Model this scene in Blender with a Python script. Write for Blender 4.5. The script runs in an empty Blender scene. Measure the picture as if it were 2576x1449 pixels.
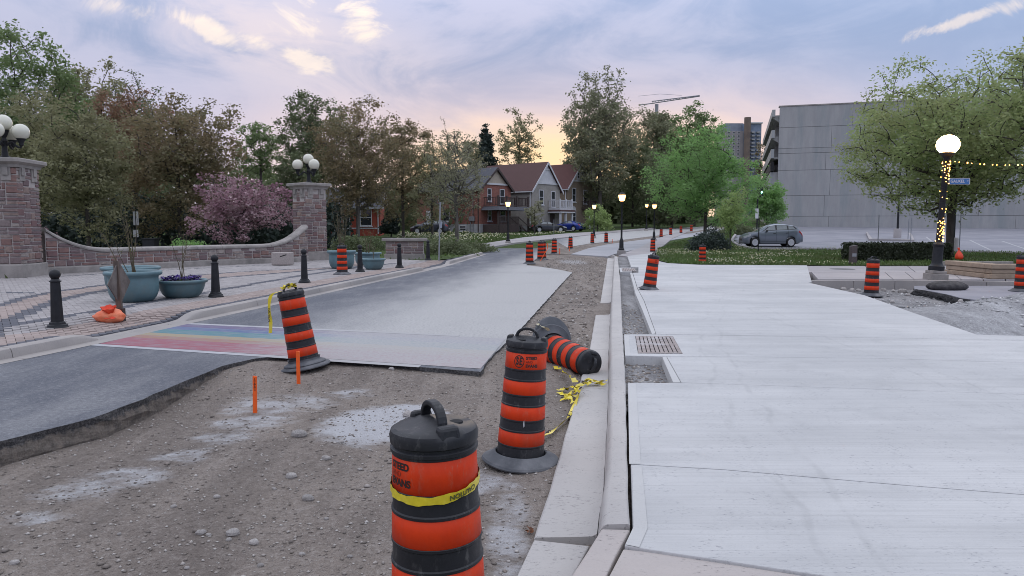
import bpy, math, random
import numpy as np
from mathutils import Vector, Matrix, Quaternion
from mathutils.geometry import tessellate_polygon

R = math.radians
rnd = random.Random(7)
scene = bpy.context.scene
COL = scene.collection

# ------------------------------------------------------------------ camera
F = 1835.0; CU, CV = 1288.0, 724.5          # focal length and centre in units of a 2576 px wide picture
HCAM = 1.75; PITCH = R(4.81)
cam_d = bpy.data.cameras.new('camera'); cam = bpy.data.objects.new('camera', cam_d); COL.objects.link(cam)
cam.location = (0, 0, HCAM); cam.rotation_euler = (R(90) - PITCH, 0, 0)
cam_d.sensor_width = 36; cam_d.sensor_fit = 'HORIZONTAL'; cam_d.lens = 36 * F / 2576
cam_d.clip_start = 0.05; cam_d.clip_end = 3000
scene.camera = cam

# ------------------------------------------------------------------ world: dusk sky with broken cloud
SUN_AZ = R(3.5)            # to the right of +Y
SUN_EL = R(3.0)
world = bpy.data.worlds.new('World'); scene.world = world; world.use_nodes = True
nt = world.node_tree; nt.nodes.clear()
class NB:
    """small node builder"""
    def __init__(s, nt): s.nt = nt
    def n(s, typ, **kw):
        d = s.nt.nodes.new(typ)
        for k, v in kw.items():
            if k.startswith('i_'):
                key = k[2:]
                key = int(key) if key.isdigit() else key.replace('_', ' ')
                d.inputs[key].default_value = v
            else: setattr(d, k, v)
        return d
    def l(s, a, b): s.nt.links.new(a, b)
    def math(s, op, a, b=None, clamp=False):
        d = s.n('ShaderNodeMath', operation=op); d.use_clamp = clamp
        for i, v in enumerate((a, b)):
            if v is None: continue
            if isinstance(v, (int, float)): d.inputs[i].default_value = v
            else: s.l(v, d.inputs[i])
        return d.outputs[0]
    def mix(s, f, a, b, blend='MIX'):
        d = s.n('ShaderNodeMix', data_type='RGBA', blend_type=blend)
        for i, v in ((0, f), (6, a), (7, b)):
            if isinstance(v, (int, float)): d.inputs[i].default_value = v
            elif isinstance(v, tuple): d.inputs[i].default_value = v if len(v) == 4 else (*v, 1)
            else: s.l(v, d.inputs[i])
        return d.outputs[2]
    def ss(s, v, a, b, to0=0.0, to1=1.0):
        d = s.n('ShaderNodeMapRange', interpolation_type='SMOOTHSTEP')
        s.l(v, d.inputs[0]); d.inputs[1].default_value = a; d.inputs[2].default_value = b
        d.inputs[3].default_value = to0; d.inputs[4].default_value = to1
        return d.outputs[0]
    def noise(s, vec, scale, detail=4, rough=0.55, dist=0.0):
        d = s.n('ShaderNodeTexNoise'); s.l(vec, d.inputs['Vector'])
        d.inputs['Scale'].default_value = scale; d.inputs['Detail'].default_value = detail
        d.inputs['Roughness'].default_value = rough; d.inputs['Distortion'].default_value = dist
        return d.outputs[0]
    def mapping(s, vec, scale=(1, 1, 1), rot=(0, 0, 0), loc=(0, 0, 0)):
        d = s.n('ShaderNodeMapping'); s.l(vec, d.inputs[0])
        d.inputs['Scale'].default_value = scale; d.inputs['Rotation'].default_value = rot; d.inputs['Location'].default_value = loc
        return d.outputs[0]

w = NB(nt)
out = w.n('ShaderNodeOutputWorld'); bg = w.n('ShaderNodeBackground'); bg.inputs[1].default_value = 0.1
w.l(bg.outputs[0], out.inputs[0])
sky = w.n('ShaderNodeTexSky', sky_type='NISHITA'); sky.sun_disc = False
sky.sun_elevation = SUN_EL; sky.sun_rotation = SUN_AZ; sky.air_density = 1.3; sky.dust_density = 2.0; sky.ozone_density = 3.0
tc = w.n('ShaderNodeTexCoord'); D = tc.outputs['Generated']
sep = w.n('ShaderNodeSeparateXYZ'); w.l(D, sep.inputs[0]); DX, DY, DZ = sep.outputs
zc = w.math('MAXIMUM', DZ, 0.0)
den = w.math('ADD', zc, 0.10)
comb = w.n('ShaderNodeCombineXYZ'); w.l(w.math('DIVIDE', DX, den), comb.inputs[0]); w.l(w.math('DIVIDE', DY, den), comb.inputs[1])
CP = comb.outputs[0]                       # position on a flat cloud deck
n_big = w.noise(w.mapping(CP, (0.55, 0.30, 1), (0, 0, R(-28)), (3.1, 1.7, 0)), 1.0, 5, 0.55, 0.6)
n_mid = w.noise(w.mapping(CP, (0.9, 0.42, 1), (0, 0, R(-32)), (0.4, 5.3, 0)), 1.6, 7, 0.6, 0.8)
sunv = (math.sin(SUN_AZ), math.cos(SUN_AZ), 0.03)
dot = w.n('ShaderNodeVectorMath', operation='DOT_PRODUCT'); w.l(D, dot.inputs[0]); dot.inputs[1].default_value = sunv
toward = dot.outputs['Value']
# blue clear sky on the right, lavender cloud elsewhere; both fade into one pale deck overhead, neutral so the ground light is less blue
dyp = w.math('MAXIMUM', DY, 0.05); PX = w.math('DIVIDE', DX, dyp); PZ_ = w.math('DIVIDE', DZ, dyp)
c2 = w.n('ShaderNodeCombineXYZ'); w.l(PX, c2.inputs[0]); w.l(PZ_, c2.inputs[1]); PV = c2.outputs[0]
n_f = w.noise(w.mapping(D, (1, 1, 2.6), (0, 0, 0), (1.3, .2, .7)), 4.2, 9, 0.62, 0.9)
n_s = w.noise(w.mapping(D, (1.1, 1, 3.2), (0, R(14), 0), (4.3, 2.2, .1)), 2.1, 8, 0.58, 0.6)
nn = w.math('ADD', w.math('MULTIPLY', n_f, 0.55), w.math('MULTIPLY', n_s, 0.45))
azr = w.ss(w.math('DIVIDE', DX, w.math('ADD', w.math('ABSOLUTE', DY), 0.2)), -0.15, 0.7)
cl_l = w.mix(w.ss(nn, 0.40, 0.58), (2.4, 3.0, 4.5, 1), (3.95, 4.12, 5.4, 1))
cl_r = w.mix(w.ss(nn, 0.36, 0.66), (2.45, 3.2, 4.9, 1), (3.1, 3.85, 5.5, 1))
cloud = w.mix(azr, cl_l, cl_r)
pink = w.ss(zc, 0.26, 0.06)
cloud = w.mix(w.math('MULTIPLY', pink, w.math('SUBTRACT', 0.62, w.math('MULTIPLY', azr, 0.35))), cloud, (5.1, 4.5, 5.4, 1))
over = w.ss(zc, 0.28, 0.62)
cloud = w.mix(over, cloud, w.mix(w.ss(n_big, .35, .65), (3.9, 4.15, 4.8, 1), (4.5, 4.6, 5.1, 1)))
base = w.mix(0.06, cloud, sky.outputs[0])
# glow low over the hidden sun
glow_w = w.math('MULTIPLY', w.ss(zc, 0.23, 0.07), w.ss(toward, 0.87, 0.985))
glow = w.math('MULTIPLY', w.ss(zc, 0.175, 0.075), w.ss(toward, 0.962, 0.996))
gn = w.math('ADD', 0.75, w.math('MULTIPLY', w.math('SUBTRACT', n_f, .5), 1.6))
base = w.mix(w.math('MULTIPLY', glow_w, w.math('MULTIPLY', gn, 1.0), True), base, (7.3, 5.4, 4.6, 1))
base = w.mix(w.math('MULTIPLY', glow, gn, True), base, (9.0, 6.2, 3.1, 1))
def uvp(u, v):
    x = (u - CU) / F; y = (v - CV) / F; dy = math.cos(PITCH) - y * math.sin(PITCH)
    return x / dy, (-math.sin(PITCH) - y * math.cos(PITCH)) / dy
# breaks in the deck where the light comes through
n_g = w.noise(w.mapping(PV, (1, 1.5, 1), (0, 0, R(20)), (.7, .3, 0)), 9.0, 9, 0.66, 1.0)
tot = None
for (u, v, ra, rb, ang, k) in ((905, 50, 100, 72, -15, 1.05), (500, 65, 200, 42, -26, .9), (640, 105, 80, 34, -15, .7), (765, 150, 100, 50, -20, .9), (780, 55, 190, 100, 0, .5), (330, 25, 200, 45, -10, .6), (2420, 52, 180, 26, 18, 1.15), (2560, 10, 110, 36, 18, .8)):
    x0, z0 = uvp(u, v); mp = w.n('ShaderNodeMapping', vector_type='TEXTURE'); w.l(PV, mp.inputs[0]); mp.inputs['Location'].default_value = (x0, z0, 0); mp.inputs['Rotation'].default_value = (0, 0, R(ang)); mp.inputs['Scale'].default_value = (ra / F, rb / F, 1)
    ln = w.n('ShaderNodeVectorMath', operation='LENGTH'); w.l(mp.outputs[0], ln.inputs[0])
    b_ = w.math('MULTIPLY', w.ss(ln.outputs['Value'], 1.15, 0.0), k); tot = b_ if tot is None else w.math('MAXIMUM', tot, b_)
mpb = w.n('ShaderNodeMapping', vector_type='TEXTURE'); w.l(PV, mpb.inputs[0]); mpb.inputs['Location'].default_value = (*uvp(690, 95), 0); mpb.inputs['Rotation'].default_value = (0, 0, R(-14)); mpb.inputs['Scale'].default_value = (560 / F, 170 / F, 1)
lnb = w.n('ShaderNodeVectorMath', operation='LENGTH'); w.l(mpb.outputs[0], lnb.inputs[0])
thin = w.math('MULTIPLY', w.math('MULTIPLY', w.ss(lnb.outputs['Value'], 1.1, 0.0), w.ss(n_f, .38, .60)), w.ss(DY, 0.05, 0.3))
base = w.mix(w.math('MULTIPLY', thin, .75), base, (6.1, 5.3, 5.5, 1))
gap = w.ss(w.math('ADD', tot, w.math('MULTIPLY', w.math('SUBTRACT', n_g, 0.5), 3.2)), 0.32, 1.0)
gap = w.math('MULTIPLY', w.math('MULTIPLY', gap, w.ss(tot, 0.0, 0.35)), w.ss(DY, 0.05, 0.3))
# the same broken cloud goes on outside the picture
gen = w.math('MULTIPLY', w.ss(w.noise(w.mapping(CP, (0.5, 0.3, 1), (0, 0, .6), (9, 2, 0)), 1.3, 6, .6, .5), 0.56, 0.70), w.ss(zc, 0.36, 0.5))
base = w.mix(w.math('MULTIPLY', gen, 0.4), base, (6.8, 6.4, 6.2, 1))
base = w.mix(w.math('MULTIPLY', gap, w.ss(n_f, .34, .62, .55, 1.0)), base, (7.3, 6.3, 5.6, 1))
# deck brightened above the frame to light ground and trees, loosely after CIE overcast
deck_gain = w.ss(zc, 0.20, 0.60, 1.0, 2.15)
vm = w.n('ShaderNodeVectorMath', operation='SCALE'); w.l(base, vm.inputs[0]); w.l(deck_gain, vm.inputs['Scale'])
# below the horizon: dull ground tone
below = w.ss(DZ, -0.04, 0.0)
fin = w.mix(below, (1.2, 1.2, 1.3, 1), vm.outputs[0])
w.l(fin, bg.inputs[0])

# ------------------------------------------------------------------ sun (just down behind cloud: soft and weak)
sd = bpy.data.lights.new('sun', 'SUN'); so = bpy.data.objects.new('sun', sd); COL.objects.link(so)
sd.energy = 0.25; sd.angle = R(14); sd.color = (1.0, 0.80, 0.60)
sdir = Vector((math.sin(SUN_AZ) * math.cos(R(6)), math.cos(SUN_AZ) * math.cos(R(6)), math.sin(R(6))))
so.rotation_euler = (-sdir).to_track_quat('-Z', 'Y').to_euler(); so.location = (0, 20, 60)

scene.view_settings.view_transform = 'Standard'; scene.view_settings.look = 'None'
scene.view_settings.gamma = 1; scene.view_settings.exposure = 0.55; scene.view_settings.use_curve_mapping = False
scene.cycles.use_denoising = True; scene.cycles.filter_width = 0.95
scene.cycles.max_bounces = 6; scene.cycles.transparent_max_bounces = 6
scene.cycles.caustics_reflective = False; scene.cycles.caustics_refractive = False

# ------------------------------------------------------------------ picture measurements -> places
def ray(u, v):
    x = (u - CU) / F; y = (v - CV) / F
    return np.array((x, math.cos(PITCH) - y * math.sin(PITCH), -math.sin(PITCH) - y * math.cos(PITCH)))
def at(u, v, z=0.0):
    d = ray(u, v); t = (z - HCAM) / d[2]
    return (d[0] * t, d[1] * t, z)
def P(u, v, Y):
    d = ray(u, v); t = Y / d[1]
    return (d[0] * t, Y, HCAM + d[2] * t)
def sst(a, b, x):
    t = min(1, max(0, (x - a) / (b - a))); return t * t * (3 - 2 * t)
def terrain(x, y):
    if y < 1: return 0.0
    road = 0.028 * max(0, min(y, 220) - 58); lot = 0.0325 * max(0, min(y, 200) - 44)
    t = sst(0.24, 0.31, x / y)
    return road + (lot - road) * t
def atg(u, v, dz=0.0):
    d = ray(u, v); lo, hi = 2.0, 400.0
    for _ in range(50):
        m = (lo + hi) / 2; t = m / d[1]
        if HCAM + d[2] * t > terrain(d[0] * t, m) + dz: lo = m
        else: hi = m
    t = lo / d[1]
    return (d[0] * t, lo, terrain(d[0] * t, lo) + dz)
def xy(p): return (p[0], p[1])
def g_at(u, Y, dz=0.0):
    x = (u - CU) / F * Y
    return (x, Y, terrain(x, Y) + dz)

# ------------------------------------------------------------------ materials
def pr(name):
    m = bpy.data.materials.new(name); m.use_nodes = True
    t = m.node_tree; b = NB(t); p = t.nodes['Principled BSDF']
    return m, b, p
def geo_pos(b, obj=False):
    if obj: return b.n('ShaderNodeTexCoord').outputs['Object']
    return b.n('ShaderNodeNewGeometry').outputs['Position']
def bump(b, p, h, strength=0.3, dist=0.02):
    d = b.n('ShaderNodeBump'); d.inputs['Strength'].default_value = strength; d.inputs['Distance'].default_value = dist
    b.l(h, d.inputs['Height']); b.l(d.outputs[0], p.inputs['Normal'])
def mat(name, c1, c2=None, scale=3.0, rough=0.7, metal=0.0, bmp=0.0, bscale=None, obj=False, stretch=(1, 1, 1), rand=0.0, spec=0.5, dirt=None, scuff=None):
    m, b, p = pr(name)
    c2 = c2 or tuple(x * 0.78 for x in c1)
    v = b.mapping(geo_pos(b, obj), stretch)
    n = b.noise(v, scale, 6, 0.6)
    c = b.mix(b.ss(n, 0.30, 0.70), c1, c2)
    if rand:
        oi = b.n('ShaderNodeObjectInfo')
        hs = b.n('ShaderNodeHueSaturation'); b.l(c, hs.inputs['Color'])
        mr = b.n('ShaderNodeMapRange'); b.l(oi.outputs['Random'], mr.inputs[0]); mr.inputs[3].default_value = 1 - rand; mr.inputs[4].default_value = 1 + rand
        b.l(mr.outputs[0], hs.inputs['Value']); c = hs.outputs[0]
    if dirt:
        c = b.mix(b.math('MULTIPLY', b.ss(b.noise(v, scale * 0.37, 8, 0.7), 0.48, 0.72), dirt[1]), c, dirt[0])
    if scuff:
        sn = b.noise(b.mapping(geo_pos(b, obj), (1, 1, .35), (.3, .5, 0)), 26, 7, .75); s2 = b.noise(b.mapping(geo_pos(b, obj), (1, 1, 1)), 4, 5, .6)
        c = b.mix(b.math('MULTIPLY', b.math('MULTIPLY', b.ss(sn, .52, .66), b.ss(s2, .40, .62)), scuff[1]), c, scuff[0])
    b.l(c, p.inputs['Base Color'])
    p.inputs['Roughness'].default_value = rough; p.inputs['Metallic'].default_value = metal
    p.inputs['Specular IOR Level'].default_value = spec
    if bmp: bump(b, p, b.noise(v, bscale or scale * 6, 4, 0.7), bmp)
    return m
def emit(name, col, strength):
    m, b, p = pr(name)
    p.inputs['Base Color'].default_value = (*col, 1); p.inputs['Emission Color'].default_value = (*col, 1); p.inputs['Emission Strength'].default_value = strength
    return m
def leafmat(name, c1, c2, trans=0.35, c3=None):
    m = bpy.data.materials.new(name); m.use_nodes = True; t = m.node_tree; t.nodes.clear(); b = NB(t)
    o = b.n('ShaderNodeOutputMaterial')
    g = b.n('ShaderNodeNewGeometry')
    c = b.mix(g.outputs['Random Per Island'], c1, c2)
    n = b.noise(g.outputs['Position'], 0.45, 3, 0.6)
    c = b.mix(b.math('MULTIPLY', b.ss(n, 0.38, 0.66), 0.8), c, c3 or tuple(x * 0.8 for x in c2))
    df = b.n('ShaderNodeBsdfDiffuse'); tr = b.n('ShaderNodeBsdfTranslucent'); gl = b.n('ShaderNodeBsdfGlossy'); gl.inputs['Roughness'].default_value = .5
    b.l(c, df.inputs[0]); b.l(c, tr.inputs[0])
    mx = b.n('ShaderNodeMixShader'); mx.inputs[0].default_value = trans; b.l(df.outputs[0], mx.inputs[1]); b.l(tr.outputs[0], mx.inputs[2])
    m2 = b.n('ShaderNodeMixShader'); m2.inputs[0].default_value = 0.03; b.l(mx.outputs[0], m2.inputs[1]); b.l(gl.outputs[0], m2.inputs[2])
    b.l(m2.outputs[0], o.inputs[0])
    return m

M = {}
# --- ground materials
def blob_mask(b, pos, blobs):
    """stains: blobs is a list of (x, y, rx, ry, angle)"""
    tot = None
    for (x, y, rx, ry, a, wt) in blobs:
        d = b.n('ShaderNodeMapping', vector_type='TEXTURE'); b.l(pos, d.inputs[0])
        d.inputs['Location'].default_value = (x, y, 0); d.inputs['Rotation'].default_value = (0, 0, a); d.inputs['Scale'].default_value = (rx, ry, 1000)
        ln = b.n('ShaderNodeVectorMath', operation='LENGTH'); b.l(d.outputs[0], ln.inputs[0])
        k = b.math('MULTIPLY', b.ss(ln.outputs['Value'], 1.0, 0.25), wt)
        tot = k if tot is None else b.math('MAXIMUM', tot, k)
    return tot

def make_asphalt():
    m, b, p = pr('asphalt'); pos = geo_pos(b)
    fine = b.noise(pos, 90, 3, 0.8); mid = b.noise(b.mapping(pos, (1, .35, 1), (0, 0, R(-9))), 1.1, 7, 0.65); big = b.noise(pos, 0.28, 4, 0.6)
    c = b.mix(b.ss(fine, 0.35, 0.7), (0.075, 0.081, 0.098, 1), (0.15, 0.157, 0.18, 1))
    ag = b.noise(pos, 22, 5, .75); c = b.mix(b.math('MULTIPLY', b.ss(ag, .5, .68), .55), c, (0.27, 0.275, 0.30, 1)); c = b.mix(b.math('MULTIPLY', b.ss(ag, .46, .34), .5), c, (0.045, 0.048, 0.06, 1))
    # dust trodden over from the works: heavier towards the excavation
    sx = b.n('ShaderNodeSeparateXYZ'); b.l(pos, sx.inputs[0])
    side = b.math('SUBTRACT', sx.outputs[0], b.math('MULTIPLY', sx.outputs[1], 0.145))       # distance across the road
    far = b.ss(sx.outputs[1], 8.5, 12.0)
    dm = b.math('MULTIPLY', b.ss(b.math('ADD', side, b.math('MULTIPLY', mid, 2.4)), -5.9, -2.3), far)
    near = b.math('MULTIPLY', b.ss(mid, 0.42, 0.72), 0.30)
    dm = b.math('MAXIMUM', dm, near)
    c = b.mix(b.math('MULTIPLY', dm, b.ss(ag, .30, .55, .5, .88)), c, b.mix(b.ss(fine, .3, .7), (0.42, 0.41, 0.40, 1), (0.54, 0.53, 0.51, 1)))
    c = b.mix(b.math('MULTIPLY', b.ss(big, 0.52, 0.75), 0.15), c, (0.07, 0.075, 0.095, 1))
    c = b.mix(b.math('MULTIPLY', b.ss(b.noise(b.mapping(pos, (1, .25, 1), (0, 0, R(-9))), 3.5, 7, .7), .5, .75), .22), c, (0.36, 0.35, 0.35, 1))
    b.l(c, p.inputs['Base Color']); p.inputs['Roughness'].default_value = 0.82; p.inputs['Specular IOR Level'].default_value = 0.3
    bump(b, p, b.math('ADD', fine, ag), 0.5, 0.012)
    return m
M['asphalt'] = make_asphalt()

def concrete(name, c1, c2, streak=0.25, spots=0.5, ang=-8, dark=(0.2, 0.2, 0.22, 1), tracks=False):
    m, b, p = pr(name); pos = geo_pos(b)
    br = b.noise(b.mapping(pos, (0.7, 55, 1), (0, 0, R(-ang))), 1.0, 5, 0.7)           # broom finish across the walk
    br2 = b.noise(b.mapping(pos, (0.25, 4.5, 1), (0, 0, R(-ang))), 1.0, 6, 0.6)
    br3 = b.noise(b.mapping(pos, (0.16, 1.25, 1), (0, 0, R(-ang))), 1.0, 5, 0.55, .4); wet = b.noise(pos, 1.7, 7, .7)
    big = b.noise(pos, 0.35, 5, 0.6); sp = b.noise(b.mapping(pos, (1, 3, 1)), 26, 5, 0.75); sp2 = b.noise(pos, 5, 6, .7)
    c = b.mix(b.ss(big, 0.35, 0.65), c1, c2)
    c = b.mix(b.math('MULTIPLY', b.ss(br, 0.42, 0.75), streak), c, tuple(x * 0.55 for x in c2[:3]) + (1,))
    c = b.mix(b.math('MULTIPLY', b.ss(br2, 0.45, 0.75), streak * 0.9), c, tuple(x * 0.72 for x in c2[:3]) + (1,))
    c = b.mix(b.math('MULTIPLY', b.ss(br3, 0.46, 0.62), streak * 0.85), c, tuple(x * 0.74 for x in c2[:3]) + (1,))
    c = b.mix(b.math('MULTIPLY', b.ss(wet, 0.50, 0.70), streak * 1.0), c, tuple(x * 0.7 for x in c2[:3]) + (1,))
    c = b.mix(b.math('MULTIPLY', b.math('MULTIPLY', b.ss(sp, 0.56, 0.64), b.ss(sp2, .44, .58)), spots), c, dark)
    fn = b.noise(b.mapping(pos, (1, 2.2, 1), (0, 0, R(-ang))), 60, 4, .8); c = b.mix(b.math('MULTIPLY', b.ss(fn, .5, .75), .30), c, tuple(x * .6 for x in c2[:3]) + (1,))
    if tracks:
        sx = b.n('ShaderNodeSeparateXYZ'); b.l(pos, sx.inputs[0]); wob = b.math('MULTIPLY', b.noise(pos, .5, 3, .5), .8)
        for (x0, k1, k2) in ((1.75, .12, .012), (2.02, .12, .012), (4.6, -.03, .004), (4.95, -.03, .004)):
            yy = b.math('SUBTRACT', sx.outputs[1], 5.0); f = b.math('ADD', b.math('MULTIPLY', yy, k1), b.math('MULTIPLY', b.math('MULTIPLY', yy, yy), k2)); d = b.math('ABSOLUTE', b.math('SUBTRACT', b.math('SUBTRACT', sx.outputs[0], x0), b.math('ADD', f, b.math('SUBTRACT', wob, .4))))
            c = b.mix(b.math('MULTIPLY', b.math('MULTIPLY', b.ss(d, .035, .008), b.ss(wet, .40, .6)), .22), c, tuple(x * .62 for x in c2[:3]) + (1,))
    b.l(c, p.inputs['Base Color']); p.inputs['Roughness'].default_value = 0.78; p.inputs['Specular IOR Level'].default_value = 0.35
    bump(b, p, b.math('ADD', b.math('MULTIPLY', br, .6), sp), 0.45, 0.008)
    return m
M['pad'] = concrete('fresh_concrete', (0.56, 0.555, 0.55, 1), (0.47, 0.47, 0.47, 1), 0.30, 0.8, tracks=True)
M['pad_smooth'] = concrete('trowelled_concrete', (0.53, 0.525, 0.515, 1), (0.48, 0.475, 0.465, 1), 0.05, 0.25)
M['kerb_new'] = concrete('new_kerb_concrete', (0.50, 0.475, 0.45, 1), (0.42, 0.40, 0.385, 1), 0.06, 1.0, dark=(0.16, 0.15, 0.15, 1))
M['kerb_old'] = concrete('old_kerb_concrete', (0.40, 0.365, 0.34, 1), (0.30, 0.28, 0.27, 1), 0.12, 0.6)
M['kerb_tan'] = concrete('tan_concrete', (0.50, 0.45, 0.42, 1), (0.42, 0.38, 0.36, 1), 0.08, 0.9, dark=(0.13, 0.12, 0.12, 1))
M['walk'] = concrete('sidewalk_concrete', (0.40, 0.37, 0.37, 1), (0.33, 0.31, 0.315, 1), 0.1, 0.35)
M['road_new'] = concrete('road_base_concrete', (0.40, 0.40, 0.42, 1), (0.33, 0.33, 0.35, 1), 0.15, 0.4)
M['lot'] = concrete('parking_lot_asphalt', (0.29, 0.285, 0.315, 1), (0.22, 0.22, 0.25, 1), 0.15, 0.4)

def make_gravel(name='gravel', c1=(0.29, 0.245, 0.21, 1), c2=(0.205, 0.172, 0.15, 1), c3=(0.35, 0.31, 0.28, 1), blobs=()):
    m, b, p = pr(name); pos = geo_pos(b)
    v1 = b.n('ShaderNodeTexVoronoi'); v1.inputs['Scale'].default_value = 55; b.l(pos, v1.inputs['Vector'])
    v2 = b.n('ShaderNodeTexVoronoi'); v2.inputs['Scale'].default_value = 150; b.l(pos, v2.inputs['Vector'])
    big = b.noise(pos, 0.6, 6, 0.65); mid = b.noise(pos, 5.0, 6, 0.7); fine = b.noise(pos, 120, 4, .8)
    c = b.mix(b.ss(big, 0.35, 0.66), c1, c2)
    sc = b.n('ShaderNodeSeparateColor'); b.l(v1.outputs['Color'], sc.inputs[0])
    c = b.mix(b.math('MULTIPLY', b.ss(sc.outputs[0], 0.62, 0.95), 0.6), c, c3)
    sc2 = b.n('ShaderNodeSeparateColor'); b.l(v2.outputs['Color'], sc2.inputs[0])
    c = b.mix(b.math('MULTIPLY', b.ss(sc2.outputs[1], 0.5, 1.0), 0.45), c, tuple(x * 0.5 for x in c2[:3]) + (1,))
    c = b.mix(b.math('MULTIPLY', b.ss(mid, 0.52, 0.75), 0.45), c, c3)
    rut = b.noise(b.mapping(pos, (2.2, .32, 1), (0, 0, R(52))), 1.0, 6, .6); c = b.mix(b.math('MULTIPLY', b.ss(rut, .44, .62), .5), c, tuple(x * .72 for x in c2[:3]) + (1,)); c = b.mix(b.math('MULTIPLY', b.ss(rut, .45, .33), .45), c, c3)
    g2 = b.noise(pos, 17, 6, .8); c = b.mix(b.math('MULTIPLY', b.ss(g2, .5, .68), .45), c, c3); c = b.mix(b.math('MULTIPLY', b.ss(g2, .47, .33), .6), c, tuple(x * .45 for x in c2[:3]) + (1,))
    if blobs:
        bm = blob_mask(b, pos, blobs)
        k = b.math('ADD', bm, b.math('MULTIPLY', b.math('SUBTRACT', b.noise(b.mapping(pos, (1, 1.6, 1), (0, 0, .5)), 3.0, 10, 0.72), 0.5), 2.6))
        k = b.math('MULTIPLY', b.ss(k, 0.15, 1.05), b.ss(bm, 0.0, 0.5))
        c = b.mix(b.math('MULTIPLY', k, 0.9), c, (0.50, 0.50, 0.515, 1))
    b.l(c, p.inputs['Base Color']); p.inputs['Roughness'].default_value = 0.9; p.inputs['Specular IOR Level'].default_value = 0.25
    fine = b.math('ADD', fine, b.math('MULTIPLY', g2, 1.5))
    bump(b, p, b.math('ADD', b.math('MULTIPLY', v1.outputs['Distance'], 1.0), b.math('MULTIPLY', fine, .6)), 0.8, 0.02)
    return m
GZ = -0.13
def blob(u, v, ru, rv, z=GZ, ang=None, wt=.62):
    c = at(u, v, z); a = at(u + ru, v, z); d = at(u, v - rv, z)
    return (c[0], c[1], abs(a[0] - c[0]), abs(d[1] - c[1]), 0.0 if ang is None else ang, wt)
BLOBS = [blob(950, 1065, 210, 62, wt=1.5), blob(1040, 1045, 120, 40, wt=1.35), blob(700, 1012, 260, 32), blob(640, 1050, 170, 30), blob(560, 1090, 130, 26), blob(460, 1135, 130, 32),
         blob(310, 1185, 180, 50), blob(190, 1220, 180, 40), blob(880, 992, 110, 16), blob(80, 1290, 150, 32), blob(1280, 1330, 90, 170), blob(1200,1220,110,60), blob(1440, 660, 60, 9, -0.06)]
M['gravel'] = make_gravel('gravel', blobs=BLOBS)
M['gravel_grey'] = make_gravel('grey_gravel', (0.30, 0.29, 0.29, 1), (0.20, 0.195, 0.20, 1), (0.46, 0.455, 0.46, 1))
M['gravel_pale'] = make_gravel('crushed_concrete', (0.42, 0.415, 0.42, 1), (0.29, 0.285, 0.29, 1), (0.60, 0.60, 0.61, 1))
def cut_mat():
    m, b, p = pr('cut_road_edge'); pos = geo_pos(b); sx = b.n('ShaderNodeSeparateXYZ'); b.l(pos, sx.inputs[0]); n = b.noise(pos, 9, 7, .75); n2 = b.noise(pos, 38, 4, .8)
    c = b.mix(b.ss(n, .35, .65), (0.25, 0.21, 0.175, 1), (0.115, 0.10, 0.088, 1)); c = b.mix(b.math('MULTIPLY', b.ss(n2, .5, .7), .5), c, (0.34, 0.30, 0.27, 1))
    c = b.mix(b.math('MULTIPLY', b.ss(b.math('ADD', sx.outputs[2], b.math('MULTIPLY', b.math('SUBTRACT', n, .5), .16)), -.085, -.05), .9), c, b.mix(b.ss(n2, .4, .65), (0.045, 0.045, 0.05, 1), (0.16, 0.155, 0.155, 1)))
    b.l(c, p.inputs['Base Color']); p.inputs['Roughness'].default_value = .95; bump(b, p, b.math('ADD', n, n2), 1.0, .04); return m
M['cut'] = cut_mat()
M['pebble'] = mat('pebble', (0.31, 0.28, 0.26, 1), (0.20, 0.18, 0.17, 1), 8, 0.9, bmp=.3, rand=.3)
def pebmat():
    m, b, p = pr('gravel_stones'); g = b.n('ShaderNodeNewGeometry')
    r = b.n('ShaderNodeValToRGB'); b.l(g.outputs['Random Per Island'], r.inputs[0])
    e = r.color_ramp.elements; e[0].color = (0.16, 0.14, 0.125, 1); e[1].color = (0.48, 0.45, 0.42, 1)
    k = r.color_ramp.elements.new(0.5); k.color = (0.25, 0.215, 0.19, 1)
    b.l(r.outputs[0], p.inputs['Base Color']); p.inputs['Roughness'].default_value = .9; p.inputs['Specular IOR Level'].default_value = .25
    return m
M['gravel_stones'] = pebmat()
M['rubble_stones'] = pebmat(); _e = [n for n in M['rubble_stones'].node_tree.nodes if n.type == 'VALTORGB'][0].color_ramp.elements
for _i, _c in enumerate(((.22, .22, .22, 1), (.40, .395, .39, 1), (.60, .59, .58, 1))): _e[_i].color = _c
M['rock'] = mat('rock', (0.44, 0.41, 0.38, 1), (0.27, 0.25, 0.245, 1), 6, 0.85, bmp=0.5, obj=True, rand=.2)
M['dirt'] = mat('dirt', (0.13, 0.10, 0.075, 1), (0.07, 0.055, 0.045, 1), 2, 0.95, bmp=.5, bscale=20)
def make_grass_ground():
    m, b, p = pr('lawn_ground'); pos = geo_pos(b)
    c = b.mix(b.ss(b.noise(pos, 0.8, 6, .65), .35, .65), (0.07, 0.105, 0.035, 1), (0.045, 0.065, 0.026, 1))
    c = b.mix(b.math('MULTIPLY', b.ss(b.noise(pos, 16, 4, .7), .5, .7), .5), c, (0.13, 0.15, 0.06, 1))
    b.l(c, p.inputs['Base Color']); p.inputs['Roughness'].default_value = .95; p.inputs['Specular IOR Level'].default_value = .1
    bump(b, p, b.noise(pos, 25, 4, .7), .6, .05)
    return m
M['lawn'] = make_grass_ground()
M['grass'] = leafmat('grass_blades', (0.075, 0.14, 0.035, 1), (0.14, 0.20, 0.06, 1), .3, (0.11, 0.13, 0.05, 1))
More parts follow.
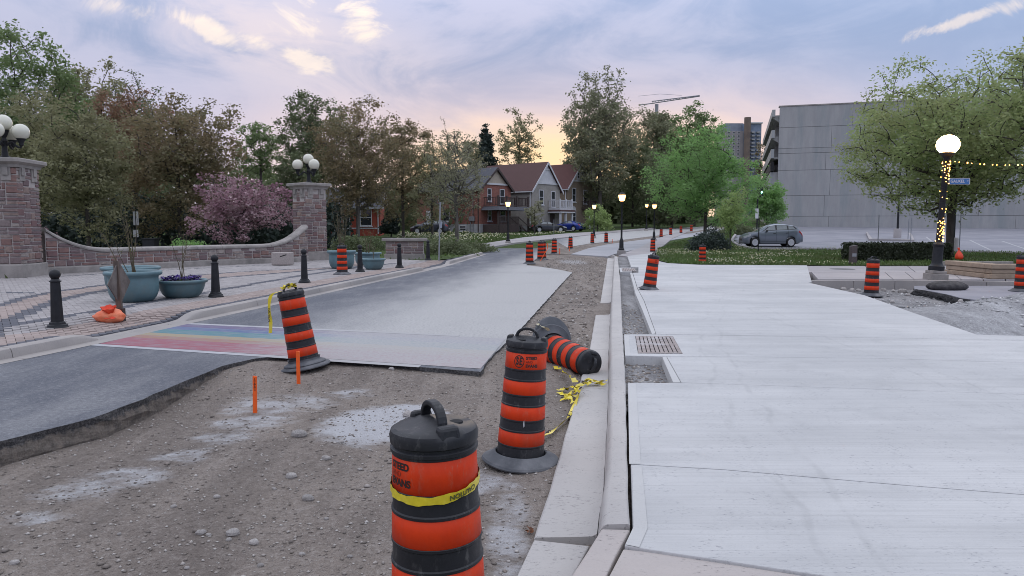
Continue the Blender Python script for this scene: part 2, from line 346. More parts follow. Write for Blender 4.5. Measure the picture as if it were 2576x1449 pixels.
M['dandelion'] = mat('dandelion_heads', (0.55, 0.55, 0.44, 1), (0.45, 0.42, 0.2, 1), 1, .9)
# --- objects
M['orange'] = mat('orange_sheeting', (0.66, 0.047, 0.008, 1), (0.55, 0.036, 0.008, 1), 9, 0.5, obj=True, rand=.08, dirt=((0.34, 0.075, 0.04, 1), 0.55), spec=.22, stretch=(1, 1, .5), bmp=.05, scuff=((0.40, 0.16, 0.10, 1), .5))
M['orange_far'] = M['orange']
M['black_plastic'] = mat('black_plastic', (0.012, 0.0125, 0.0155, 1), (0.02, 0.021, 0.025, 1), 5, 0.48, obj=True, dirt=((0.085, 0.083, 0.083, 1), 0.35), bmp=.06, spec=.38, scuff=((0.16, 0.155, 0.15, 1), .5))
M['rubber'] = mat('rubber_base', (0.055, 0.060, 0.070, 1), (0.095, 0.10, 0.11, 1), 4, 0.7, obj=True, dirt=((0.24, 0.24, 0.25, 1), 0.55), bmp=.15)
M['ink'] = mat('black_ink', (0.03, 0.012, 0.01, 1), (0.02, 0.01, 0.01, 1), 5, .6)
M['ink_worn'] = mat('worn_ink', (0.16, 0.025, 0.012, 1), (0.30, 0.035, 0.012, 1), 30, .6)
M['tape'] = mat('yellow_tape', (0.78, 0.62, 0.03, 1), (0.62, 0.50, 0.03, 1), 9, .35, obj=True, dirt=((0.55, 0.50, 0.25, 1), .5))
M['tape_print'] = mat('tape_print', (0.10, 0.11, 0.02, 1), (0.05, 0.05, 0.02, 1), 20, .5)
M['stake'] = mat('orange_stake', (0.90, 0.13, 0.01, 1), (0.80, 0.10, 0.01, 1), 20, .5)
M['iron'] = mat('black_iron', (0.011, 0.0115, 0.014, 1), (0.02, 0.021, 0.025, 1), 7, .5, obj=True, bmp=.1, spec=.3)
M['teal'] = mat('teal_planter', (0.115, 0.20, 0.225, 1), (0.085, 0.155, 0.18, 1), 3, .45, obj=True, dirt=((0.13, 0.14, 0.13, 1), .5))
M['soil'] = mat('soil', (0.05, 0.04, 0.032, 1), (0.03, 0.025, 0.02, 1), 20, .95, bmp=.6)
def stone_mat():
    m, b, p = pr('wall_stone'); oi = b.n('ShaderNodeObjectInfo'); pos = geo_pos(b)
    r = b.n('ShaderNodeValToRGB'); b.l(oi.outputs['Random'], r.inputs[0]); r.color_ramp.interpolation = 'CONSTANT'
    cols = [(0.185, 0.105, 0.105), (0.235, 0.165, 0.155), (0.30, 0.245, 0.22), (0.165, 0.115, 0.12), (0.25, 0.15, 0.13), (0.33, 0.285, 0.26), (0.20, 0.15, 0.15), (0.225, 0.13, 0.115), (0.235, 0.19, 0.185), (0.285, 0.21, 0.18)]
    e = r.color_ramp.elements; e[0].color = (*cols[0], 1); e[1].position = .1; e[1].color = (*cols[1], 1)
    for i in range(2, 10):
        k = e.new(i / 10); k.color = (*cols[i], 1)
    n = b.noise(pos, 9, 6, .65)
    c = b.mix(b.math('MULTIPLY', b.ss(n, .35, .7), .6), r.outputs[0], (0.13, 0.09, 0.09, 1))
    b.l(c, p.inputs['Base Color']); p.inputs['Roughness'].default_value = .88; bump(b, p, b.noise(pos, 28, 5, .7), .5, .02)
    return m
M['stone'] = stone_mat()
M['mortar'] = mat('mortar', (0.44, 0.40, 0.38, 1), (0.36, 0.325, 0.31, 1), 6, .95, bmp=.3)
M['limestone'] = mat('limestone', (0.34, 0.31, 0.29, 1), (0.24, 0.22, 0.205, 1), 2.5, .88, bmp=.3, bscale=30, dirt=((0.12, 0.115, 0.11, 1), .55))
M['globe'] = mat('milk_glass', (0.68, 0.66, 0.56, 1), (0.62, 0.60, 0.50, 1), 2, .18)
M['wood_old'] = mat('weathered_wood', (0.135, 0.10, 0.082, 1), (0.075, 0.058, 0.05, 1), 14, .9, bmp=.4, obj=True, stretch=(1, 1, .15))
M['bag'] = mat('orange_bag', (0.78, 0.16, 0.06, 1), (0.85, 0.28, 0.15, 1), 5, .6, obj=True, bmp=.3)
M['bag2'] = mat('orange_bag_red', (0.80, 0.07, 0.02, 1), (0.66, 0.05, 0.02, 1), 5, .5, obj=True, bmp=.3)
M['galv'] = mat('galvanised_steel', (0.30, 0.31, 0.33, 1), (0.24, 0.25, 0.27, 1), 10, .45, metal=.4, obj=True)
M['bark'] = mat('bark', (0.085, 0.072, 0.062, 1), (0.045, 0.038, 0.033, 1), 5, .95, bmp=.6, bscale=18, stretch=(1, 1, .25))
M['bark_pale'] = mat('pale_bark', (0.155, 0.14, 0.125, 1), (0.085, 0.075, 0.068, 1), 5, .95, bmp=.6, bscale=18, stretch=(1, 1, .25))
M['twig'] = mat('twig', (0.12, 0.10, 0.06, 1), (0.08, 0.065, 0.04, 1), 5, .9)
M['glass'] = mat('window_glass', (0.02, 0.024, 0.03, 1), (0.03, 0.035, 0.04, 1), 1, .06, spec=.8)
M['white'] = mat('white_paint', (0.62, 0.61, 0.62, 1), (0.55, 0.545, 0.56, 1), 2, .55)
M['black_gap'] = mat('dark_gap', (0.02, 0.02, 0.022, 1), (0.015, 0.015, 0.016, 1), 5, .95)

# ------------------------------------------------------------------ mesh helpers
class MB:
    def __init__(s): s.v = []; s.f = []; s.m = []; s.mi = 0
    def add(s, vs, fs):
        o = len(s.v); s.v.extend([tuple(map(float, q)) for q in vs])
        s.f.extend([tuple(i + o for i in f) for f in fs]); s.m.extend([s.mi] * len(fs)); return s
    def box(s, x0, x1, y0, y1, z0, z1):
        return s.add([(x0, y0, z0), (x1, y0, z0), (x1, y1, z0), (x0, y1, z0), (x0, y0, z1), (x1, y0, z1), (x1, y1, z1), (x0, y1, z1)],
                     [(0, 3, 2, 1), (4, 5, 6, 7), (0, 1, 5, 4), (1, 2, 6, 5), (2, 3, 7, 6), (3, 0, 4, 7)])
    def obox(s, c, r, l, w_, h):
        """box centred at c (bottom), angle r, length l, width w, height h"""
        ca, sa = math.cos(r), math.sin(r); vs = []
        for z in (0, h):
            for (x, y) in ((-l / 2, -w_ / 2), (l / 2, -w_ / 2), (l / 2, w_ / 2), (-l / 2, w_ / 2)):
                vs.append((c[0] + x * ca - y * sa, c[1] + x * sa + y * ca, c[2] + z))
        return s.add(vs, [(0, 3, 2, 1), (4, 5, 6, 7), (0, 1, 5, 4), (1, 2, 6, 5), (2, 3, 7, 6), (3, 0, 4, 7)])
    def lathe(s, prof, n=24, c=(0, 0, 0), cap0=False, cap1=False, sx=1, sy=1):
        vs = []; fs = []
        for (r, z) in prof:
            for k in range(n):
                a = 2 * math.pi * k / n; vs.append((c[0] + r * sx * math.cos(a), c[1] + r * sy * math.sin(a), c[2] + z))
        for i in range(len(prof) - 1):
            for k in range(n):
                a = i * n + k; b = i * n + (k + 1) % n; fs.append((a, b, b + n, a + n))
        if cap0: fs.append(tuple(reversed(range(n))))
        if cap1: fs.append(tuple(range((len(prof) - 1) * n, len(prof) * n)))
        return s.add(vs, fs)
    def tube(s, pts, rad, n=6, cap=True):
        pts = [Vector(p) for p in pts]; m = len(pts)
        if not hasattr(rad, '__len__'): rad = [rad] * m
        vs = []; fs = []; prev = None
        for i, p in enumerate(pts):
            t = (pts[min(i + 1, m - 1)] - pts[max(i - 1, 0)]); t = t.normalized() if t.length > 1e-9 else Vector((0, 0, 1))
            a = prev if prev is not None else (Vector((1, 0, 0)) if abs(t.z) > .9 else Vector((0, 0, 1)))
            a = (a - t * a.dot(t)); a = a.normalized() if a.length > 1e-6 else t.orthogonal().normalized(); prev = a; bb = t.cross(a)
            for k in range(n):
                q = 2 * math.pi * k / n; vs.append(p + (a * math.cos(q) + bb * math.sin(q)) * rad[i])
        for i in range(m - 1):
            for k in range(n):
                a0 = i * n + k; b0 = i * n + (k + 1) % n; fs.append((a0, b0, b0 + n, a0 + n))
        if cap: fs.append(tuple(reversed(range(n)))); fs.append(tuple(range((m - 1) * n, m * n)))
        return s.add(vs, fs)
    def prism(s, poly, z0, z1, bottom=False):
        """poly: list of xy (counter-clockwise or not); z1 may be a function"""
        poly = [(p[0], p[1]) for p in poly]
        A = sum(poly[i][0] * poly[(i + 1) % len(poly)][1] - poly[(i + 1) % len(poly)][0] * poly[i][1] for i in range(len(poly)))
        if A < 0: poly = poly[::-1]
        n = len(poly); fz = z1 if callable(z1) else (lambda x, y: z1); f0 = z0 if callable(z0) else (lambda x, y: z0)
        vs = [(x, y, fz(x, y)) for x, y in poly] + [(x, y, f0(x, y)) for x, y in poly]
        tri = tessellate_polygon([[Vector((x, y, 0)) for x, y in poly]]); fs = []
        for t in tri:
            a, b2, c2 = [Vector((*poly[i], 0)) for i in t]
            fs.append(tuple(t) if (b2 - a).cross(c2 - a).z > 0 else tuple(reversed(t)))
        for i in range(n): j = (i + 1) % n; fs.append((i, i + n, j + n, j))
        if bottom: fs += [tuple(reversed([i + n for i in t])) for t in fs[:len(tri)]]
        return s.add(vs, fs)
    def sheet(s, poly, z):
        k = MB().prism(poly, 0, z); n = len(poly); fs = [f for f in k.f if max(f) < n]
        return s.add(k.v[:n], fs)
    def sphere(s, c, r, n=16, m=10, sz=1.0):
        prof = [(max(1e-4, r * math.sin(math.pi * i / m)), -r * sz * math.cos(math.pi * i / m)) for i in range(m + 1)]
        return s.lathe(prof, n, c)
    def quad(s, a, b, c, d): return s.add([a, b, c, d], [(0, 1, 2, 3)])
    def build(s, name, mats, parent=None, smooth=False, world=False, kind=None, bevel=0.0):
        me = bpy.data.meshes.new(name)
        v = s.v
        if world and parent is not None:
            inv = parent.matrix_world.inverted() if parent.matrix_world != Matrix() else Matrix.Translation(-parent.location)
            inv = (Matrix.Translation(parent.location) @ parent.rotation_euler.to_matrix().to_4x4()).inverted()
            v = [tuple(inv @ Vector(q)) for q in v]
        me.from_pydata(v, [], s.f)
        mats = mats if isinstance(mats, (list, tuple)) else [mats]
        for m in mats: me.materials.append(m)
        if len(mats) > 1: me.polygons.foreach_set('material_index', s.m)
        if smooth: me.polygons.foreach_set('use_smooth', [True] * len(me.polygons))
        me.update()
        o = bpy.data.objects.new(name, me); COL.objects.link(o)
        if parent is not None: o.parent = parent
        if kind: o['kind'] = kind
        if bevel:
            b = o.modifiers.new('bevel', 'BEVEL'); b.width = bevel; b.segments = 2; b.limit_method = 'ANGLE'; b.angle_limit = R(40)
        if smooth == 'auto':
            me.polygons.foreach_set('use_smooth', [True] * len(me.polygons))
            try: me.set_sharp_from_angle(angle=R(35))
            except Exception: pass
        return o
def np_mesh(name, V, Fq, mats, parent=None, smooth=False, mi=None, kind=None):
    """V (n,3) array, Fq (m,k) array of equal-sided faces"""
    me = bpy.data.meshes.new(name); V = np.asarray(V, np.float32); Fq = np.asarray(Fq, np.int32); k = Fq.shape[1]
    me.vertices.add(len(V)); me.vertices.foreach_set('co', V.ravel())
    me.loops.add(Fq.size); me.loops.foreach_set('vertex_index', Fq.ravel())
    me.polygons.add(len(Fq)); me.polygons.foreach_set('loop_start', np.arange(0, Fq.size, k, dtype=np.int32))
    mats = mats if isinstance(mats, (list, tuple)) else [mats]
    for m in mats: me.materials.append(m)
    if mi is not None: me.polygons.foreach_set('material_index', np.asarray(mi, np.int32))
    if smooth: me.polygons.foreach_set('use_smooth', np.ones(len(Fq), bool))
    me.update(calc_edges=True); me.validate()
    o = bpy.data.objects.new(name, me); COL.objects.link(o)
    if parent is not None: o.parent = parent
    if kind: o['kind'] = kind
    return o
def tag(o, label=None, cat=None, group=None, kind=None):
    if label: o['label'] = label
    if cat: o['category'] = cat
    if group: o['group'] = group
    if kind: o['kind'] = kind
    return o
def thing(name, label, cat, loc=(0, 0, 0), rotz=0.0, group=None):
    o = bpy.data.objects.new(name, None); COL.objects.link(o); o.location = loc; o.rotation_euler = (0, 0, rotz); o.empty_display_size = .2
    return tag(o, label, cat, group)
def struct(name): 
    o = bpy.data.objects.new(name, None); COL.objects.link(o); o['kind'] = 'structure'; return o
def copy_tree(o, parent=None):
    c = o.copy(); COL.objects.link(c); c.parent = parent
    for ch in o.children: copy_tree(ch, c)
    return c
def lerp(a, b, t): return tuple(a[i] + (b[i] - a[i]) * t for i in range(len(a)))
def resample(pts, n):
    pts = [np.array(p, float) for p in pts]; d = [0]
    for a, b in zip(pts, pts[1:]): d.append(d[-1] + np.linalg.norm(b - a))
    out_ = []
    for k in range(n):
        s_ = d[-1] * k / (n - 1); i = min(max(np.searchsorted(d, s_) - 1, 0), len(pts) - 2)
        t = (s_ - d[i]) / max(1e-9, d[i + 1] - d[i]); out_.append(tuple(pts[i] + (pts[i + 1] - pts[i]) * t))
    return out_
def smooth_line(pts, n):
    """Catmull-Rom through pts"""
    p = [np.array(q, float) for q in pts]; p = [2 * p[0] - p[1]] + p + [2 * p[-1] - p[-2]]; o = []
    m = len(p) - 3
    for k in range(n):
        s_ = min(m - 1e-6, m * k / (n - 1)); i = int(s_); t = s_ - i; a, b, c, d = p[i:i + 4]
        o.append(tuple(.5 * ((2 * b) + (c - a) * t + (2 * a - 5 * b + 4 * c - d) * t * t + (3 * b - a - 3 * c + d) * t ** 3)))
    return o
def offset_line(pts, d):
    """shift a plan polyline to its left by d"""
    o = []
    for i, p in enumerate(pts):
        a = pts[max(i - 1, 0)]; b = pts[min(i + 1, len(pts) - 1)]; tx, ty = b[0] - a[0], b[1] - a[1]; l = math.hypot(tx, ty) or 1
        o.append((p[0] - ty / l * d, p[1] + tx / l * d))
    return o
def inside(poly, X, Y):
    X = np.asarray(X); Y = np.asarray(Y); r = np.zeros(X.shape, bool); n = len(poly)
    for i in range(n):
        x1, y1 = poly[i][:2]; x2, y2 = poly[(i + 1) % n][:2]
        c = ((y1 > Y) != (y2 > Y)) & (X < (x2 - x1) * (Y - y1) / ((y2 - y1) or 1e-12) + x1); r ^= c
    return r
def text_mesh(txt, size, bold=0.0, align='CENTER', extrude=0.0):
    """flat text -> list of verts (x,y) and faces"""
    cu = bpy.data.curves.new('lettering', 'FONT'); cu.body = txt; cu.size = size; cu.align_x = align; cu.align_y = 'CENTER'; cu.offset = bold; cu.resolution_u = 3
    o = bpy.data.objects.new('lettering_tmp', cu); COL.objects.link(o)
    dg = bpy.context.evaluated_depsgraph_get(); me = bpy.data.meshes.new_from_object(o.evaluated_get(dg))
    v = [tuple(q.co) for q in me.vertices]; f = [tuple(p.vertices) for p in me.polygons]
    bpy.data.objects.remove(o); bpy.data.curves.remove(cu); bpy.data.meshes.remove(me)
    return v, f
# ================================================================== ground
_rg = np.random.default_rng(5)
def vnoise(x, y, seed=0):
    """smooth value noise on arrays"""
    x = np.asarray(x, float); y = np.asarray(y, float)
    xi = np.floor(x).astype(np.int64); yi = np.floor(y).astype(np.int64); fx = x - xi; fy = y - yi
    fx = fx * fx * (3 - 2 * fx); fy = fy * fy * (3 - 2 * fy)
    def h(a, b):
        n = (a * 374761393 + b * 668265263 + seed * 974634777) & 0x7fffffff; n = ((n ^ (n >> 13)) * 1274126177) & 0x7fffffff
        return ((n ^ (n >> 16)) & 0xffff) / 65535.0
    return (h(xi, yi) * (1 - fx) + h(xi + 1, yi) * fx) * (1 - fy) + (h(xi, yi + 1) * (1 - fx) + h(xi + 1, yi + 1) * fx) * fy
def fbm(x, y, o=4, seed=0):
    s = 0; a = 0.5
    for k in range(o): s = s + a * vnoise(x * 2 ** k, y * 2 ** k, seed + k); a *= .5
    return s
vterr = np.vectorize(terrain)
def grid_mesh(name, xs, ys, zf, m, parent=None, smooth=True, keep=None, kind=None):
    X, Y = np.meshgrid(xs, ys); Z = zf(X, Y); V = np.stack([X.ravel(), Y.ravel(), Z.ravel()], 1); nx = len(xs); ny = len(ys)
    i = np.arange(nx * ny).reshape(ny, nx); Fq = np.stack([i[:-1, :-1].ravel(), i[:-1, 1:].ravel(), i[1:, 1:].ravel(), i[1:, :-1].ravel()], 1)
    if keep is not None:
        c = V[Fq].mean(1); k = keep(c[:, 0], c[:, 1]); Fq = Fq[k]
        used = np.unique(Fq); mp = -np.ones(len(V), int); mp[used] = np.arange(len(used)); V = V[used]; Fq = mp[Fq]
    return np_mesh(name, V, Fq, m, parent, smooth, kind=kind)

xs = np.concatenate([np.linspace(-700, -60, 14), np.linspace(-50, 70, 40), np.linspace(80, 700, 14)])
ys = np.concatenate([np.linspace(-60, 40, 12), np.linspace(44, 230, 60), np.linspace(250, 1500, 14)])
def gz(X, Y):
    pit = ((Y < 44) & (X > -45) & (X < 60)) | ((Y < 58) & (X > .139 * Y - 8.4) & (X < .139 * Y + 3))
    return vterr(X, Y) - 0.04 - np.where(pit, 0.55, 0.0)
g = grid_mesh('ground', xs, ys, gz, M['lawn']); g['kind'] = 'structure'

# ---------------------------------------------------------------- road
kerb_uv = [(0, 908), (179, 872), (300, 846), (429, 818), (608, 780), (760, 747), (902, 716), (1060, 682), (1120, 668), (1215, 640)]
kerbL = [xy(at(u, v, 0)) for u, v in kerb_uv]
d0 = np.array(kerbL[0]) - np.array(kerbL[2]); d0 /= np.linalg.norm(d0)
kerbL = [tuple(np.array(kerbL[0]) + d0 * 9)] + kerbL
kerbL = resample(kerbL, 80)
far_left_uv = [(1215, 630), (1293, 614), (1391, 603), (1545, 586), (1650, 577), (1740, 572)]
farL = [atg(u, v)[:2] for u, v in far_left_uv]
edge_uv = [(-900, 1340), (-400, 1213), (0, 1110), (120, 1080), (240, 1050), (350, 1008), (450, 965), (560, 920), (640, 902), (700, 897), (770, 899), (845, 905), (1000, 918), (1120, 928), (1210, 936),
           (1228, 906), (1245, 888), (1290, 850), (1335, 800), (1380, 750), (1412, 715), (1440, 685), (1400, 677), (1360, 671), (1322, 667), (1345, 655), (1378, 639), (1426, 623)]
edge = resample([xy(at(u, v, 0)) for u, v in edge_uv], 320)
rj = random.Random(3)
edge_j = [(x + rj.uniform(-.012, .012) + .03 * (float(fbm(x * 3, y * 3, 3, 4)) - .5), y + rj.uniform(-.01, .01) + .03 * (float(fbm(x * 3, y * 3, 3, 9)) - .5)) for x, y in edge]
road_poly = edge_j + [xy(atg(1426, 623))] + [p for p in farL[1:3]][::-1] + [farL[0]] + kerbL[::-1]
road = MB().sheet(road_poly, 0.0).build('road', M['asphalt']); road['kind'] = 'structure'
def strip(Ls, Rs, n, zf, nc=4, skirt=.35):
    A = resample(Ls, n); B = resample(Rs, n); V = []; Fc = []
    for a, b in zip(A, B):
        for k in range(nc + 1):
            x = a[0] + (b[0] - a[0]) * k / nc; y = a[1] + (b[1] - a[1]) * k / nc; V.append((x, y, zf(x, y)))
    w_ = nc + 1; o_ = len(V)
    for i in range(n): a = V[i * w_]; b = V[i * w_ + nc]; V.append((a[0], a[1], a[2] - skirt)); V.append((b[0], b[1], b[2] - skirt))
    for i in range(n - 1): Fc.append((i * w_, (i + 1) * w_, o_ + 2 * i + 2, o_ + 2 * i)); Fc.append((i * w_ + nc, o_ + 2 * i + 1, o_ + 2 * i + 3, (i + 1) * w_ + nc))
    Fc.append((0, o_, o_ + 1, nc)) if nc == 1 else Fc.append(tuple(range(w_)) + (o_ + 1, o_))
    for i in range(n - 1):
        for k in range(nc): Fc.append((i * w_ + k, i * w_ + k + 1, (i + 1) * w_ + k + 1, (i + 1) * w_ + k))
    return MB().add(V, Fc)
far_right_uv = [(1426, 623), (1480, 614), (1545, 607), (1620, 597), (1700, 588), (1760, 580), (1800, 575)]
farR = [atg(u, v)[:2] for u, v in far_right_uv]
farL2 = [atg(u, v)[:2] for u, v in [(1391, 603), (1470, 594), (1545, 586), (1650, 577), (1740, 572), (1790, 568)]]
strip([atg(u, v)[:2] for u, v in [(1360, 640), (1400, 606), (1470, 595), (1545, 587), (1650, 578), (1740, 573), (1790, 569)]], [atg(u, v)[:2] for u, v in [(1535, 640), (1580, 631), (1640, 614), (1690, 604), (1750, 594), (1800, 584), (1845, 574)]], 60, lambda x, y: terrain(x, y) + 0.002, 8).build('gravel_margin', M['gravel'], road)
strip(farL2, farR, 40, lambda x, y: terrain(x, y) + 0.03, 4).build('road_surface', M['asphalt'], road, kind=None)
base_uvL = [(1436, 640), (1480, 625), (1530, 615), (1580, 608), (1660, 598), (1730, 588), (1780, 580), (1830, 573)]
base_uvR = [(1528, 646), (1545, 640), (1580, 632), (1640, 614), (1690, 604), (1750, 594), (1800, 584), (1845, 574)]
strip([atg(u, v)[:2] for u, v in base_uvL], [atg(u, v)[:2] for u, v in base_uvR], 40, lambda x, y: terrain(x, y) + 0.022, 6).build('road_base', M['road_new'], road)
# broken edge of the cut asphalt: a ragged wall going down to the bed
V = []; Fc = []; nl = 6
for i, (x, y) in enumerate(edge_j):
    a = edge_j[max(i - 1, 0)]; b = edge_j[min(i + 1, len(edge_j) - 1)]; tx, ty = b[0] - a[0], b[1] - a[1]; l = math.hypot(tx, ty) or 1; nx, ny = ty / l, -tx / l
    for k in range(nl):
        t = k / (nl - 1); o_ = 0.0 if k == 0 else -0.012 + .05 * t + rj.uniform(-.018, .022)
        V.append((x + nx * o_, y + ny * o_, 0.001 - 0.30 * t))
for i in range(len(edge_j) - 1):
    for k in range(nl - 1): a = i * nl + k; Fc.append((a, a + 1, a + nl + 1, a + nl))
MB().add(V, Fc).build('cut_edge', M['cut'], road)

# painted crossing: worn rainbow bands between two white lines, laid across the road
CBL = np.array(at(208, 868, 0)[:2]); CTL = np.array(at(452, 812, 0)[:2]); CBR = np.array(at(1222, 936, 0)[:2]); CTR = np.array(at(1290, 849, 0)[:2])
def paint(name, col, wear0=.40, wear1=.66):
    m, b, p = pr(name); pos = geo_pos(b)
    n = b.noise(b.mapping(pos, (1.2, 5.0, 1), (0, 0, R(18))), 3.0, 8, 0.72); n2 = b.noise(pos, 90, 3, .8)
    sx = b.n('ShaderNodeSeparateXYZ'); b.l(pos, sx.inputs[0])
    dust = b.ss(b.math('ADD', sx.outputs[0], b.math('MULTIPLY', n, 2.2)), -3.4, -1.2)
    c = b.mix(b.math('MULTIPLY', b.ss(n2, .3, .75), .35), col, tuple(x * .6 for x in col[:3]) + (1,))
    c = b.mix(b.math('MULTIPLY', b.ss(n, wear0, wear1), .65), c, (0.24, 0.24, 0.265, 1))
    c = b.mix(b.math('MULTIPLY', dust, b.ss(b.noise(pos, 20, 5, .75), .3, .6, .6, .95)), c, b.mix(n2, (0.30, 0.295, 0.30, 1), (0.44, 0.43, 0.42, 1)))
    b.l(c, p.inputs['Base Color']); p.inputs['Roughness'].default_value = .8
    return m
bands = [(0.0, .055, (0.46, 0.46, 0.48, 1)), (.06, .33, (0.30, 0.085, 0.115, 1)), (.33, .43, (0.32, 0.17, 0.12, 1)), (.43, .53, (0.34, 0.27, 0.16, 1)), (.53, .70, (0.07, 0.20, 0.23, 1)), (.70, .82, (0.085, 0.13, 0.26, 1)), (.82, .94, (0.13, 0.10, 0.20, 1)), (.945, 1.0, (0.46, 0.46, 0.48, 1))]
for i, (t0, t1, c) in enumerate(bands):
    a0 = CBL + (CTL - CBL) * t0; a1 = CBL + (CTL - CBL) * t1; b0 = CBR + (CTR - CBR) * t0; b1 = CBR + (CTR - CBR) * t1
    if i in (0, 7): e0 = e1 = .86
    else: e0 = e1 = .985
    if 0 < i < 7: s0 = .03
    else: s0 = 0
    q = [a0 + (b0 - a0) * s0, a0 + (b0 - a0) * e0, a1 + (b1 - a1) * e1, a1 + (b1 - a1) * s0]
    o = MB().sheet([tuple(k) for k in q], 0.004).build('crossing_stripe', paint('crossing_paint', c), road)
    o['label'] = ['worn white edge line', 'faded red band of the rainbow crossing', 'faded orange band of the rainbow crossing', 'faded yellow band of the rainbow crossing', 'teal band of the rainbow crossing', 'blue band of the rainbow crossing', 'purple band of the rainbow crossing', 'worn white edge line'][i]

# ---------------------------------------------------------------- gravel bed
GLp = [(1300, 1449), (1345, 1350), (1391, 1207), (1458, 967), (1485, 871), (1498, 794), (1510, 762), (1529, 646)]
GLw = [at(u, v, -.06) for u, v in GLp]
def gl_x(Y): return np.interp(Y, [p[1] for p in GLw], [p[0] for p in GLw])
SPILL = (at(1498, 792, -.05)[1], at(1510, 762, -.05)[1])
def bedz(X, Y):
    z = -0.20 + 0.11 * np.clip((X - (-4.0) - 0.12 * (Y - 5)) / 4.2, 0, 1)
    z = z + np.clip((Y - 7.6) / 1.7, 0, 1) * (-0.032 - z)
    z = z + .03 * (fbm(X * .9 + Y * .5, Y * .35 - X * .3, 3, 31) - .5)
    z = z + np.clip((Y - 45) / 25, 0, 1) * 0.0 + np.vectorize(lambda a, b: terrain(a, b))(X, Y)
    z = z + 0.05 * (fbm(X * 1.3, Y * 1.3, 4, 2) - .5)
    by_gutter = (X > gl_x(Y) - .12) & ((Y < SPILL[0]) | (Y > SPILL[1]))
    z = np.where(by_gutter, np.minimum(z, vterr(X, Y) - .09), z)
    return z + 0.022 * (fbm(X * 9, Y * 9, 3, 8) - .5)
xs = np.arange(-9, 1.6, 0.055); ys = np.concatenate([np.arange(1.2, 12, 0.055), ])
grid_mesh('gravel_bed', xs, ys, bedz, M['gravel'])['kind'] = 'structure'
bed_near = bpy.data.objects['gravel_bed']
xs = np.arange(-2, 14, 0.22); ys = np.arange(11.945, 75, 0.3)
grid_mesh('gravel_strip', xs, ys, lambda X, Y: bedz(X, Y), M['gravel'], bed_near, keep=lambda x, y: (x < .139 * y + .5) & (x > .139 * y - 6))
def scatter_stones(name, n, area, zf, smin, smax, m, parent, seed, ok=None, sink=.35):
    r = np.random.default_rng(seed); X = r.uniform(area[0], area[1], n * 3); Y = area[2] + (area[3] - area[2]) * r.uniform(0, 1, n * 3) ** 1.6
    if ok is not None: k = ok(X, Y); X = X[k]; Y = Y[k]
    X = X[:n]; Y = Y[:n]; n = len(X); S = smin + (smax - smin) * r.uniform(0, 1, n) ** 3.5
    Z = zf(X, Y)
    if sink > .3: S = np.where(r.uniform(0, 1, n) < .012, S * 1.9, S)
    base = np.array([(1, 0, 0), (.3, .9, 0), (-.8, .6, 0), (-.8, -.5, 0), (.2, -.95, 0), (.15, .1, .75), (0, 0, -.6)])
    fc = np.array([(0, 1, 5), (1, 2, 5), (2, 3, 5), (3, 4, 5), (4, 0, 5), (1, 0, 6), (2, 1, 6), (3, 2, 6), (4, 3, 6), (0, 4, 6)])
    A = r.uniform(0, 6.28, n); ca, sa = np.cos(A), np.sin(A); el = r.uniform(.55, 1.0, n); h = r.uniform(.45, .9, n)
    jit = r.uniform(.75, 1.25, (n, 7, 1)); B = base[None] * jit; bx = B[:, :, 0] * S[:, None]; by = B[:, :, 1] * (S * el)[:, None]; bz = B[:, :, 2] * (S * h)[:, None]
    Vx = bx * ca[:, None] - by * sa[:, None] + X[:, None]; Vy = bx * sa[:, None] + by * ca[:, None] + Y[:, None]; Vz = bz + (Z + S * sink * .5)[:, None]
    V = np.stack([Vx, Vy, Vz], 2).reshape(-1, 3); Fc = (fc[None] + (np.arange(n) * 7)[:, None, None]).reshape(-1, 3)
    o = np_mesh(name, V, Fc, m, parent); o['kind'] = 'stuff'; return o
road_np = [(p[0], p[1]) for p in road_poly]
def bed_ok(X, Y): return (X < gl_x(Y) - .02) & ~inside(road_np[::2] if False else road_np, X, Y)
fine = scatter_stones('loose_gravel', 22000, (-6, 1.3, 2.6, 11.0), bedz, .003, .019, M['gravel_stones'], None, 11, bed_ok)
ff = scatter_stones('loose_gravel', 5000, (0.0, 7.0, 10.5, 42), bedz, .012, .05, M['gravel_stones'], None, 12, lambda X, Y: (X < gl_x(Y) - .03) & (X > .139 * Y - 3.2) & ~inside(road_np, X, Y)); tag(ff, 'loose gravel in the open strip between the road and the new gutter', 'gravel', kind='stuff')
tag(fine, 'loose brown gravel covering the excavated road bed', 'gravel', kind='stuff')

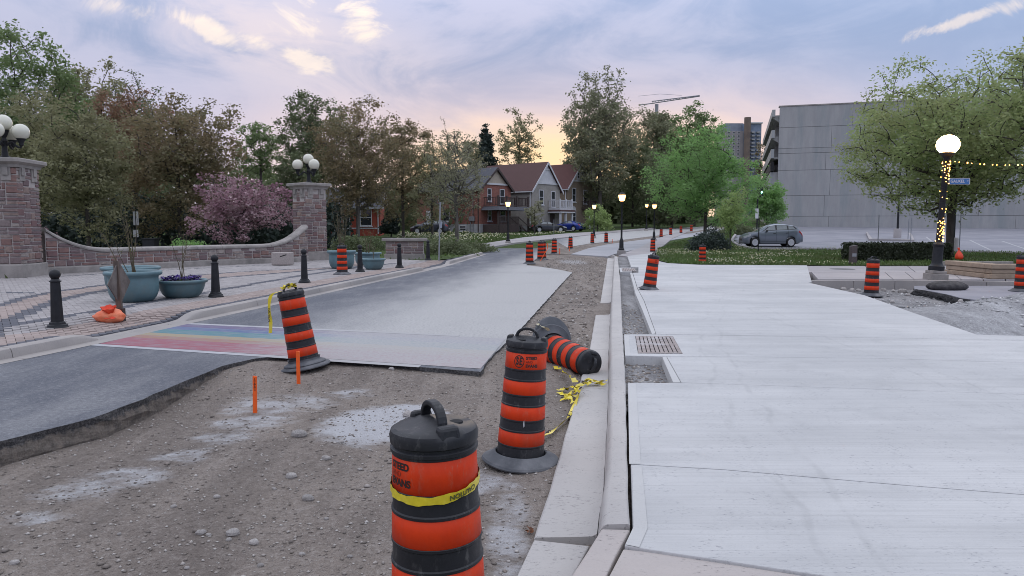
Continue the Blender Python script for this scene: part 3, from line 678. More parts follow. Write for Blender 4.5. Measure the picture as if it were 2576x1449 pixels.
# ---------------------------------------------------------------- old kerb on the plaza side
PZ = 0.14
drops = [(at(215, 858, 0), at(415, 808, 0)), (at(1045, 680, 0), at(1112, 665, 0))]
def drop_at(x, y, pad=.35):
    """1 inside a lowered length of kerb, 0 elsewhere (measured along the kerb by distance Y)"""
    d = 0.0
    for a, b in drops: d = max(d, sst(a[1] - pad, a[1] + pad * .6, y) * (1 - sst(b[1] - pad * .6, b[1] + pad, y)))
    return d
kerb_root = struct('kerb')
def along(pts):
    d = [0]
    for a, b in zip(pts, pts[1:]): d.append(d[-1] + math.dist(a, b))
    return d
kl = resample(kerbL, 400); kd = along(kl); L = kd[-1]; s0 = 0; rk = random.Random(5)
kl_back = offset_line(kl, .20)
while s0 < L - .2:
    s1 = min(L, s0 + rk.uniform(2.2, 3.4)); V = []; Fc = []; n = 14
    for i in range(n):
        s_ = s0 + .006 + (s1 - s0 - .012) * i / (n - 1); k = min(max(np.searchsorted(kd, s_), 1), len(kl) - 1); t = (s_ - kd[k - 1]) / (kd[k] - kd[k - 1] + 1e-9)
        p = lerp(kl[k - 1], kl[k], t); a, b = kl[k - 1], kl[k]; tx, ty = b[0] - a[0], b[1] - a[1]; l = math.hypot(tx, ty); nx, ny = -ty / l, tx / l
        h = PZ - (PZ - .02) * drop_at(*p)
        for (o_, z) in ((-.22, .004), (-.02, .008), (0, .012), (.012, h * .6), (.03, h - .012), (.05, h), (.19, h + .004), (.20, -.1)):
            V.append((p[0] + nx * o_, p[1] + ny * o_, z))
    c = 8
    for i in range(n - 1):
        for k in range(c - 1): a = i * c + k; Fc.append((a, a + c, a + c + 1, a + 1))
    Fc.append(tuple(range(c))); Fc.append(tuple(reversed(range((n - 1) * c, n * c))))
    MB().add(V, Fc).build('kerb_section', M['kerb_old'], kerb_root, smooth='auto'); s0 = s1

# ---------------------------------------------------------------- plaza of clay pavers
back_uv = [(1215, 632), (1180, 640), (1120, 655), (1060, 655), (960, 650), (900, 640), (830, 640), (770, 646), (700, 652), (580, 657), (400, 667), (130, 682), (60, 700), (-120, 690), (-500, 690), (-1000, 760), (-1400, 950)]
plaza_poly = [p for p in kl_back] + [xy(at(u, v, PZ)) for u, v in back_uv]
def plaza_z(X, Y):
    X = np.asarray(X, float); Y = np.asarray(Y, float); z = np.full(X.shape, PZ)
    kx = np.interp(Y, [p[1] for p in kl_back], [p[0] for p in kl_back]); dist = np.clip(kx - X, 0, 9)
    dr = np.vectorize(lambda y: drop_at(0, y, .6))(Y)
    return z - (PZ - .03) * dr * np.clip(1 - dist / 1.5, 0, 1)
plaza = struct('plaza')
MBp = MB().sheet([xy(p) for p in resample(kl_back, 60)] + plaza_poly[len(kl_back):], 0.015).build('paver_bed', mat('joint_sand', (0.15, 0.135, 0.13, 1), (0.10, 0.09, 0.09, 1), 9, .95), plaza)
bandB = [(-200, 815), (0, 768), (53, 751), (124, 736), (160, 731), (274, 715), (390, 703), (573, 686), (822, 673)]
bandC = [(-60, 868), (0, 820), (53, 793), (124, 763), (160, 752), (274, 729), (450, 711), (573, 697), (713, 686), (901, 669)]
bandD = [(-100, 838), (0, 822), (53, 813), (128, 802), (178, 792), (284, 776), (420, 752), (557, 729), (713, 701), (901, 672), (1000, 662)]
bandE = [(-300, 728), (90, 737)]
bandF = [(130, 697), (300, 686), (580, 671), (769, 663)]
def band_world(b, n=60): return [xy(at(u, v, PZ)) for u, v in smooth_line(b, n)]
BW = [(band_world(bandB), .13), (band_world(bandC), .16), (band_world(bandD), .14), (band_world(bandE, 10), .10), (band_world(bandF), .10)]
def dist_line(X, Y, pts):
    d = np.full(X.shape, 1e9)
    for a, b in zip(pts, pts[1:]):
        ax, ay = a; bx, by = b[0] - a[0], b[1] - a[1]; l2 = bx * bx + by * by + 1e-12
        t = np.clip(((X - ax) * bx + (Y - ay) * by) / l2, 0, 1); d = np.minimum(d, (X - ax - t * bx) ** 2 + (Y - ay - t * by) ** 2)
    return np.sqrt(d)
cell = .112; ang = R(-9 + 45)
ca, sa = math.cos(ang), math.sin(ang)
I, J = np.meshgrid(np.arange(-330, 330), np.arange(-330, 330)); dd = (I - J) % 4
H = dd == 0; Vv = dd == 3
def centres(mask, w_, h_):
    i = I[mask] + w_ / 2; j = J[mask] + h_ / 2; x = (i * ca - j * sa) * cell - 9; y = (i * sa + j * ca) * cell + 24
    return x, y
px, py, pw, ph = [], [], [], []
for mask, w_, h_ in ((H, 2, 1), (Vv, 1, 2)):
    x, y = centres(mask, w_, h_); px.append(x); py.append(y); pw.append(np.full(len(x), w_)); ph.append(np.full(len(x), h_))
px, py, pw, ph = [np.concatenate(k) for k in (px, py, pw, ph)]
kx_ = np.interp(py, [p[1] for p in kl_back], [p[0] for p in kl_back])
k = inside(plaza_poly, px, py) & (px / py > -.85) & (py > 8) & (py < 48)
px, py, pw, ph = px[k], py[k], pw[k], ph[k]
dark = np.zeros(len(px), bool)
for pts, wd in BW: dark |= dist_line(px, py, pts) < wd
dk = dist_line(px, py, resample(kl_back, 60)); dark |= dk < .20
from_b = dist_line(px, py, BW[0][0]); from_c = dist_line(px, py, BW[1][0])
xb = np.interp(py, [p[1] for p in BW[0][0]], [p[0] for p in BW[0][0]]); xc = np.interp(py, [p[1] for p in BW[1][0]], [p[0] for p in BW[1][0]])
pinkz = (px > xb) & (px < xc) | (dk < 1.0)
pm = np.where(dark, 1, np.where(pinkz, 2, 0))
def paver_mat(name, c):
    m, b, p = pr(name); pos = geo_pos(b); g_ = b.n('ShaderNodeNewGeometry'); oi = b.n('ShaderNodeObjectInfo')
    rr = b.math('FRACT', b.math('ADD', g_.outputs['Random Per Island'], oi.outputs['Random']))
    hs = b.n('ShaderNodeHueSaturation'); hs.inputs['Color'].default_value = (*c, 1)
    mr = b.n('ShaderNodeMapRange'); b.l(rr, mr.inputs[0]); mr.inputs[3].default_value = .86; mr.inputs[4].default_value = 1.12; b.l(mr.outputs[0], hs.inputs['Value'])
    c_ = b.mix(b.math('MULTIPLY', b.ss(b.noise(pos, .9, 6, .7), .48, .72), .45), hs.outputs[0], tuple(x * .62 for x in c) + (1,))
    c_ = b.mix(b.math('MULTIPLY', b.ss(b.noise(pos, 40, 4, .7), .45, .7), .25), c_, tuple(x * .6 for x in c) + (1,))
    b.l(c_, p.inputs['Base Color']); p.inputs['Roughness'].default_value = .85; p.inputs['Specular IOR Level'].default_value = .3; bump(b, p, b.noise(pos, 60, 3, .7), .25, .005)
    return m
PM = [paver_mat('grey_paver', (0.345, 0.32, 0.315)), paver_mat('charcoal_paver', (0.11, 0.112, 0.13)), paver_mat('rose_paver', (0.34, 0.275, 0.25))]
vis = (px / py > -.72)
order = np.argsort(np.where(vis & (py > 9.5), py, 1e6)); part_ids = set(order[:290].tolist())
tmpl = {}
for w_, h_ in ((2, 1), (1, 2)):
    for mi in range(3):
        gx, gy = w_ * cell / 2 - .003, h_ * cell / 2 - .003; b_ = .004
        mb = MB().add([(-gx, -gy, -.05), (gx, -gy, -.05), (gx, gy, -.05), (-gx, gy, -.05), (-gx, -gy, -b_), (gx, -gy, -b_), (gx, gy, -b_), (-gx, gy, -b_), (-gx + b_, -gy + b_, 0), (gx - b_, -gy + b_, 0), (gx - b_, gy - b_, 0), (-gx + b_, gy - b_, 0)],
                      [(0, 1, 5, 4), (1, 2, 6, 5), (2, 3, 7, 6), (3, 0, 4, 7), (4, 5, 9, 8), (5, 6, 10, 9), (6, 7, 11, 10), (7, 4, 8, 11), (8, 9, 10, 11)])
        me = bpy.data.meshes.new('paver'); me.from_pydata(mb.v, [], mb.f); me.materials.append(PM[mi]); tmpl[(w_, mi)] = (me, np.array(mb.v), np.array(mb.f))
pzv = plaza_z(px, py) + _rg.uniform(-.0025, .0025, len(px))
for i in part_ids:
    o = bpy.data.objects.new('paver', tmpl[(int(pw[i]), int(pm[i]))][0]); COL.objects.link(o); o.parent = plaza
    o.location = (px[i], py[i], pzv[i]); o.rotation_euler = (_rg.normal(0, .006), _rg.normal(0, .006), ang)
rest = np.array([i for i in range(len(px)) if i not in part_ids]); VV, FF, MM = [], [], []; off = 0
for w_ in (2, 1):
    sel = rest[pw[rest] == w_]; me, tv, tf = tmpl[(w_, 0)]
    rx = tv[:, 0] * ca - tv[:, 1] * sa; ry = tv[:, 0] * sa + tv[:, 1] * ca
    V = np.stack([px[sel][:, None] + rx, py[sel][:, None] + ry, pzv[sel][:, None] + tv[:, 2]], 2).reshape(-1, 3)
    FF.append((tf[None] + (np.arange(len(sel)) * 12)[:, None, None]).reshape(-1, 4) + off); VV.append(V); MM.append(np.repeat(pm[sel], len(tf))); off += len(V)
np_mesh('pavers', np.concatenate(VV), np.concatenate(FF), PM, plaza, mi=np.concatenate(MM), kind='stuff')

# ---------------------------------------------------------------- new kerb and gutter
KT = 0.12
KFw = [at(u, v, KT) for u, v in [(1500, 1420), (1512, 1320), (1521, 1233), (1530, 1171), (1535, 1041), (1537, 954), (1536, 900), (1536, 870), (1539, 762), (1543, 694), (1546, 643)]]
KBw = [at(u, v, KT) for u, v in [(1590, 1420), (1587, 1322), (1581, 1174), (1575, 947), (1568, 844), (1561, 706), (1554, 646)]]
def lx(w_, Y): return float(np.interp(Y, [p[1] for p in w_], [p[0] for p in w_]))
nk = struct('kerb_and_gutter')
def loft(name, m, Y0, Y1, rows, n=16, gap=.004):
    V = []; Fc = []
    for i in range(n):
        Y = Y0 + gap + (Y1 - Y0 - 2 * gap) * i / (n - 1); r_ = rows(Y); c = len(r_)
        for (x, z) in r_: V.append((x + .003 * math.sin(Y * 7.3 + z * 40), Y, z))
    for i in range(n - 1):
        for k in range(c - 1): a = i * c + k; Fc.append((a, a + 1, a + c + 1, a + c))
    Fc.append(tuple(reversed(range(c)))); Fc.append(tuple(range((n - 1) * c, n * c)))
    return MB().add(V, Fc).build(name, m, nk, smooth='auto')
def kerb_rows(Y):
    f = lx(KFw, Y); b = lx(KBw, Y) - .008
    return [(f - .035, -.3), (f - .03, -.05), (f - .012, .05), (f - .004, KT - .03), (f + .012, KT - .008), (f + .03, KT), (b - .01, KT + .003), (b, KT - .006), (b, -.3)]
def gut_rows(Y):
    f = lx(KFw, Y); g_ = lx(GLw, Y)
    return [(g_, -.3), (g_, -.062), (g_ + .012, -.052), (g_ + (f - g_) * .5, -.05), (f - .06, -.045), (f - .03, -.03), (f - .022, -.3)]
yk0 = at(1512, 1320, KT)[1]; yj = at(1537, 954, KT)[1]
for a, b in ((yk0, yj), (yj, 11.2), (11.2, 15.4), (15.4, 20), (20, 26), (26, 33), (33, 42)): loft('kerb_section', M['kerb_new'], a, b, kerb_rows)
yg0 = at(1345, 1352, -.05)[1]; yg1 = at(1498, 792, -.05)[1]; yg2 = at(1510, 762, -.05)[1]
for a, b in ((yg0, at(1455, 978, -.05)[1]), (at(1455, 978, -.05)[1], 10.6), (10.6, yg1), (yg2, 23), (23, 31), (31, 42)): loft('gutter_section', M['kerb_new'], a, b, gut_rows)
# older tan length that turns away at the bottom of the picture
tp = [xy(at(u, v, .10)) for u, v in [(1513, 1329), (1586, 1331), (1548, 1400), (1524, 1452), (1440, 1640), (1330, 1640), (1434, 1452), (1478, 1385)]]
MB().prism(tp, -.3, .10).build('kerb_section', M['kerb_tan'], nk, bevel=.012)
tg = [xy(at(u, v, -.05)) for u, v in [(1343, 1357), (1483, 1372), (1430, 1470), (1340, 1640), (1180, 1640), (1298, 1452)]]
MB().prism(tg, -.3, -.05).build('gutter_section', M['kerb_new'], nk, bevel=.01)

# ---------------------------------------------------------------- fresh concrete apron, cast in bays
pad = struct('pavement')
def slab(name, uvs, m, z=KT, zb=-.22, parent=pad, bevel=.006):
    return MB().prism([xy(at(u, v, z)) for u, v in uvs], zb, z).build(name, m, parent, bevel=bevel)
slab('slab', [(1532, 1449), (1568, 1381), (1610, 1385), (1700, 1398), (1850, 1421), (2077, 1456), (2200, 1480), (2300, 1700), (1440, 1700)], M['kerb_tan'], .105)
slab('slab', [(1571, 1372), (1592, 1326), (1587, 1168), (1825, 1182), (2265, 1220), (2800, 1262), (5600, 1480), (5600, 1976), (2077, 1448), (1850, 1414), (1700, 1392), (1610, 1378)], M['pad'])
slab('slab', [(1587, 1166.8), (1580, 963), (1713, 963), (1781, 965), (2200, 979), (2900, 1004), (5600, 1110), (5600, 1478.8), (2800, 1260.8), (2265, 1218.8), (1825, 1180.8)], M['pad'])
slab('slab', [(1678, 898), (1714, 961.8), (1781, 964.3), (2200, 978.3), (2900, 1003.3), (5600, 1109.3), (5600, 1003), (2870, 920.5), (2200, 901.5), (1900,898)], M['pad'])
slab('slab', [(1573, 894), (1570, 841), (1651, 841), (2100, 848), (2450, 854), (2850, 863.5), (5600, 930), (5600, 1002.5), (2870, 920), (2200, 901), (1900,897.5), (1678, 896.5)], M['pad'])
slab('slab', [(1651, 840), (1621, 757), (1604, 725), (1592, 686), (1606, 686), (1606, 672), (1588, 672), (1578, 644), (1600, 641), (1640, 637), (1650, 655), (1680, 662), (1760, 666), (2030, 667.5), (2042, 709), (2034, 711), (2176, 743), (2293, 785), (2459, 842), (2800, 850), (5600, 895), (5600, 929.5), (2850, 863), (2450, 853.5), (2100, 847.5)], M['pad'])
slab('slab_edge', [(1666, 898), (1676.5, 897), (1712.5, 961), (1693, 961)], M['pad_smooth'], KT + .002)
slab('slab_edge', [(1640, 840), (1649.5, 838), (1620, 757), (1603, 725), (1591, 686), (1585, 686), (1599, 740), (1615, 777)], M['pad_smooth'], KT + .002)
slab('slab', [(1560, 684), (1590.5, 684.5), (1587, 673.5), (1558, 673.5)], M['pad'], KT)
slab('slab_edge', [(1572, 893), (1570, 844), (1582, 844), (1587, 893)], M['pad_smooth'], KT + .003)
MB().sheet([xy(at(u, v, KT)) for u, v in [(1583, 1168), (1580, 966), (1600, 966), (1612, 1168)]], KT + .0035).build('trowelled_margin', M['pad_smooth'], pad)
MB().sheet([xy(at(u, v, KT)) for u, v in [(1590, 1172), (1614, 1173), (1622, 1250), (1629, 1330), (1608, 1378), (1573, 1371), (1594, 1326)]], KT + .0035).build('trowelled_margin', M['pad_smooth'], pad)
# planting strips left open beside the kerb
MB().sheet([((lx(KFw, y) + .06) if i < 20 else .215 * y + .35, y) for i, y in enumerate(list(np.linspace(6.8, 42, 20)) + list(np.linspace(42, 6.8, 12)))], .0).build('trench_floor', M['gravel_grey'], pad)
def trench_ok(X, Y): return (X > np.interp(Y, [p[1] for p in KBw], [p[0] for p in KBw])) & (X < .36 * Y) & (X < 3.1)
s_ = scatter_stones('trench_gravel', 5000, (1.0, 2.6, 7.0, 20), lambda X, Y: np.full(X.shape, -.005), .008, .035, M['gravel_stones'], None, 4, trench_ok)
tag(s_, 'grey broken gravel lying in the open strips beside the kerb', 'gravel', kind='stuff')
# iron grates
M['grate'] = mat('cast_iron_grate', (0.34, 0.29, 0.27, 1), (0.24, 0.20, 0.19, 1), 6, .7, dirt=((0.55, 0.55, 0.57, 1), .8), bmp=.3)
def grate(uvs, nb, label):
    c = [np.array(at(u, v, KT)[:2]) for u, v in uvs]; cen = sum(c) / 4
    t = thing('drain_grate', label, 'grate', (cen[0], cen[1], KT))
    MB().sheet([tuple(c[i]) for i in range(4)], KT + .002).build('grate_well', M['black_gap'], t, world=True)
    for k in range(nb):
        a = k / nb + .12 / nb; b = (k + 1) / nb - .12 / nb
        q = [c[0] + (c[1] - c[0]) * a, c[0] + (c[1] - c[0]) * b, c[3] + (c[2] - c[3]) * b, c[3] + (c[2] - c[3]) * a]
        MB().prism([tuple(x) for x in q], KT, KT + .009).build('grate_bar', M['grate'], t, world=True)
    for e in ((0, .04), (.47, .53), (.96, 1)):
        q = [c[0] + (c[3] - c[0]) * e[0], c[1] + (c[2] - c[1]) * e[0], c[1] + (c[2] - c[1]) * e[1], c[0] + (c[3] - c[0]) * e[1]]
        MB().prism([tuple(x) for x in q], KT, KT + .007).build('grate_rail', M['grate'], t, world=True)
grate([(1598, 846), (1693, 847), (1717, 890), (1605, 889)], 10, 'rusty dusted drain grate set in fresh concrete above the square pit')
grate([(1564, 675), (1596, 675), (1601, 683), (1566, 683)], 8, 'small far drain grate between two gravel strips')

# ---------------------------------------------------------------- right-hand corner: pit, old road, kerb, walk, lawn, parking lot
pit = struct('excavation')
xs = np.arange(7.5, 24, .16); ys = np.arange(11, 25, .16)
pk = at(2473, 765, .1)
def pitz(X, Y):
    z = -.16 + .08 * (fbm(X * 1.2, Y * 1.2, 4, 3) - .5)
    z = z + .05 * (fbm(X * 6, Y * 6, 3, 13) - .5)
    h = .62 * np.exp(-(((X - pk[0] - .6) / 2.0) ** 2 + ((Y - pk[1] + .9) / 1.5) ** 2)) + .25 * np.exp(-(((X - pk[0] + 2.1) / 1.2) ** 2 + ((Y - pk[1] + 2.0) / .8) ** 2))
    return z + h * (.75 + .5 * fbm(X * 2.5, Y * 2.5, 4, 6)) * .85
def gravel_heap_mat():
    return M['gravel_pale']
grid_mesh('gravel_pit', xs, ys, lambda X, Y: np.minimum(pitz(X, Y), .02 + .7 * (pitz(X, Y) > 0)), [M['gravel_grey']], pit, keep=lambda x, y: (np.hypot((x - pk[0] - .3) / 3.4, (y - pk[1] + 1.2) / 2.6) > 1))
grid_mesh('rubble_heap', xs, ys, lambda X, Y: pitz(X, Y) + .004, [M['gravel_pale']], pit, keep=lambda x, y: (np.hypot((x - pk[0] - .3) / 3.4, (y - pk[1] + 1.2) / 2.6) <= 1.05))
s_ = scatter_stones('rubble_stones', 5000, (9, 18, 12.5, 21), lambda X, Y: pitz(X, Y), .012, .065, M['rubble_stones'], None, 9)
tag(s_, 'crushed concrete rubble heaped at the corner of the apron', 'rubble', kind='stuff')
side_road = MB().prism([xy(at(u, v, 0)) for u, v in [(2300, 727), (2345, 733), (2390, 742), (2418, 750), (2470, 756), (2560, 790), (2700, 810), (3200, 800), (3200, 719), (2300, 719)]], -.2, 0).build('side_road', M['lot']); side_road['kind'] = 'structure'
ej = [(2297, 726), (2312, 729), (2330, 731), (2345, 735), (2360, 738), (2380, 741), (2400, 747), (2417, 751), (2440, 754)]
V = []; Fc = []
for i, p in enumerate(resample([xy(at(u, v, 0)) for u, v in ej], 40)):
    for k in range(5): V.append((p[0] - rj.uniform(0, .06) * (k > 0) - .05 * k / 4, p[1] - rj.uniform(0, .12) * (k > 0), .003 - .045 * k))
for i in range(39):
    for k in range(4): a = i * 5 + k; Fc.append((a, a + 1, a + 6, a + 5))
MB().add(V, Fc).build('broken_edge', mat('fresh_broken_asphalt', (0.03, 0.03, 0.032, 1), (0.012, 0.012, 0.014, 1), 14, .95, bmp=.9), side_road)
ck = struct('corner_kerb')
ks = resample([at(u, v, KT)[:2] for u, v in [(2036, 705), (2300, 704), (2576, 708), (3000, 716)]], 9)
for i, (a, b) in enumerate(zip(ks, ks[1:])):
    a2 = lerp(a, b, .003); b2 = lerp(a, b, .997)
    MB().prism([a2, b2, (b2[0], b2[1] - .18), (a2[0], a2[1] - .18)], -.3, KT).build('kerb_section', M['kerb_old'], ck, bevel=.015)
# walk of concrete flags
walk = struct('sidewalk')
rowsv = [(669, 684.5), (685, 702.5)]
for ri, (va, vb) in enumerate(rowsv):
    us = [2036, 2200, 2310, 2395, 2480, 2560, 2680, 2800, 3000] if ri == 0 else [2046, 2185, 2232, 2284, 2335, 2400, 2455, 2510, 2600, 2700, 2900]
    for a, b in zip(us, us[1:]):
        k = (va - 690) * .6; sh = lambda u, v: u + (v - 690) * (.9 + (u - 2036) / 700)
        slab('flagstone', [(sh(a, va) + 1, va), (sh(b, va) - 1, va), (sh(b, vb) - 1, vb), (sh(a, vb) + 1, vb)], M['walk'], KT + _rg.uniform(-.004, .004), parent=walk)
# manhole
c = at(2119, 677, KT)
t = thing('manhole_cover', 'round grey manhole cover flush with the far sidewalk', 'manhole', (c[0], c[1], KT))
MB().lathe([(.01, .010), (.20, .010), (.21, .006), (.36, .006), (.37, .009), (.44, .009), (.46, 0)], 28).build('cover', mat('manhole_iron', (0.16, 0.155, 0.16, 1), (0.11, 0.11, 0.11, 1), 12, .7), t)

lawn = struct('lawn')
def lawn_sheet(name, uvs, z0, n=40, m=None):
    poly = [atg(u, v, z0)[:2] for u, v in uvs]; X = [p[0] for p in poly]; Y = [p[1] for p in poly]
    xs = np.arange(min(X) - .3, max(X) + .3, .4); ys = np.arange(min(Y) - .3, max(Y) + .3, .4)
    grid_mesh(name, xs, ys, lambda a, b: vterr(a, b) + z0 + .05 * (fbm(a * .9, b * .9, 3, 1) - .5), m or M['lawn'], lawn, keep=lambda a, b: inside(poly, a, b)); return poly
Rl_uv = [(1648, 652), (1680, 661), (1760, 665.5), (2036, 667), (2300, 668), (2700, 668), (2700, 637), (2427, 632), (2138, 626), (1925, 625), (1872, 621), (1850, 612), (1841, 602), (1850, 590), (1842, 580), (1800, 586), (1740, 600), (1690, 611), (1655, 626)]
right_lawn = lawn_sheet('lawn_patch', Rl_uv, .10)
Pl_uv = [(-1500, 720), (60, 705), (130, 692), (400, 675), (760, 658), (900, 652), (1000, 656), (1100, 655), (1170, 645), (1213, 634), (1215, 622), (1186, 618), (1100, 606), (900, 598), (400, 598), (-900, 600)]
park_lawn = lawn_sheet('lawn_patch', Pl_uv, .085)
def blades(name, poly, n, h0, h1, zf, label, seed, m='grass', extra=None):
    r = np.random.default_rng(seed); X0 = min(p[0] for p in poly); X1 = max(p[0] for p in poly); Y0 = min(p[1] for p in poly); Y1 = max(p[1] for p in poly)
    X = r.uniform(X0, X1, n * 4); Y = Y0 + (Y1 - Y0) * r.uniform(0, 1, n * 4) ** 1.25; k = inside(poly, X, Y); X = X[k][:n]; Y = Y[k][:n]; n = len(X)
    dens = fbm(X * .5, Y * .5, 3, seed); hh = (h0 + (h1 - h0) * r.uniform(0, 1, n)) * (.6 + .8 * dens); a = r.uniform(0, 6.28, n); wd = hh * r.uniform(.25, .5, n)
    Z = zf(X, Y); dx, dy = np.cos(a) * wd, np.sin(a) * wd; lx_, ly_ = r.normal(0, .35, n) * hh, r.normal(0, .35, n) * hh
    V = np.stack([np.stack([X - dx, Y - dy, Z], 1), np.stack([X + dx, Y + dy, Z], 1), np.stack([X + lx_, Y + ly_, Z + hh], 1)], 1).reshape(-1, 3)
    o = np_mesh(name, V, np.arange(3 * n).reshape(-1, 3), M[m], None); tag(o, label, 'grass', kind='stuff'); return o
blades('grass', right_lawn, 26000, .06, .16, lambda X, Y: vterr(X, Y) + .09, 'short green grass of the lawn beyond the apron', 3)
blades('grass', park_lawn, 9000, .08, .2, lambda X, Y: vterr(X, Y) + .11, 'shaded grass in the park behind the stone wall', 5)
# dandelion clocks on the lawn
r = np.random.default_rng(8); n = 1500; X = r.uniform(8, 32, n * 3); Y = r.uniform(30, 52, n * 3); k = inside(right_lawn, X, Y) & (fbm(X * .35, Y * .35, 3, 77) > .40) & (X / Y < .50); X = X[k][:n]; Y = Y[k][:n]; n = len(X)
oc = np.array([(1, 0, 0), (0, 1, 0), (-1, 0, 0), (0, -1, 0), (0, 0, 1), (0, 0, -1)]) * .036; of = np.array([(0, 1, 4), (1, 2, 4), (2, 3, 4), (3, 0, 4), (1, 0, 5), (2, 1, 5), (3, 2, 5), (0, 3, 5)])
V = (np.stack([X, Y, vterr(X, Y) + .20 + r.uniform(-.06, .05, n)], 1)[:, None] + oc[None] * r.uniform(.6, 1.1, n)[:, None, None]).reshape(-1, 3)
tag(np_mesh('dandelion_heads', V, (of[None] + (np.arange(n) * 6)[:, None, None]).reshape(-1, 3), M['dandelion']), 'pale dandelion heads dotted over the right-hand lawn', 'dandelions', kind='stuff')

lot = struct('parking_lot')
lp = [(1880, 624), (2138, 628), (2427, 634), (3000, 645), (3000, 560), (1940, 560), (1890, 574), (1850, 590), (1843, 604), (1858, 614)]
poly = []
for u, v in lp:
    if v == 560: x = (u - CU) / F * 97; poly.append((x, 97))
    else: poly.append(atg(u, v, .06)[:2])
xs = np.arange(16, 95, .9); ys = np.arange(40, 98, .9)
grid_mesh('lot_surface', xs, ys, lambda a, b: vterr(a, b) + .05, M['lot'], lot, keep=lambda a, b: inside(poly, a, b))
lk = smooth_line([atg(u, v, .15) for u, v in [(2700, 638), (2427, 633), (2138, 627), (1925, 625), (1872, 620), (1849, 611), (1842, 602), (1850, 590)]], 80)
V = []; Fc = []
for i, p in enumerate(lk):
    a = lk[max(i - 1, 0)]; b = lk[min(i + 1, 79)]; tx, ty = b[0] - a[0], b[1] - a[1]; l = math.hypot(tx, ty); nx, ny = -ty / l, tx / l; z = terrain(p[0], p[1])
    for (o_, h) in ((-.1, -.1), (-.09, .19), (.09, .19), (.1, -.1)): V.append((p[0] + nx * o_, p[1] + ny * o_, z + h))
for i in range(79):
    for k in range(3): a = i * 4 + k; Fc.append((a, a + 1, a + 5, a + 4))
MB().add(V, Fc).build('lot_kerb', M['walk'], lot)
# left-hand walk in front of the houses
strip([atg(u, v)[:2] for u, v in [(1186, 620), (1319, 599), (1426, 589), (1545, 582), (1640, 574)]], [atg(u, v)[:2] for u, v in [(1213, 627), (1293, 613.5), (1391, 602.5), (1545, 586), (1650, 577)]], 40, lambda x, y: terrain(x, y) + .10, 3).build('walk_strip', M['walk'], walk)
strip([xy(at(u, v, .05)) for u, v in [(1556, 643), (1585, 631.5), (1640, 614.5), (1690, 605)]], [xy(at(u, v, .05)) for u, v in [(1648, 654), (1655, 627), (1690, 612), (1740, 601)]], 20, lambda x, y: terrain(x, y) + .06, 3).build('walk_strip', M['walk'], walk)
hl = [atg(u, v, 0)[:2] for u, v in [(1000, 606), (1150, 613), (1190, 617), (1310, 598), (1420, 588), (1420, 582), (1000, 584)]]
blades('grass', hl, 9000, .1, .26, lambda X, Y: vterr(X, Y) - .03, 'green lawn with pale weeds in front of the brick houses', 6)
r = np.random.default_rng(18); n = 900; X = r.uniform(-14, 8, n * 6); Y = r.uniform(62, 95, n * 6); k = inside(hl, X, Y) & (fbm(X * .3, Y * .3, 3, 7) > .42); X = X[k][:n]; Y = Y[k][:n]; n = len(X)
V = (np.stack([X, Y, vterr(X, Y) + .20 + r.uniform(-.06, .08, n)], 1)[:, None] + oc[None] * 1.9).reshape(-1, 3)
tag(np_mesh('dandelion_heads', V, (of[None] + (np.arange(n) * 6)[:, None, None]).reshape(-1, 3), M['dandelion']), 'pale weed heads on the lawn before the brick house', 'dandelions', kind='stuff')
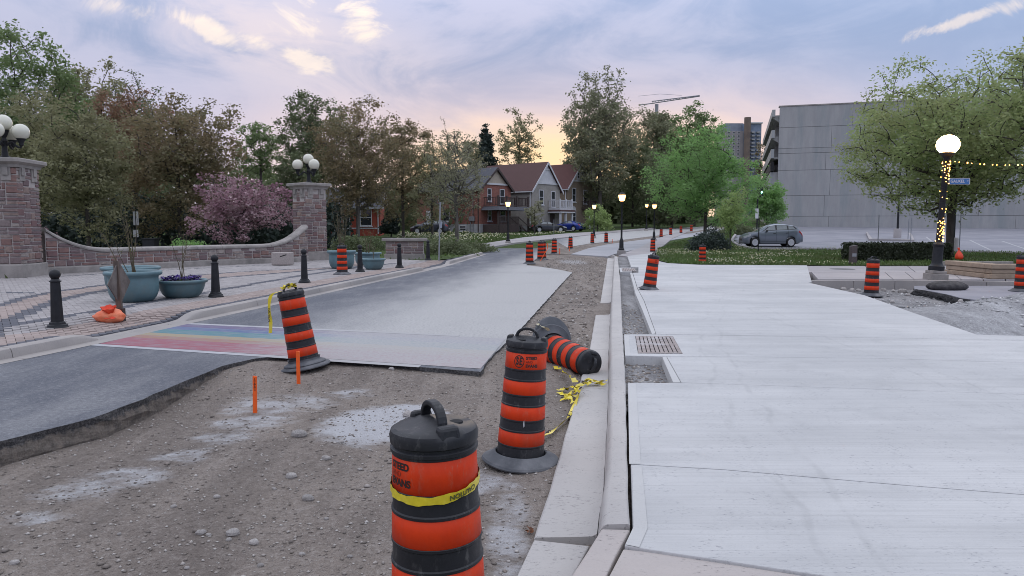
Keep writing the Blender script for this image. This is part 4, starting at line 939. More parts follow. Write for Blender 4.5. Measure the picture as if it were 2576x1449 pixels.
# ================================================================== construction barrels
BANDS = [(.165, .285), (.375, .490), (.578, .695), (.782, .918)]
def rad_at(z): return .192 + (.160 - .192) * min(1, max(0, (z - .05) / .87))
def wrap_text(mb, txt, size, ang0, zc, bold=0.0, align='CENTER', sx=1.0, off=.0045):
    v, f = text_mesh(txt, size, bold, align)
    vs = []
    for x, y, _ in v:
        z = zc + y; r = rad_at(z) + off; a = ang0 + x * sx / r; vs.append((r * math.cos(a), r * math.sin(a), z))
    mb.add(vs, f)
def wrap_poly(mb, pts, ang0, zc, off=.0045):
    vs = []
    for x, y in pts:
        z = zc + y; r = rad_at(z) + off; a = ang0 + x / r; vs.append((r * math.cos(a), r * math.sin(a), z))
    tri = tessellate_polygon([[Vector((x, y, 0)) for x, y in pts]])
    mb.add(vs, [tuple(t) for t in tri])
def make_barrel(name, label, detail=2, bases=1, lid='lug', handle_ang=0.0, text=None, group='orange and black construction barrels'):
    t = thing(name, label, 'barrel', group=group)
    n = {2: 48, 1: 28, 0: 16}[detail]
    for k in range(bases):
        z = k * .045; ro = .315 - .05 * k
        prof = [(.19, z), (ro, z + .0), (ro + .006, z + .012), (ro - .004, z + .028), (ro - .05, z + .045), (ro - .085, z + .075), (.212, z + .086), (.205, z + .08), (.2, z + .02)]
        mb = MB().lathe(prof, n)
        if detail == 2:
            mb.v = [(x * (1 + .012 * math.sin(3 * math.atan2(y, x) + 1)), y * (1 + .012 * math.sin(3 * math.atan2(y, x) + 1)), zz + (.012 * max(0, math.sin(2 * math.atan2(y, x) + .6)) if math.hypot(x, y) > .28 else 0)) for x, y, zz in mb.v]
        mb.build('rubber_base', M['rubber'], t, smooth='auto')
    prof = [(.02, .012), (.19, .012), (.194, .05)]
    cuts = [.05] + [q for b in BANDS for q in b] + [.93]
    for i, z in enumerate(cuts[1:-1]):
        r = rad_at(z); rdg = .005
        prof += [(r, z - .012), (r + rdg, z - .007), (r + rdg, z + .003), (r, z + .007)] if i % 2 == 0 else [(r, z - .007), (r + rdg, z - .003), (r + rdg, z + .007), (r, z + .012)]
    prof += [(.160, .93)]
    MB().lathe(prof, n).build('drum', M['black_plastic'], t, smooth='auto')
    for (a, b) in BANDS:
        MB().lathe([(rad_at(a), a + .004), (rad_at(a) + .003, a + .006), (rad_at(b) + .003, b - .006), (rad_at(b), b - .004)], n).build('orange_band', M['orange'], t, smooth=True)
    # lid
    prof = [(.163, .922), (.170, .926), (.170, .938), (.160, .944), (.160, .952), (.170, .958), (.172, .985), (.166, 1.003), (.150, 1.013), (.10, 1.020), (.05, 1.022), (.001, 1.022)]
    ld = MB().lathe(prof, n)
    ca, sa = math.cos(handle_ang), math.sin(handle_ang)
    # the lid is scooped on both sides of the handle ridge
    vv = []
    for x, y, z in ld.v:
        px_ = x * ca + y * sa; py_ = -x * sa + y * ca; rr = math.hypot(x, y)
        if z > .99 and rr < .16: z += .018 * math.exp(-(py_ / .04) ** 2) * (1 - (rr / .17) ** 2) - .014 * math.exp(-((abs(py_) - .085) / .035) ** 2) * math.exp(-(px_ / .06) ** 2)
        vv.append((x, y, z))
    ld.v = vv
    lidp = ld.build('lid', M['black_plastic'], t, smooth='auto')
    def rot(p): return (p[0] * ca - p[1] * sa, p[0] * sa + p[1] * ca, p[2])
    # arched carrying handle, flat bar section
    hb = []
    for k in range(15):
        a = math.pi * k / 14; x = -.088 * math.cos(a); z = 1.008 + .088 * math.sin(a) ** .75
        hb.append((x, z))
    V = []; Fc = []
    for i, (x, z) in enumerate(hb):
        a = math.pi * i / 14; nx, nz = -math.cos(a), math.sin(a); w_ = .019
        for (o_, q) in ((-.010, -w_), (.012, -w_), (.012, w_), (-.010, w_)): V.append(rot((x + nx * o_, q, z + nz * o_)))
    for i in range(14):
        for k in range(4): a = i * 4 + k; b = i * 4 + (k + 1) % 4; Fc.append((a, b, b + 4, a + 4))
    MB().add(V, Fc).build('handle', M['black_plastic'], t, smooth=False, bevel=.006 if detail == 2 else 0)
    if detail >= 1:
        for sgn in (-1, 1):
            mb = MB(); V = []
            for (x, y, z) in [(.112, -.05, .985), (.168, -.045, .985), (.168, .045, .985), (.112, .05, .985), (.122, -.042, 1.042), (.160, -.036, 1.036), (.160, .036, 1.036), (.122, .042, 1.042)]: V.append(rot((x * sgn, y * sgn, z)))
            mb.add(V, [(0, 3, 2, 1), (4, 5, 6, 7), (0, 1, 5, 4), (1, 2, 6, 5), (2, 3, 7, 6), (3, 0, 4, 7)])
            mb.build('lug', M['black_plastic'], t, bevel=.012 if detail == 2 else 0)
        # filler hole
        c = rot((-.02, -.085, 0)); MB().lathe([(.001, 1.0175), (.026, 1.0175), (.028, 1.012)], 16, (c[0], c[1], 0)).build('filler_hole', M['black_gap'], t)
    if text:
        a0, style = text
        zc = .85 if style != 'words' else .866; mb = MB()
        ink = M['ink']
        if style == 'full':
            al = a0 - .36
            ring = [(.043 * math.cos(q), .050 * math.sin(q)) for q in np.linspace(0, 2 * math.pi, 40, endpoint=False)]
            for i in range(40):
                p0, p1 = ring[i], ring[(i + 1) % 40]
                wrap_poly(mb, [p0, p1, (p1[0] * .86, p1[1] * .86), (p0[0] * .86, p0[1] * .86)], al, zc)
            wrap_text(mb, 'S', .082, al - .085, zc, .0035, sx=.62); wrap_text(mb, 'E', .082, al + .088, zc, .0035, sx=.62)
            mb.build('emblem', ink, t); mb = MB()
            wrap_text(mb, 'STEED', .033, a0 - .035, zc + .030, .0016, 'LEFT'); wrap_text(mb, 'AND', .026, a0 - .035, zc - .001, 0, 'LEFT'); wrap_text(mb, 'EVANS', .033, a0 - .035, zc - .032, .0016, 'LEFT')
        elif style == 'words':
            wrap_text(mb, 'STEED', .038, a0, zc + .020, .0016, 'LEFT'); mb.build('lettering', ink, t); mb = MB(); wrap_text(mb, 'EVANS', .038, a0, zc - .042, .0016, 'LEFT')
            m2 = MB(); wrap_text(m2, 'AND', .030, a0, zc - .010, 0, 'LEFT'); m2.build('lettering', M['ink_worn'], t)
        elif style == 'small':
            wrap_text(mb, 'STEED', .026, a0, zc + .024, .001, 'LEFT'); wrap_text(mb, 'AND', .020, a0, zc, 0, 'LEFT'); wrap_text(mb, 'EVANS', .026, a0, zc - .025, .001, 'LEFT')
        mb.build('lettering', ink, t)
    return t
def place(t, loc, tilt=(0, 0), rotz=0.0, s=1.0):
    """tilt: (amount, direction in plan)"""
    t.location = loc; t.scale = (s, s, s)
    q = Quaternion((-math.sin(tilt[1]), math.cos(tilt[1]), 0), tilt[0]) @ Quaternion((0, 0, 1), rotz)
    t.rotation_mode = 'QUATERNION'; t.rotation_quaternion = q
    return t
GRP = 'construction barrels'
# nearest barrel, cut by the lower edge
bx, by = (1101 - CU) / F * 2.78, 2.78
t1 = make_barrel('construction_barrel', 'nearest orange and black barrel with yellow tape round its top band', 2, 1, handle_ang=R(118), text=(R(-90 - 66), 'words'), group=GRP)
place(t1, (bx, by, -.025), (R(1.2), R(200)))
# barrel behind it with the full emblem
p = at(1308, 1160, -.10)
t2 = make_barrel('construction_barrel', 'upright barrel with round emblem and lettering beside the white gutter', 2, 1, handle_ang=R(-14), text=(R(-90 + 0), 'full'), group=GRP)
place(t2, p, (R(3.4), R(12)), 0, .965)
# scuff on it
def streak(mb, r0, a, z0, z1, w_):
    pts = [(0, z0), (w_, z0 + .01), (w_ * .8, (z0 + z1) / 2), (w_ * .3, z1), (-w_ * .3, z1 - .01), (-w_ * .5, (z0 + z1) / 2)]
    wrap_poly(mb, [(x, z - z0) for x, z in pts], a, z0, .006)
mb = MB(); streak(mb, 0, R(-88), .33, .39, .007); mb.build('paint_scrape', mat('scrape', (0.55, 0.55, 0.56, 1), None, 9, .7), t2)
# fallen barrel
t3 = make_barrel('construction_barrel', 'fallen barrel lying on its side against the kerb', 2, 1, handle_ang=R(60), group=GRP)
bl = Vector((.50, 9.75, .13)); ld_ = Vector((1.0, 8.80, .06))
ax = (ld_ - bl).normalized(); t3.location = bl; t3.rotation_mode = 'QUATERNION'; t3.rotation_quaternion = Vector((0, 0, 1)).rotation_difference(ax) @ Quaternion((0, 0, 1), R(40))
# loose second ring of the fallen barrel
mb = MB().lathe([(.215, 0), (.33, .0), (.335, .012), (.325, .03), (.27, .05), (.225, .06), (.215, .05)], 40)
rg_ = tag(mb.build('rubber_ring', M['rubber'], None, smooth='auto'), 'loose grey rubber ring standing at the foot of the fallen barrel', 'rubber ring')
rg_.location = bl - ax * .05 + Vector((.06, .0, .07)); rg_.rotation_mode = 'QUATERNION'; rg_.rotation_quaternion = Vector((0, 0, 1)).rotation_difference((ax + Vector((.12, .1, .25))).normalized())
# leaning barrel left
p = at(769, 925, -.05)
t4 = make_barrel('construction_barrel', 'leaning barrel on the excavation edge with yellow tape tied to its lid', 2, 2, handle_ang=R(20), group=GRP)
place(t4, p, (R(10.5), R(172)), R(20), .98)
# plaza barrel
p = at(861, 690, PZ); place(make_barrel('construction_barrel', 'barrel standing on the plaza before the teal planters', 1, 1, group=GRP), p, s=.95)
p = at(1633, 728, KT); place(make_barrel('construction_barrel', 'barrel tilting on the fresh concrete apron by the gravel strip', 1, 1, text=(R(-80), 'small'), handle_ang=R(50), group=GRP), p, (R(7), R(-10)), s=.88)
p = at(2191, 744, -.12); t7 = make_barrel('construction_barrel', 'barrel in the pit at the far corner of the apron', 1, 1, handle_ang=R(10), group=GRP); place(t7, p, (R(1.5), 0), s=.97)
p = at(2570, 733, 0); place(make_barrel('construction_barrel', 'barrel at the right edge beside the stone planter', 1, 1, group=GRP), p, s=.95)
p = at(1771, 667, -.02); place(make_barrel('construction_barrel', 'barrel at the front edge of the dandelion lawn', 1, 1, handle_ang=R(90), group=GRP), (p[0], p[1] + .3, p[2]), s=.9)
far = [(1332, 664, 'first of the far row of barrels, on a wide rubber base', 1.0), (1360, 654, 'barrel with an orange hose in the far row', .95), (1366, 653, 'barrel standing close behind the one with the hose', .95),
       (1394, 640, 'third along the far row of barrels, before the lamp-lit houses', .95), (1435, 627, 'fourth along the far row of barrels', .95), (1490, 613, 'barrel below the lit lamp beside the blue car', .95), (1525, 612, 'barrel on the far road left of the black lamp post', .95),
       (1642, 636, 'barrel at the foot of the far twin lamps', .95), (1663, 598, 'nearest of the four barrels along the far bend', .95), (1687, 592.5, 'second of the four barrels along the far bend', .95), (1713, 587.5, 'third of the four barrels along the far bend', .95), (1739, 583, 'farthest barrel of all along the bend', .95)]
fb = None
for i, (u, v, lab, s) in enumerate(far):
    q = atg(u, v, -.02)
    if fb is None: fb = make_barrel('construction_barrel', lab, 0, 1, group=GRP); o = fb
    else: o = copy_tree(fb); o['label'] = lab
    place(o, q, (R(rnd.uniform(0, 2)), rnd.uniform(0, 6)), rnd.uniform(0, 3), s)
q = atg(1362, 656)
V = [(q[0] - .05, q[1] - .3, .02), (q[0] + .1, q[1] - .32, .3), (q[0] + .3, q[1] - .3, .65), (q[0] + .28, q[1] - .3, .9)]
tag(MB().tube(smooth_line(V, 10), .02, 5).build('orange_hose', M['stake'], None), 'thin orange hose hung against a far barrel', 'hose')

# ---------------------------------------------------------------- caution tape
def ribbon(name, pts, wd, m, parent=None, up=None, smooth=True, th=.0):
    """pts list of (x,y,z); up: list of width directions or one vector"""
    V = []; Fc = []
    for i, p_ in enumerate(pts):
        u_ = up[i] if isinstance(up, list) else up; u_ = Vector(u_).normalized() * wd / 2; V += [Vector(p_) - u_, Vector(p_) + u_]
    for i in range(len(pts) - 1): a = 2 * i; Fc.append((a, a + 1, a + 3, a + 2))
    return MB().add(V, Fc).build(name, m, parent, smooth=smooth)
# tape round the nearest barrel (rests on the barrel, a thing of its own)
tp_ = thing('caution_tape', 'yellow caution tape wound round the nearest barrel', 'tape', (bx, by, -.025)); place(tp_, (bx, by, -.025), (R(1.2), R(200)))
V = []; Fc = []; n = 60
for i in range(n + 1):
    a = R(-200) + R(260) * i / n; dip = .028 * math.cos((a + R(112)) * 1.0) ; zc = .797 - dip
    for j, dz in enumerate((-.016, -.005, .005, .016)):
        z = zc + dz * (1 + .15 * math.sin(9 * a)); r_ = rad_at(z) + .008 + .002 * math.sin(23 * a + j * 2); V.append((r_ * math.cos(a), r_ * math.sin(a), z))
for i in range(n):
    for j in range(3): a = i * 4 + j; Fc.append((a, a + 4, a + 5, a + 1))
MB().add(V, Fc).build('tape_loop', M['tape'], tp_, smooth=True)
mb = MB(); v, f = text_mesh('CAUTION', .030, .0012, 'LEFT')
vs = []
for x, y, _ in v:
    a = R(-62) - x / .172 + R(40); a = R(-98) + (.24 - x) / .172 * .9; z = .797 - .028 * math.cos(a + R(112)) - y * .8; r_ = rad_at(z) + .0115; vs.append((r_ * math.cos(a), r_ * math.sin(a), z))
mb.add(vs, f).build('tape_lettering', M['tape_print'], tp_)
# heap of tape by the fallen barrel
hp = at(1452, 985, -.07); tp2 = thing('caution_tape', 'crumpled yellow caution tape beside the fallen barrel', 'tape', hp)
rt = random.Random(12)
def crumple(p0, p1, n=14, amp=.035, lift=.02):
    pts = []; ups = []
    for i in range(n):
        t = i / (n - 1); q = Vector(p0).lerp(Vector(p1), t); q += Vector((rt.uniform(-amp, amp), rt.uniform(-amp, amp), abs(rt.uniform(0, lift)))); pts.append(q)
        ups.append(Vector((math.cos(t * 7 + rt.uniform(-.6, .6)), math.sin(t * 7) * .8, rt.uniform(-.2, .8))))
    return pts, ups
def L3(u, v, z): a = at(u, v, z); return (a[0] - hp[0], a[1] - hp[1], a[2] - hp[2])
for (a, b, amp) in ((L3(1405, 983, -.07), L3(1445, 975, -.02), .012), (L3(1408, 990, -.07), L3(1450, 1000, -.06), .015), (L3(1412, 1008, -.08), L3(1445, 985, -.04), .012), (L3(1440, 985, -.03), L3(1480, 955, .0), .02), (L3(1440, 1015, -.06), L3(1430, 990, -.05), .012),
                    (L3(1475, 962, -.02), L3(1525, 960, -.02), .012), (L3(1478, 955, .01), L3(1522, 970, -.03), .012), (L3(1470, 965, -.01), L3(1508, 966, -.04), .014), (L3(1440, 990, 0), L3(1462, 968, .03), .03), (L3(1400, 925, -.03), L3(1450, 962, .02), .03)):
    pts, ups = crumple(a, b, 12, amp); ribbon('tape_strand', pts, .055, M['tape'], tp2, ups)
tail = smooth_line([L3(1460, 980, 0), L3(1452, 1000, -.04), L3(1440, 1030, -.06), L3(1428, 1052, -.06), L3(1400, 1075, -.06), L3(1378, 1092, -.06), L3(1355, 1106, -.07)], 26)
ribbon('tape_strand', tail, .05, M['tape'], tp2, [Vector((.7, .25 * math.sin(i * .9), .45 + .4 * math.sin(i * .55))) for i in range(26)])
mbp = MB()
for k in range(12):
    i = rt.uniform(0, 24); q = Vector(tail[int(i)]) if k > 6 else Vector(L3(1452 + rt.uniform(-14, 18), 978 + rt.uniform(-20, 20), .02)); a = rt.uniform(0, 3); d = Vector((math.cos(a), math.sin(a), rt.uniform(-.4, .4))) * .016; e = Vector((-d.y, d.x, .012)) * .45
    q += Vector((0, -.012, .022)); mbp.add([q - d - e, q + d - e, q + d + e, q - d + e], [(0, 1, 2, 3)])
mbp.build('tape_lettering', M['ink'], tp2)
# tape tied to the leaning barrel: knot round the handle and a hanging end
bp = Vector(at(769, 925, -.05)); q4 = t4.rotation_quaternion
def on4(x, y, z): return bp + q4 @ Vector((x * .98, y * .98, z * .98))
top4 = on4(0, 0, 1.05); tp3 = thing('caution_tape', 'yellow caution tape knotted on the leaning barrel, one end hanging', 'tape', top4)
def rel(p_): return tuple(Vector(p_) - top4)
for k in range(5):
    a, b = rel(on4(-.1 + .04 * k, -.06, 1.06)), rel(on4(-.02 + .02 * k, .05 - .03 * k, 1.09)); pts, ups = crumple(a, b, 9, .025, .03); ribbon('tape_strand', pts, .04, M['tape'], tp3, ups)
h0 = Vector(on4(-.12, -.12, 1.04)); hang = [h0, h0 + Vector((-.09, -.05, -.03)), h0 + Vector((-.125, -.06, -.12)), h0 + Vector((-.13, -.06, -.25)), h0 + Vector((-.12, -.05, -.38)), h0 + Vector((-.125, -.06, -.52))]
hs_ = smooth_line([rel(x) for x in hang], 18); ribbon('tape_strand', hs_, .042, M['tape'], tp3, [Vector((1, .5 * math.sin(i * .5), .1)) for i in range(18)])
mb = MB(); v, f = text_mesh('CAUTION', .038, .001, 'LEFT'); c = hs_[9]
mb.add([(c[0] + y * .9 + .003, c[1] - .022, c[2] - x) for x, y, _ in v], f).build('tape_lettering', M['ink'], tp3)
# small scraps on the fallen barrel's base
sc_ = bl + Vector((-.10, -.10, .30)); tp4 = thing('caution_tape', 'torn scrap of tape caught on the fallen barrel base', 'tape', sc_)
pts, ups = crumple((-.05, 0, .03), (.08, -.05, -.06), 8, .02); ribbon('tape_strand', pts, .045, mat('pale_tape', (0.55, 0.50, 0.36, 1), (0.4, 0.36, 0.2, 1), 20, .5), tp4, ups)

# ---------------------------------------------------------------- survey stakes
for (u, vt, vb, lab, lean) in ((641, 943, 1024, 'left orange survey stake standing in the white dust', .01), (751, 881, 958, 'right orange survey stake before the leaning barrel', 0.0)):
    b = at(u, vb, -.12 if u < 700 else -.07); h = (vb - vt) / F * b[1]
    t = thing('survey_stake', lab, 'stake', b, group='orange survey stakes')
    MB().add([(-.021, -.009, -.1), (.021, -.009, -.1), (.021, .009, -.1), (-.021, .009, -.1), (-.021 + lean, -.009, h), (.021 + lean, -.009, h - .006), (.021 + lean, .009, h - .004), (-.021 + lean, .009, h)],
             [(0, 3, 2, 1), (4, 5, 6, 7), (0, 1, 5, 4), (1, 2, 6, 5), (2, 3, 7, 6), (3, 0, 4, 7)]).build('lath', M['stake'], t, bevel=.002)
    if u < 700:      # unreadable marker strokes down the face of the lath
        mb = MB()
        for k in range(11): z_ = h - .03 - k * .012; w_ = .004 + .004 * ((k * 7) % 3); mb.quad((-w_ + lean, -.0125, z_), (w_ + lean, -.0125, z_), (w_ * .6 + lean, -.0125, z_ + .007), (-w_ * .8 + lean, -.0125, z_ + .006))
        mb.build('marker_strokes', M['ink'], t)
for (u, v, lab) in ((1432, 634, 'small far orange stake beside the far barrel row'), (1408, 641, 'tiny orange stake in the far gravel'), (1540, 613, 'tiny orange stake on the far road edge')):
    b = atg(u, v, -.05); tag(MB().box(b[0] - .025, b[0] + .025, b[1] - .012, b[1] + .012, b[2], b[2] + .42).build('survey_stake', M['stake'], None), lab, 'stake', 'orange survey stakes')

# ---------------------------------------------------------------- larger stones on the bed
def rock_mesh(seed, squash=.6):
    r = random.Random(seed); mb = MB().sphere((0, 0, 0), 1, 9, 6)
    lob = [Vector((r.gauss(0, 1), r.gauss(0, 1), r.gauss(0, 1))).normalized() for _ in range(7)]; lv = [r.uniform(.6, .95) for _ in lob]; vv = []
    for p_ in mb.v:
        d = Vector(p_).normalized(); k = 1.0
        for a, l in zip(lob, lv):
            c = d.dot(a)
            if c > 0.05: k = min(k, l / c)
        k = min(k, 1.05); vv.append(tuple(Vector((d.x * k, d.y * k * .75, d.z * k * squash)) + Vector((r.uniform(-.03, .03), r.uniform(-.03, .03), r.uniform(-.03, .03)))))
    me = bpy.data.meshes.new('stone'); me.from_pydata(vv, [], mb.f); me.materials.append(M['rock']); return me
RM = [rock_mesh(i) for i in range(6)]
rocks = [(753, 1090, 22, 'pale flat stone lying left of the white dust patch'), (732, 1193, 17, 'rounded pale stone near the middle of the gravel bed'), (1028, 1047, 18, 'brown stone resting on the white dust patch'), (587, 1338, 21, 'largest pale stone in the cluster at the lower left'),
         (505, 1337, 15, 'grey stone at the left of the lower-left cluster'), (545, 1238, 10, None), (775, 1252, 18, 'half-buried stone left of the nearest barrel'), (820, 1152, 13, None), (575, 1352, 9, None), (640, 1362, 16, 'flat stone just right of the lower-left cluster'), (690, 1222, 7, None), (436, 1262, 9, None), (525, 1340, 8, None),
         (35, 1395, 14, 'dark stone at the lower left corner of the gravel'), (985, 945, 9, 'small dark clod in front of the cut road edge'), (858, 1110, 9, None), (905, 1180, 8, None), (655, 1418, 10, None), (760, 1390, 9, None), (820, 1300, 8, None), (470, 1420, 9, None), (300, 1330, 8, None), (880, 1400, 9, None), (1350, 1110, 7, None), (1210, 1250, 8, None), (930, 1130, 6, None)]
for i, (u, v, r_, lab) in enumerate(rocks):
    c = at(u, v, -.12); rr = r_ / F * c[1]; z = float(bedz(np.array([c[0]]), np.array([c[1]]))[0])
    o = bpy.data.objects.new('stone', RM[i % 6]); COL.objects.link(o); o.location = (c[0], c[1], z + rr * .22); o.scale = (rr, rr, rr); o.rotation_euler = (rnd.uniform(-.2, .2), rnd.uniform(-.2, .2), rnd.uniform(-.5, .5))
    tag(o, lab or 'small pale pebble half sunk in the brown gravel', 'stone', 'stones on the gravel bed')
lf = at(1332, 1342, -.09)
mb = MB(); 
for k in range(7):
    a = k * .9; d = Vector((math.cos(a), math.sin(a), 0)); e = Vector((-d.y, d.x, 0)); L_ = .03 + .012 * (k % 3); q = Vector((0, 0, .006 + .006 * (k % 3)))
    mb.add([q, q + d * L_ * .5 + e * .012 + Vector((0, 0, .014)), q + d * L_, q + d * L_ * .5 - e * .012], [(0, 1, 2, 3)])
o = tag(mb.build('dead_leaf', mat('dead_leaf', (0.20, 0.075, 0.03, 1), (0.10, 0.04, 0.02, 1), 20, .8), None), 'curled brown dead leaf on the grey dust beside the gutter', 'leaf'); o.location = (lf[0], lf[1], float(bedz(np.array([lf[0]]), np.array([lf[1]]))[0]) + .008)
# cobbles in the far corner pit and the torn-up asphalt lump
cob = [(2092, 716, 5), (2104, 722, 7), (2122, 727, 8), (2144, 730, 9), (2160, 730, 7), (2270, 733, 12), (2300, 737, 9), (2222, 729, 8), (2247, 731, 6), (2183, 732, 6), (2130, 735, 6), (2285, 741, 7), (2245, 757, 8), (2415, 792, 9)]
for i, (u, v, r_) in enumerate(cob):
    c = at(u, v, -.12); rr = r_ / F * c[1]
    o = bpy.data.objects.new('cobble', RM[(i + 2) % 6]); COL.objects.link(o); o.location = (c[0], c[1], float(pitz(np.array([c[0]]), np.array([c[1]]))[0]) + rr * .35); o.scale = (rr, rr * 1.1, rr * 1.2); o.rotation_euler = (0, 0, i * 1.3)
    tag(o, 'pale cobble lying at the foot of the corner kerb', 'cobble', 'cobbles in the corner pit')
c = at(2371, 727, .0)
ch = MB().sphere((0, 0, 0), 1, 26, 12); rr_ = random.Random(4)
ch.v = [(x * .54 * (1 + .12 * math.sin(5 * y + 2 * x)), y * .34, max(-.09, z * .16 * (1 + .5 * float(fbm(np.array(x * 3 + 9), np.array(y * 3 + 4), 3, 3)) - .25)) + rr_.uniform(-.012, .012)) for x, y, z in ch.v]
o = tag(ch.build('asphalt_lump', mat('asphalt_lump', (0.035, 0.033, 0.035, 1), (0.085, 0.08, 0.08, 1), 8, .95, bmp=.9, bscale=30), None, smooth=True), 'black lump of torn-up asphalt lying by the corner kerb', 'asphalt lump'); o.location = (c[0], c[1] - .2, .085)

# ---------------------------------------------------------------- bollards
def bollard(loc, lab, s=1.0, first=[None]):
    if first[0] is None:
        t = thing('bollard', lab, 'bollard', group='black iron bollards')
        MB().lathe([(.17, 0), (.17, .02), (.155, .035), (.15, .06), (.125, .075), (.12, .10), (.098, .115)], 8).build('foot', M['iron'], t, smooth='auto')
        MB().lathe([(.098, .11), (.074, .74), (.074, .75)], 8).build('shaft', M['iron'], t)
        MB().lathe([(.074, .75), (.088, .755), (.088, .768), (.07, .775), (.055, .80), (.06, .81)], 16).build('collar', M['iron'], t, smooth='auto')
        MB().sphere((0, 0, .872), .083, 20, 12).build('ball', M['iron'], t, smooth=True)
        first[0] = t
    else: t = copy_tree(first[0]); t['label'] = lab
    t.location = loc; t.scale = (s, s, s); t.rotation_euler = (0, 0, R(12)); return t
for (u, v, lab) in ((145, 826, 'nearest black bollard, left of the sandbag'), (543, 747, 'black bollard right of the low planter with purple flowers'), (766, 711, 'black bollard between the concrete block and the road'), (906, 684, 'black bollard close behind the plaza barrel'), (1005, 674, 'black bollard in front of the small stone wall'), (1077, 655, 'farthest black bollard beside the dark shrubs')):
    c = at(u, v, PZ); z_ = float(plaza_z(np.array([c[0]]), np.array([c[1]]))[0]); c = at(u, v, z_); bollard((c[0], c[1], z_), lab, 1.02)

# ---------------------------------------------------------------- teal planters
def planter(u, v, w_px, h_px, lab, low=False, parent_soil=True):
    c = at(u, v, PZ); k = c[1] / F; Rr = w_px * k / 2; h = h_px * k; cy = c[1] + Rr * .8
    c = (c[0] * cy / c[1], cy, PZ); t = thing('planter', lab, 'planter', c, group='teal planters')
    if low: prof = [(.55, 0), (.62, .04), (.74, .2), (.84, .5), (.885, .72), (.90, .80), (.98, .84), (1.0, .90), (.995, .97), (.96, 1.0), (.91, .99), (.885, .93), (.87, .80)]
    else: prof = [(.60, 0), (.68, .04), (.78, .16), (.845, .32), (.865, .55), (.855, .74), (.86, .82), (.97, .87), (1.0, .92), (.99, .98), (.95, 1.0), (.90, .985), (.865, .93), (.85, .82)]
    MB().lathe([(r_ * Rr, z * h) for r_, z in prof], 48).build('bowl', M['teal'], t, smooth=True)
    MB().lathe([(.001, h * .90), (Rr * .5, h * .905), (Rr * .875, h * .88)], 24).build('soil', M['soil'], t, smooth=True)
    return t, c, Rr, h
pl1 = planter(332, 737, 143, 64, 'rear tall teal planter, half hidden by the one before it')
pl2 = planter(338, 763, 139, 79, 'front tall teal planter behind the wooden sign post')
pl3 = planter(459, 752, 127, 46, 'low teal planter with purple flowers', True)
pl4 = planter(860, 677, 74, 46, 'tall teal planter behind the plaza barrel')
pl5 = planter(925, 668, 72, 32, 'mid-height teal planter behind the low one by the road')
pl6 = planter(940, 679, 62, 28, 'low teal planter at the right of its group', True)
def twigs(pl, n, hgt, spread, lab, seed, leafy=0, lean=(0, 0)):
    t_, c, Rr, h = pl; r = random.Random(seed); s = thing('twig_plant', lab, 'plant', (c[0], c[1], c[2] + h * .88)); mb = MB(); lv = []
    for k in range(n):
        a = r.uniform(0, 6.28); b = r.uniform(0, .25); p0 = Vector((b * Rr * math.cos(a) + lean[0] * .1, b * Rr * math.sin(a), 0)); d = Vector((r.uniform(-spread, spread) + lean[0], r.uniform(-spread, spread), 1)).normalized(); H_ = hgt * r.uniform(.6, 1.05); pts = [p0]
        for i in range(1, 8): d = (d + Vector((r.uniform(-.13, .13), r.uniform(-.13, .13), .05))).normalized(); pts.append(pts[-1] + d * H_ / 7)
        mb.tube(pts, [.010 * (1 - i / 9) + .002 for i in range(8)], 4)
        for i in range(3, 8):
            e = pts[i] + Vector((r.uniform(-.2, .2), r.uniform(-.2, .2), r.uniform(.05, .25))); mb.tube([pts[i], e], [.004, .002], 3)
            for q in range(leafy): lv.append(pts[i].lerp(e, r.random()) + Vector((r.uniform(-.03, .03), r.uniform(-.03, .03), r.uniform(-.03, .03))))
    mb.build('stems', M['twig'], s)
    if lv:
        m2 = MB()
        for q in lv:
            a = r.uniform(0, 6.28); d = Vector((math.cos(a), math.sin(a), r.uniform(-.3, .8))).normalized() * .03; e = d.orthogonal().normalized() * .010; m2.add([q, q + d * .5 + e, q + d, q + d * .5 - e], [(0, 1, 2, 3)])
        m2.build('leaves', leafmat('young_leaves', (0.20, 0.20, 0.06, 1), (0.14, 0.15, 0.05, 1)), s)
    return s
twigs(pl2, 6, 1.5, .22, 'thin budding twigs rising from the front tall planter', 3, 5)
twigs(pl2, 3, 1.25, .05, 'bare arching twigs leaning left over the front tall planter', 5, 2, (-.75, 0))
twigs(pl3, 4, 1.25, .15, 'thin bare twigs rising from the low flower planter', 7, 1)
twigs(pl4, 12, 1.9, .16, 'dense tan twigs rising behind the plaza barrel', 9, 2)
twigs(pl5, 5, 1.3, .2, 'leafy thin twigs in the mid-height planter', 11, 5)
twigs(pl6, 2, .9, .1, 'two fine twigs in the small low planter', 13, 1)
# flowers
t_, c, Rr, h = pl3; fl = thing('flowers', 'purple and white pansies in the low planter', 'flowers', (c[0], c[1], c[2] + h * .9)); rf = random.Random(2)
for colr, n_, nm in (((0.075, 0.035, 0.24, 1), 70, 'purple_petals'), ((0.05, 0.03, 0.12, 1), 40, 'dark_petals'), ((0.55, 0.56, 0.52, 1), 12, 'white_petals')):
    mb = MB()
    for k in range(n_):
        a = rf.uniform(0, 6.28); b = math.sqrt(rf.random()) * Rr * .78; q = Vector((b * math.cos(a), b * math.sin(a), rf.uniform(0.01, .10)))
        if nm == 'white_petals': q.x = -abs(q.x) * .8 - .15
        for j in range(5):
            g_ = j * 1.257; d = Vector((math.cos(g_), math.sin(g_), rf.uniform(.1, .9))) * .05; e = Vector((-d.y, d.x, .01)) * .5; mb.add([q, q + d * .6 + e, q + d, q + d * .6 - e], [(0, 1, 2, 3)])
    mb.build(nm, mat(nm, colr, None, 9, .7), fl)
mb = MB()
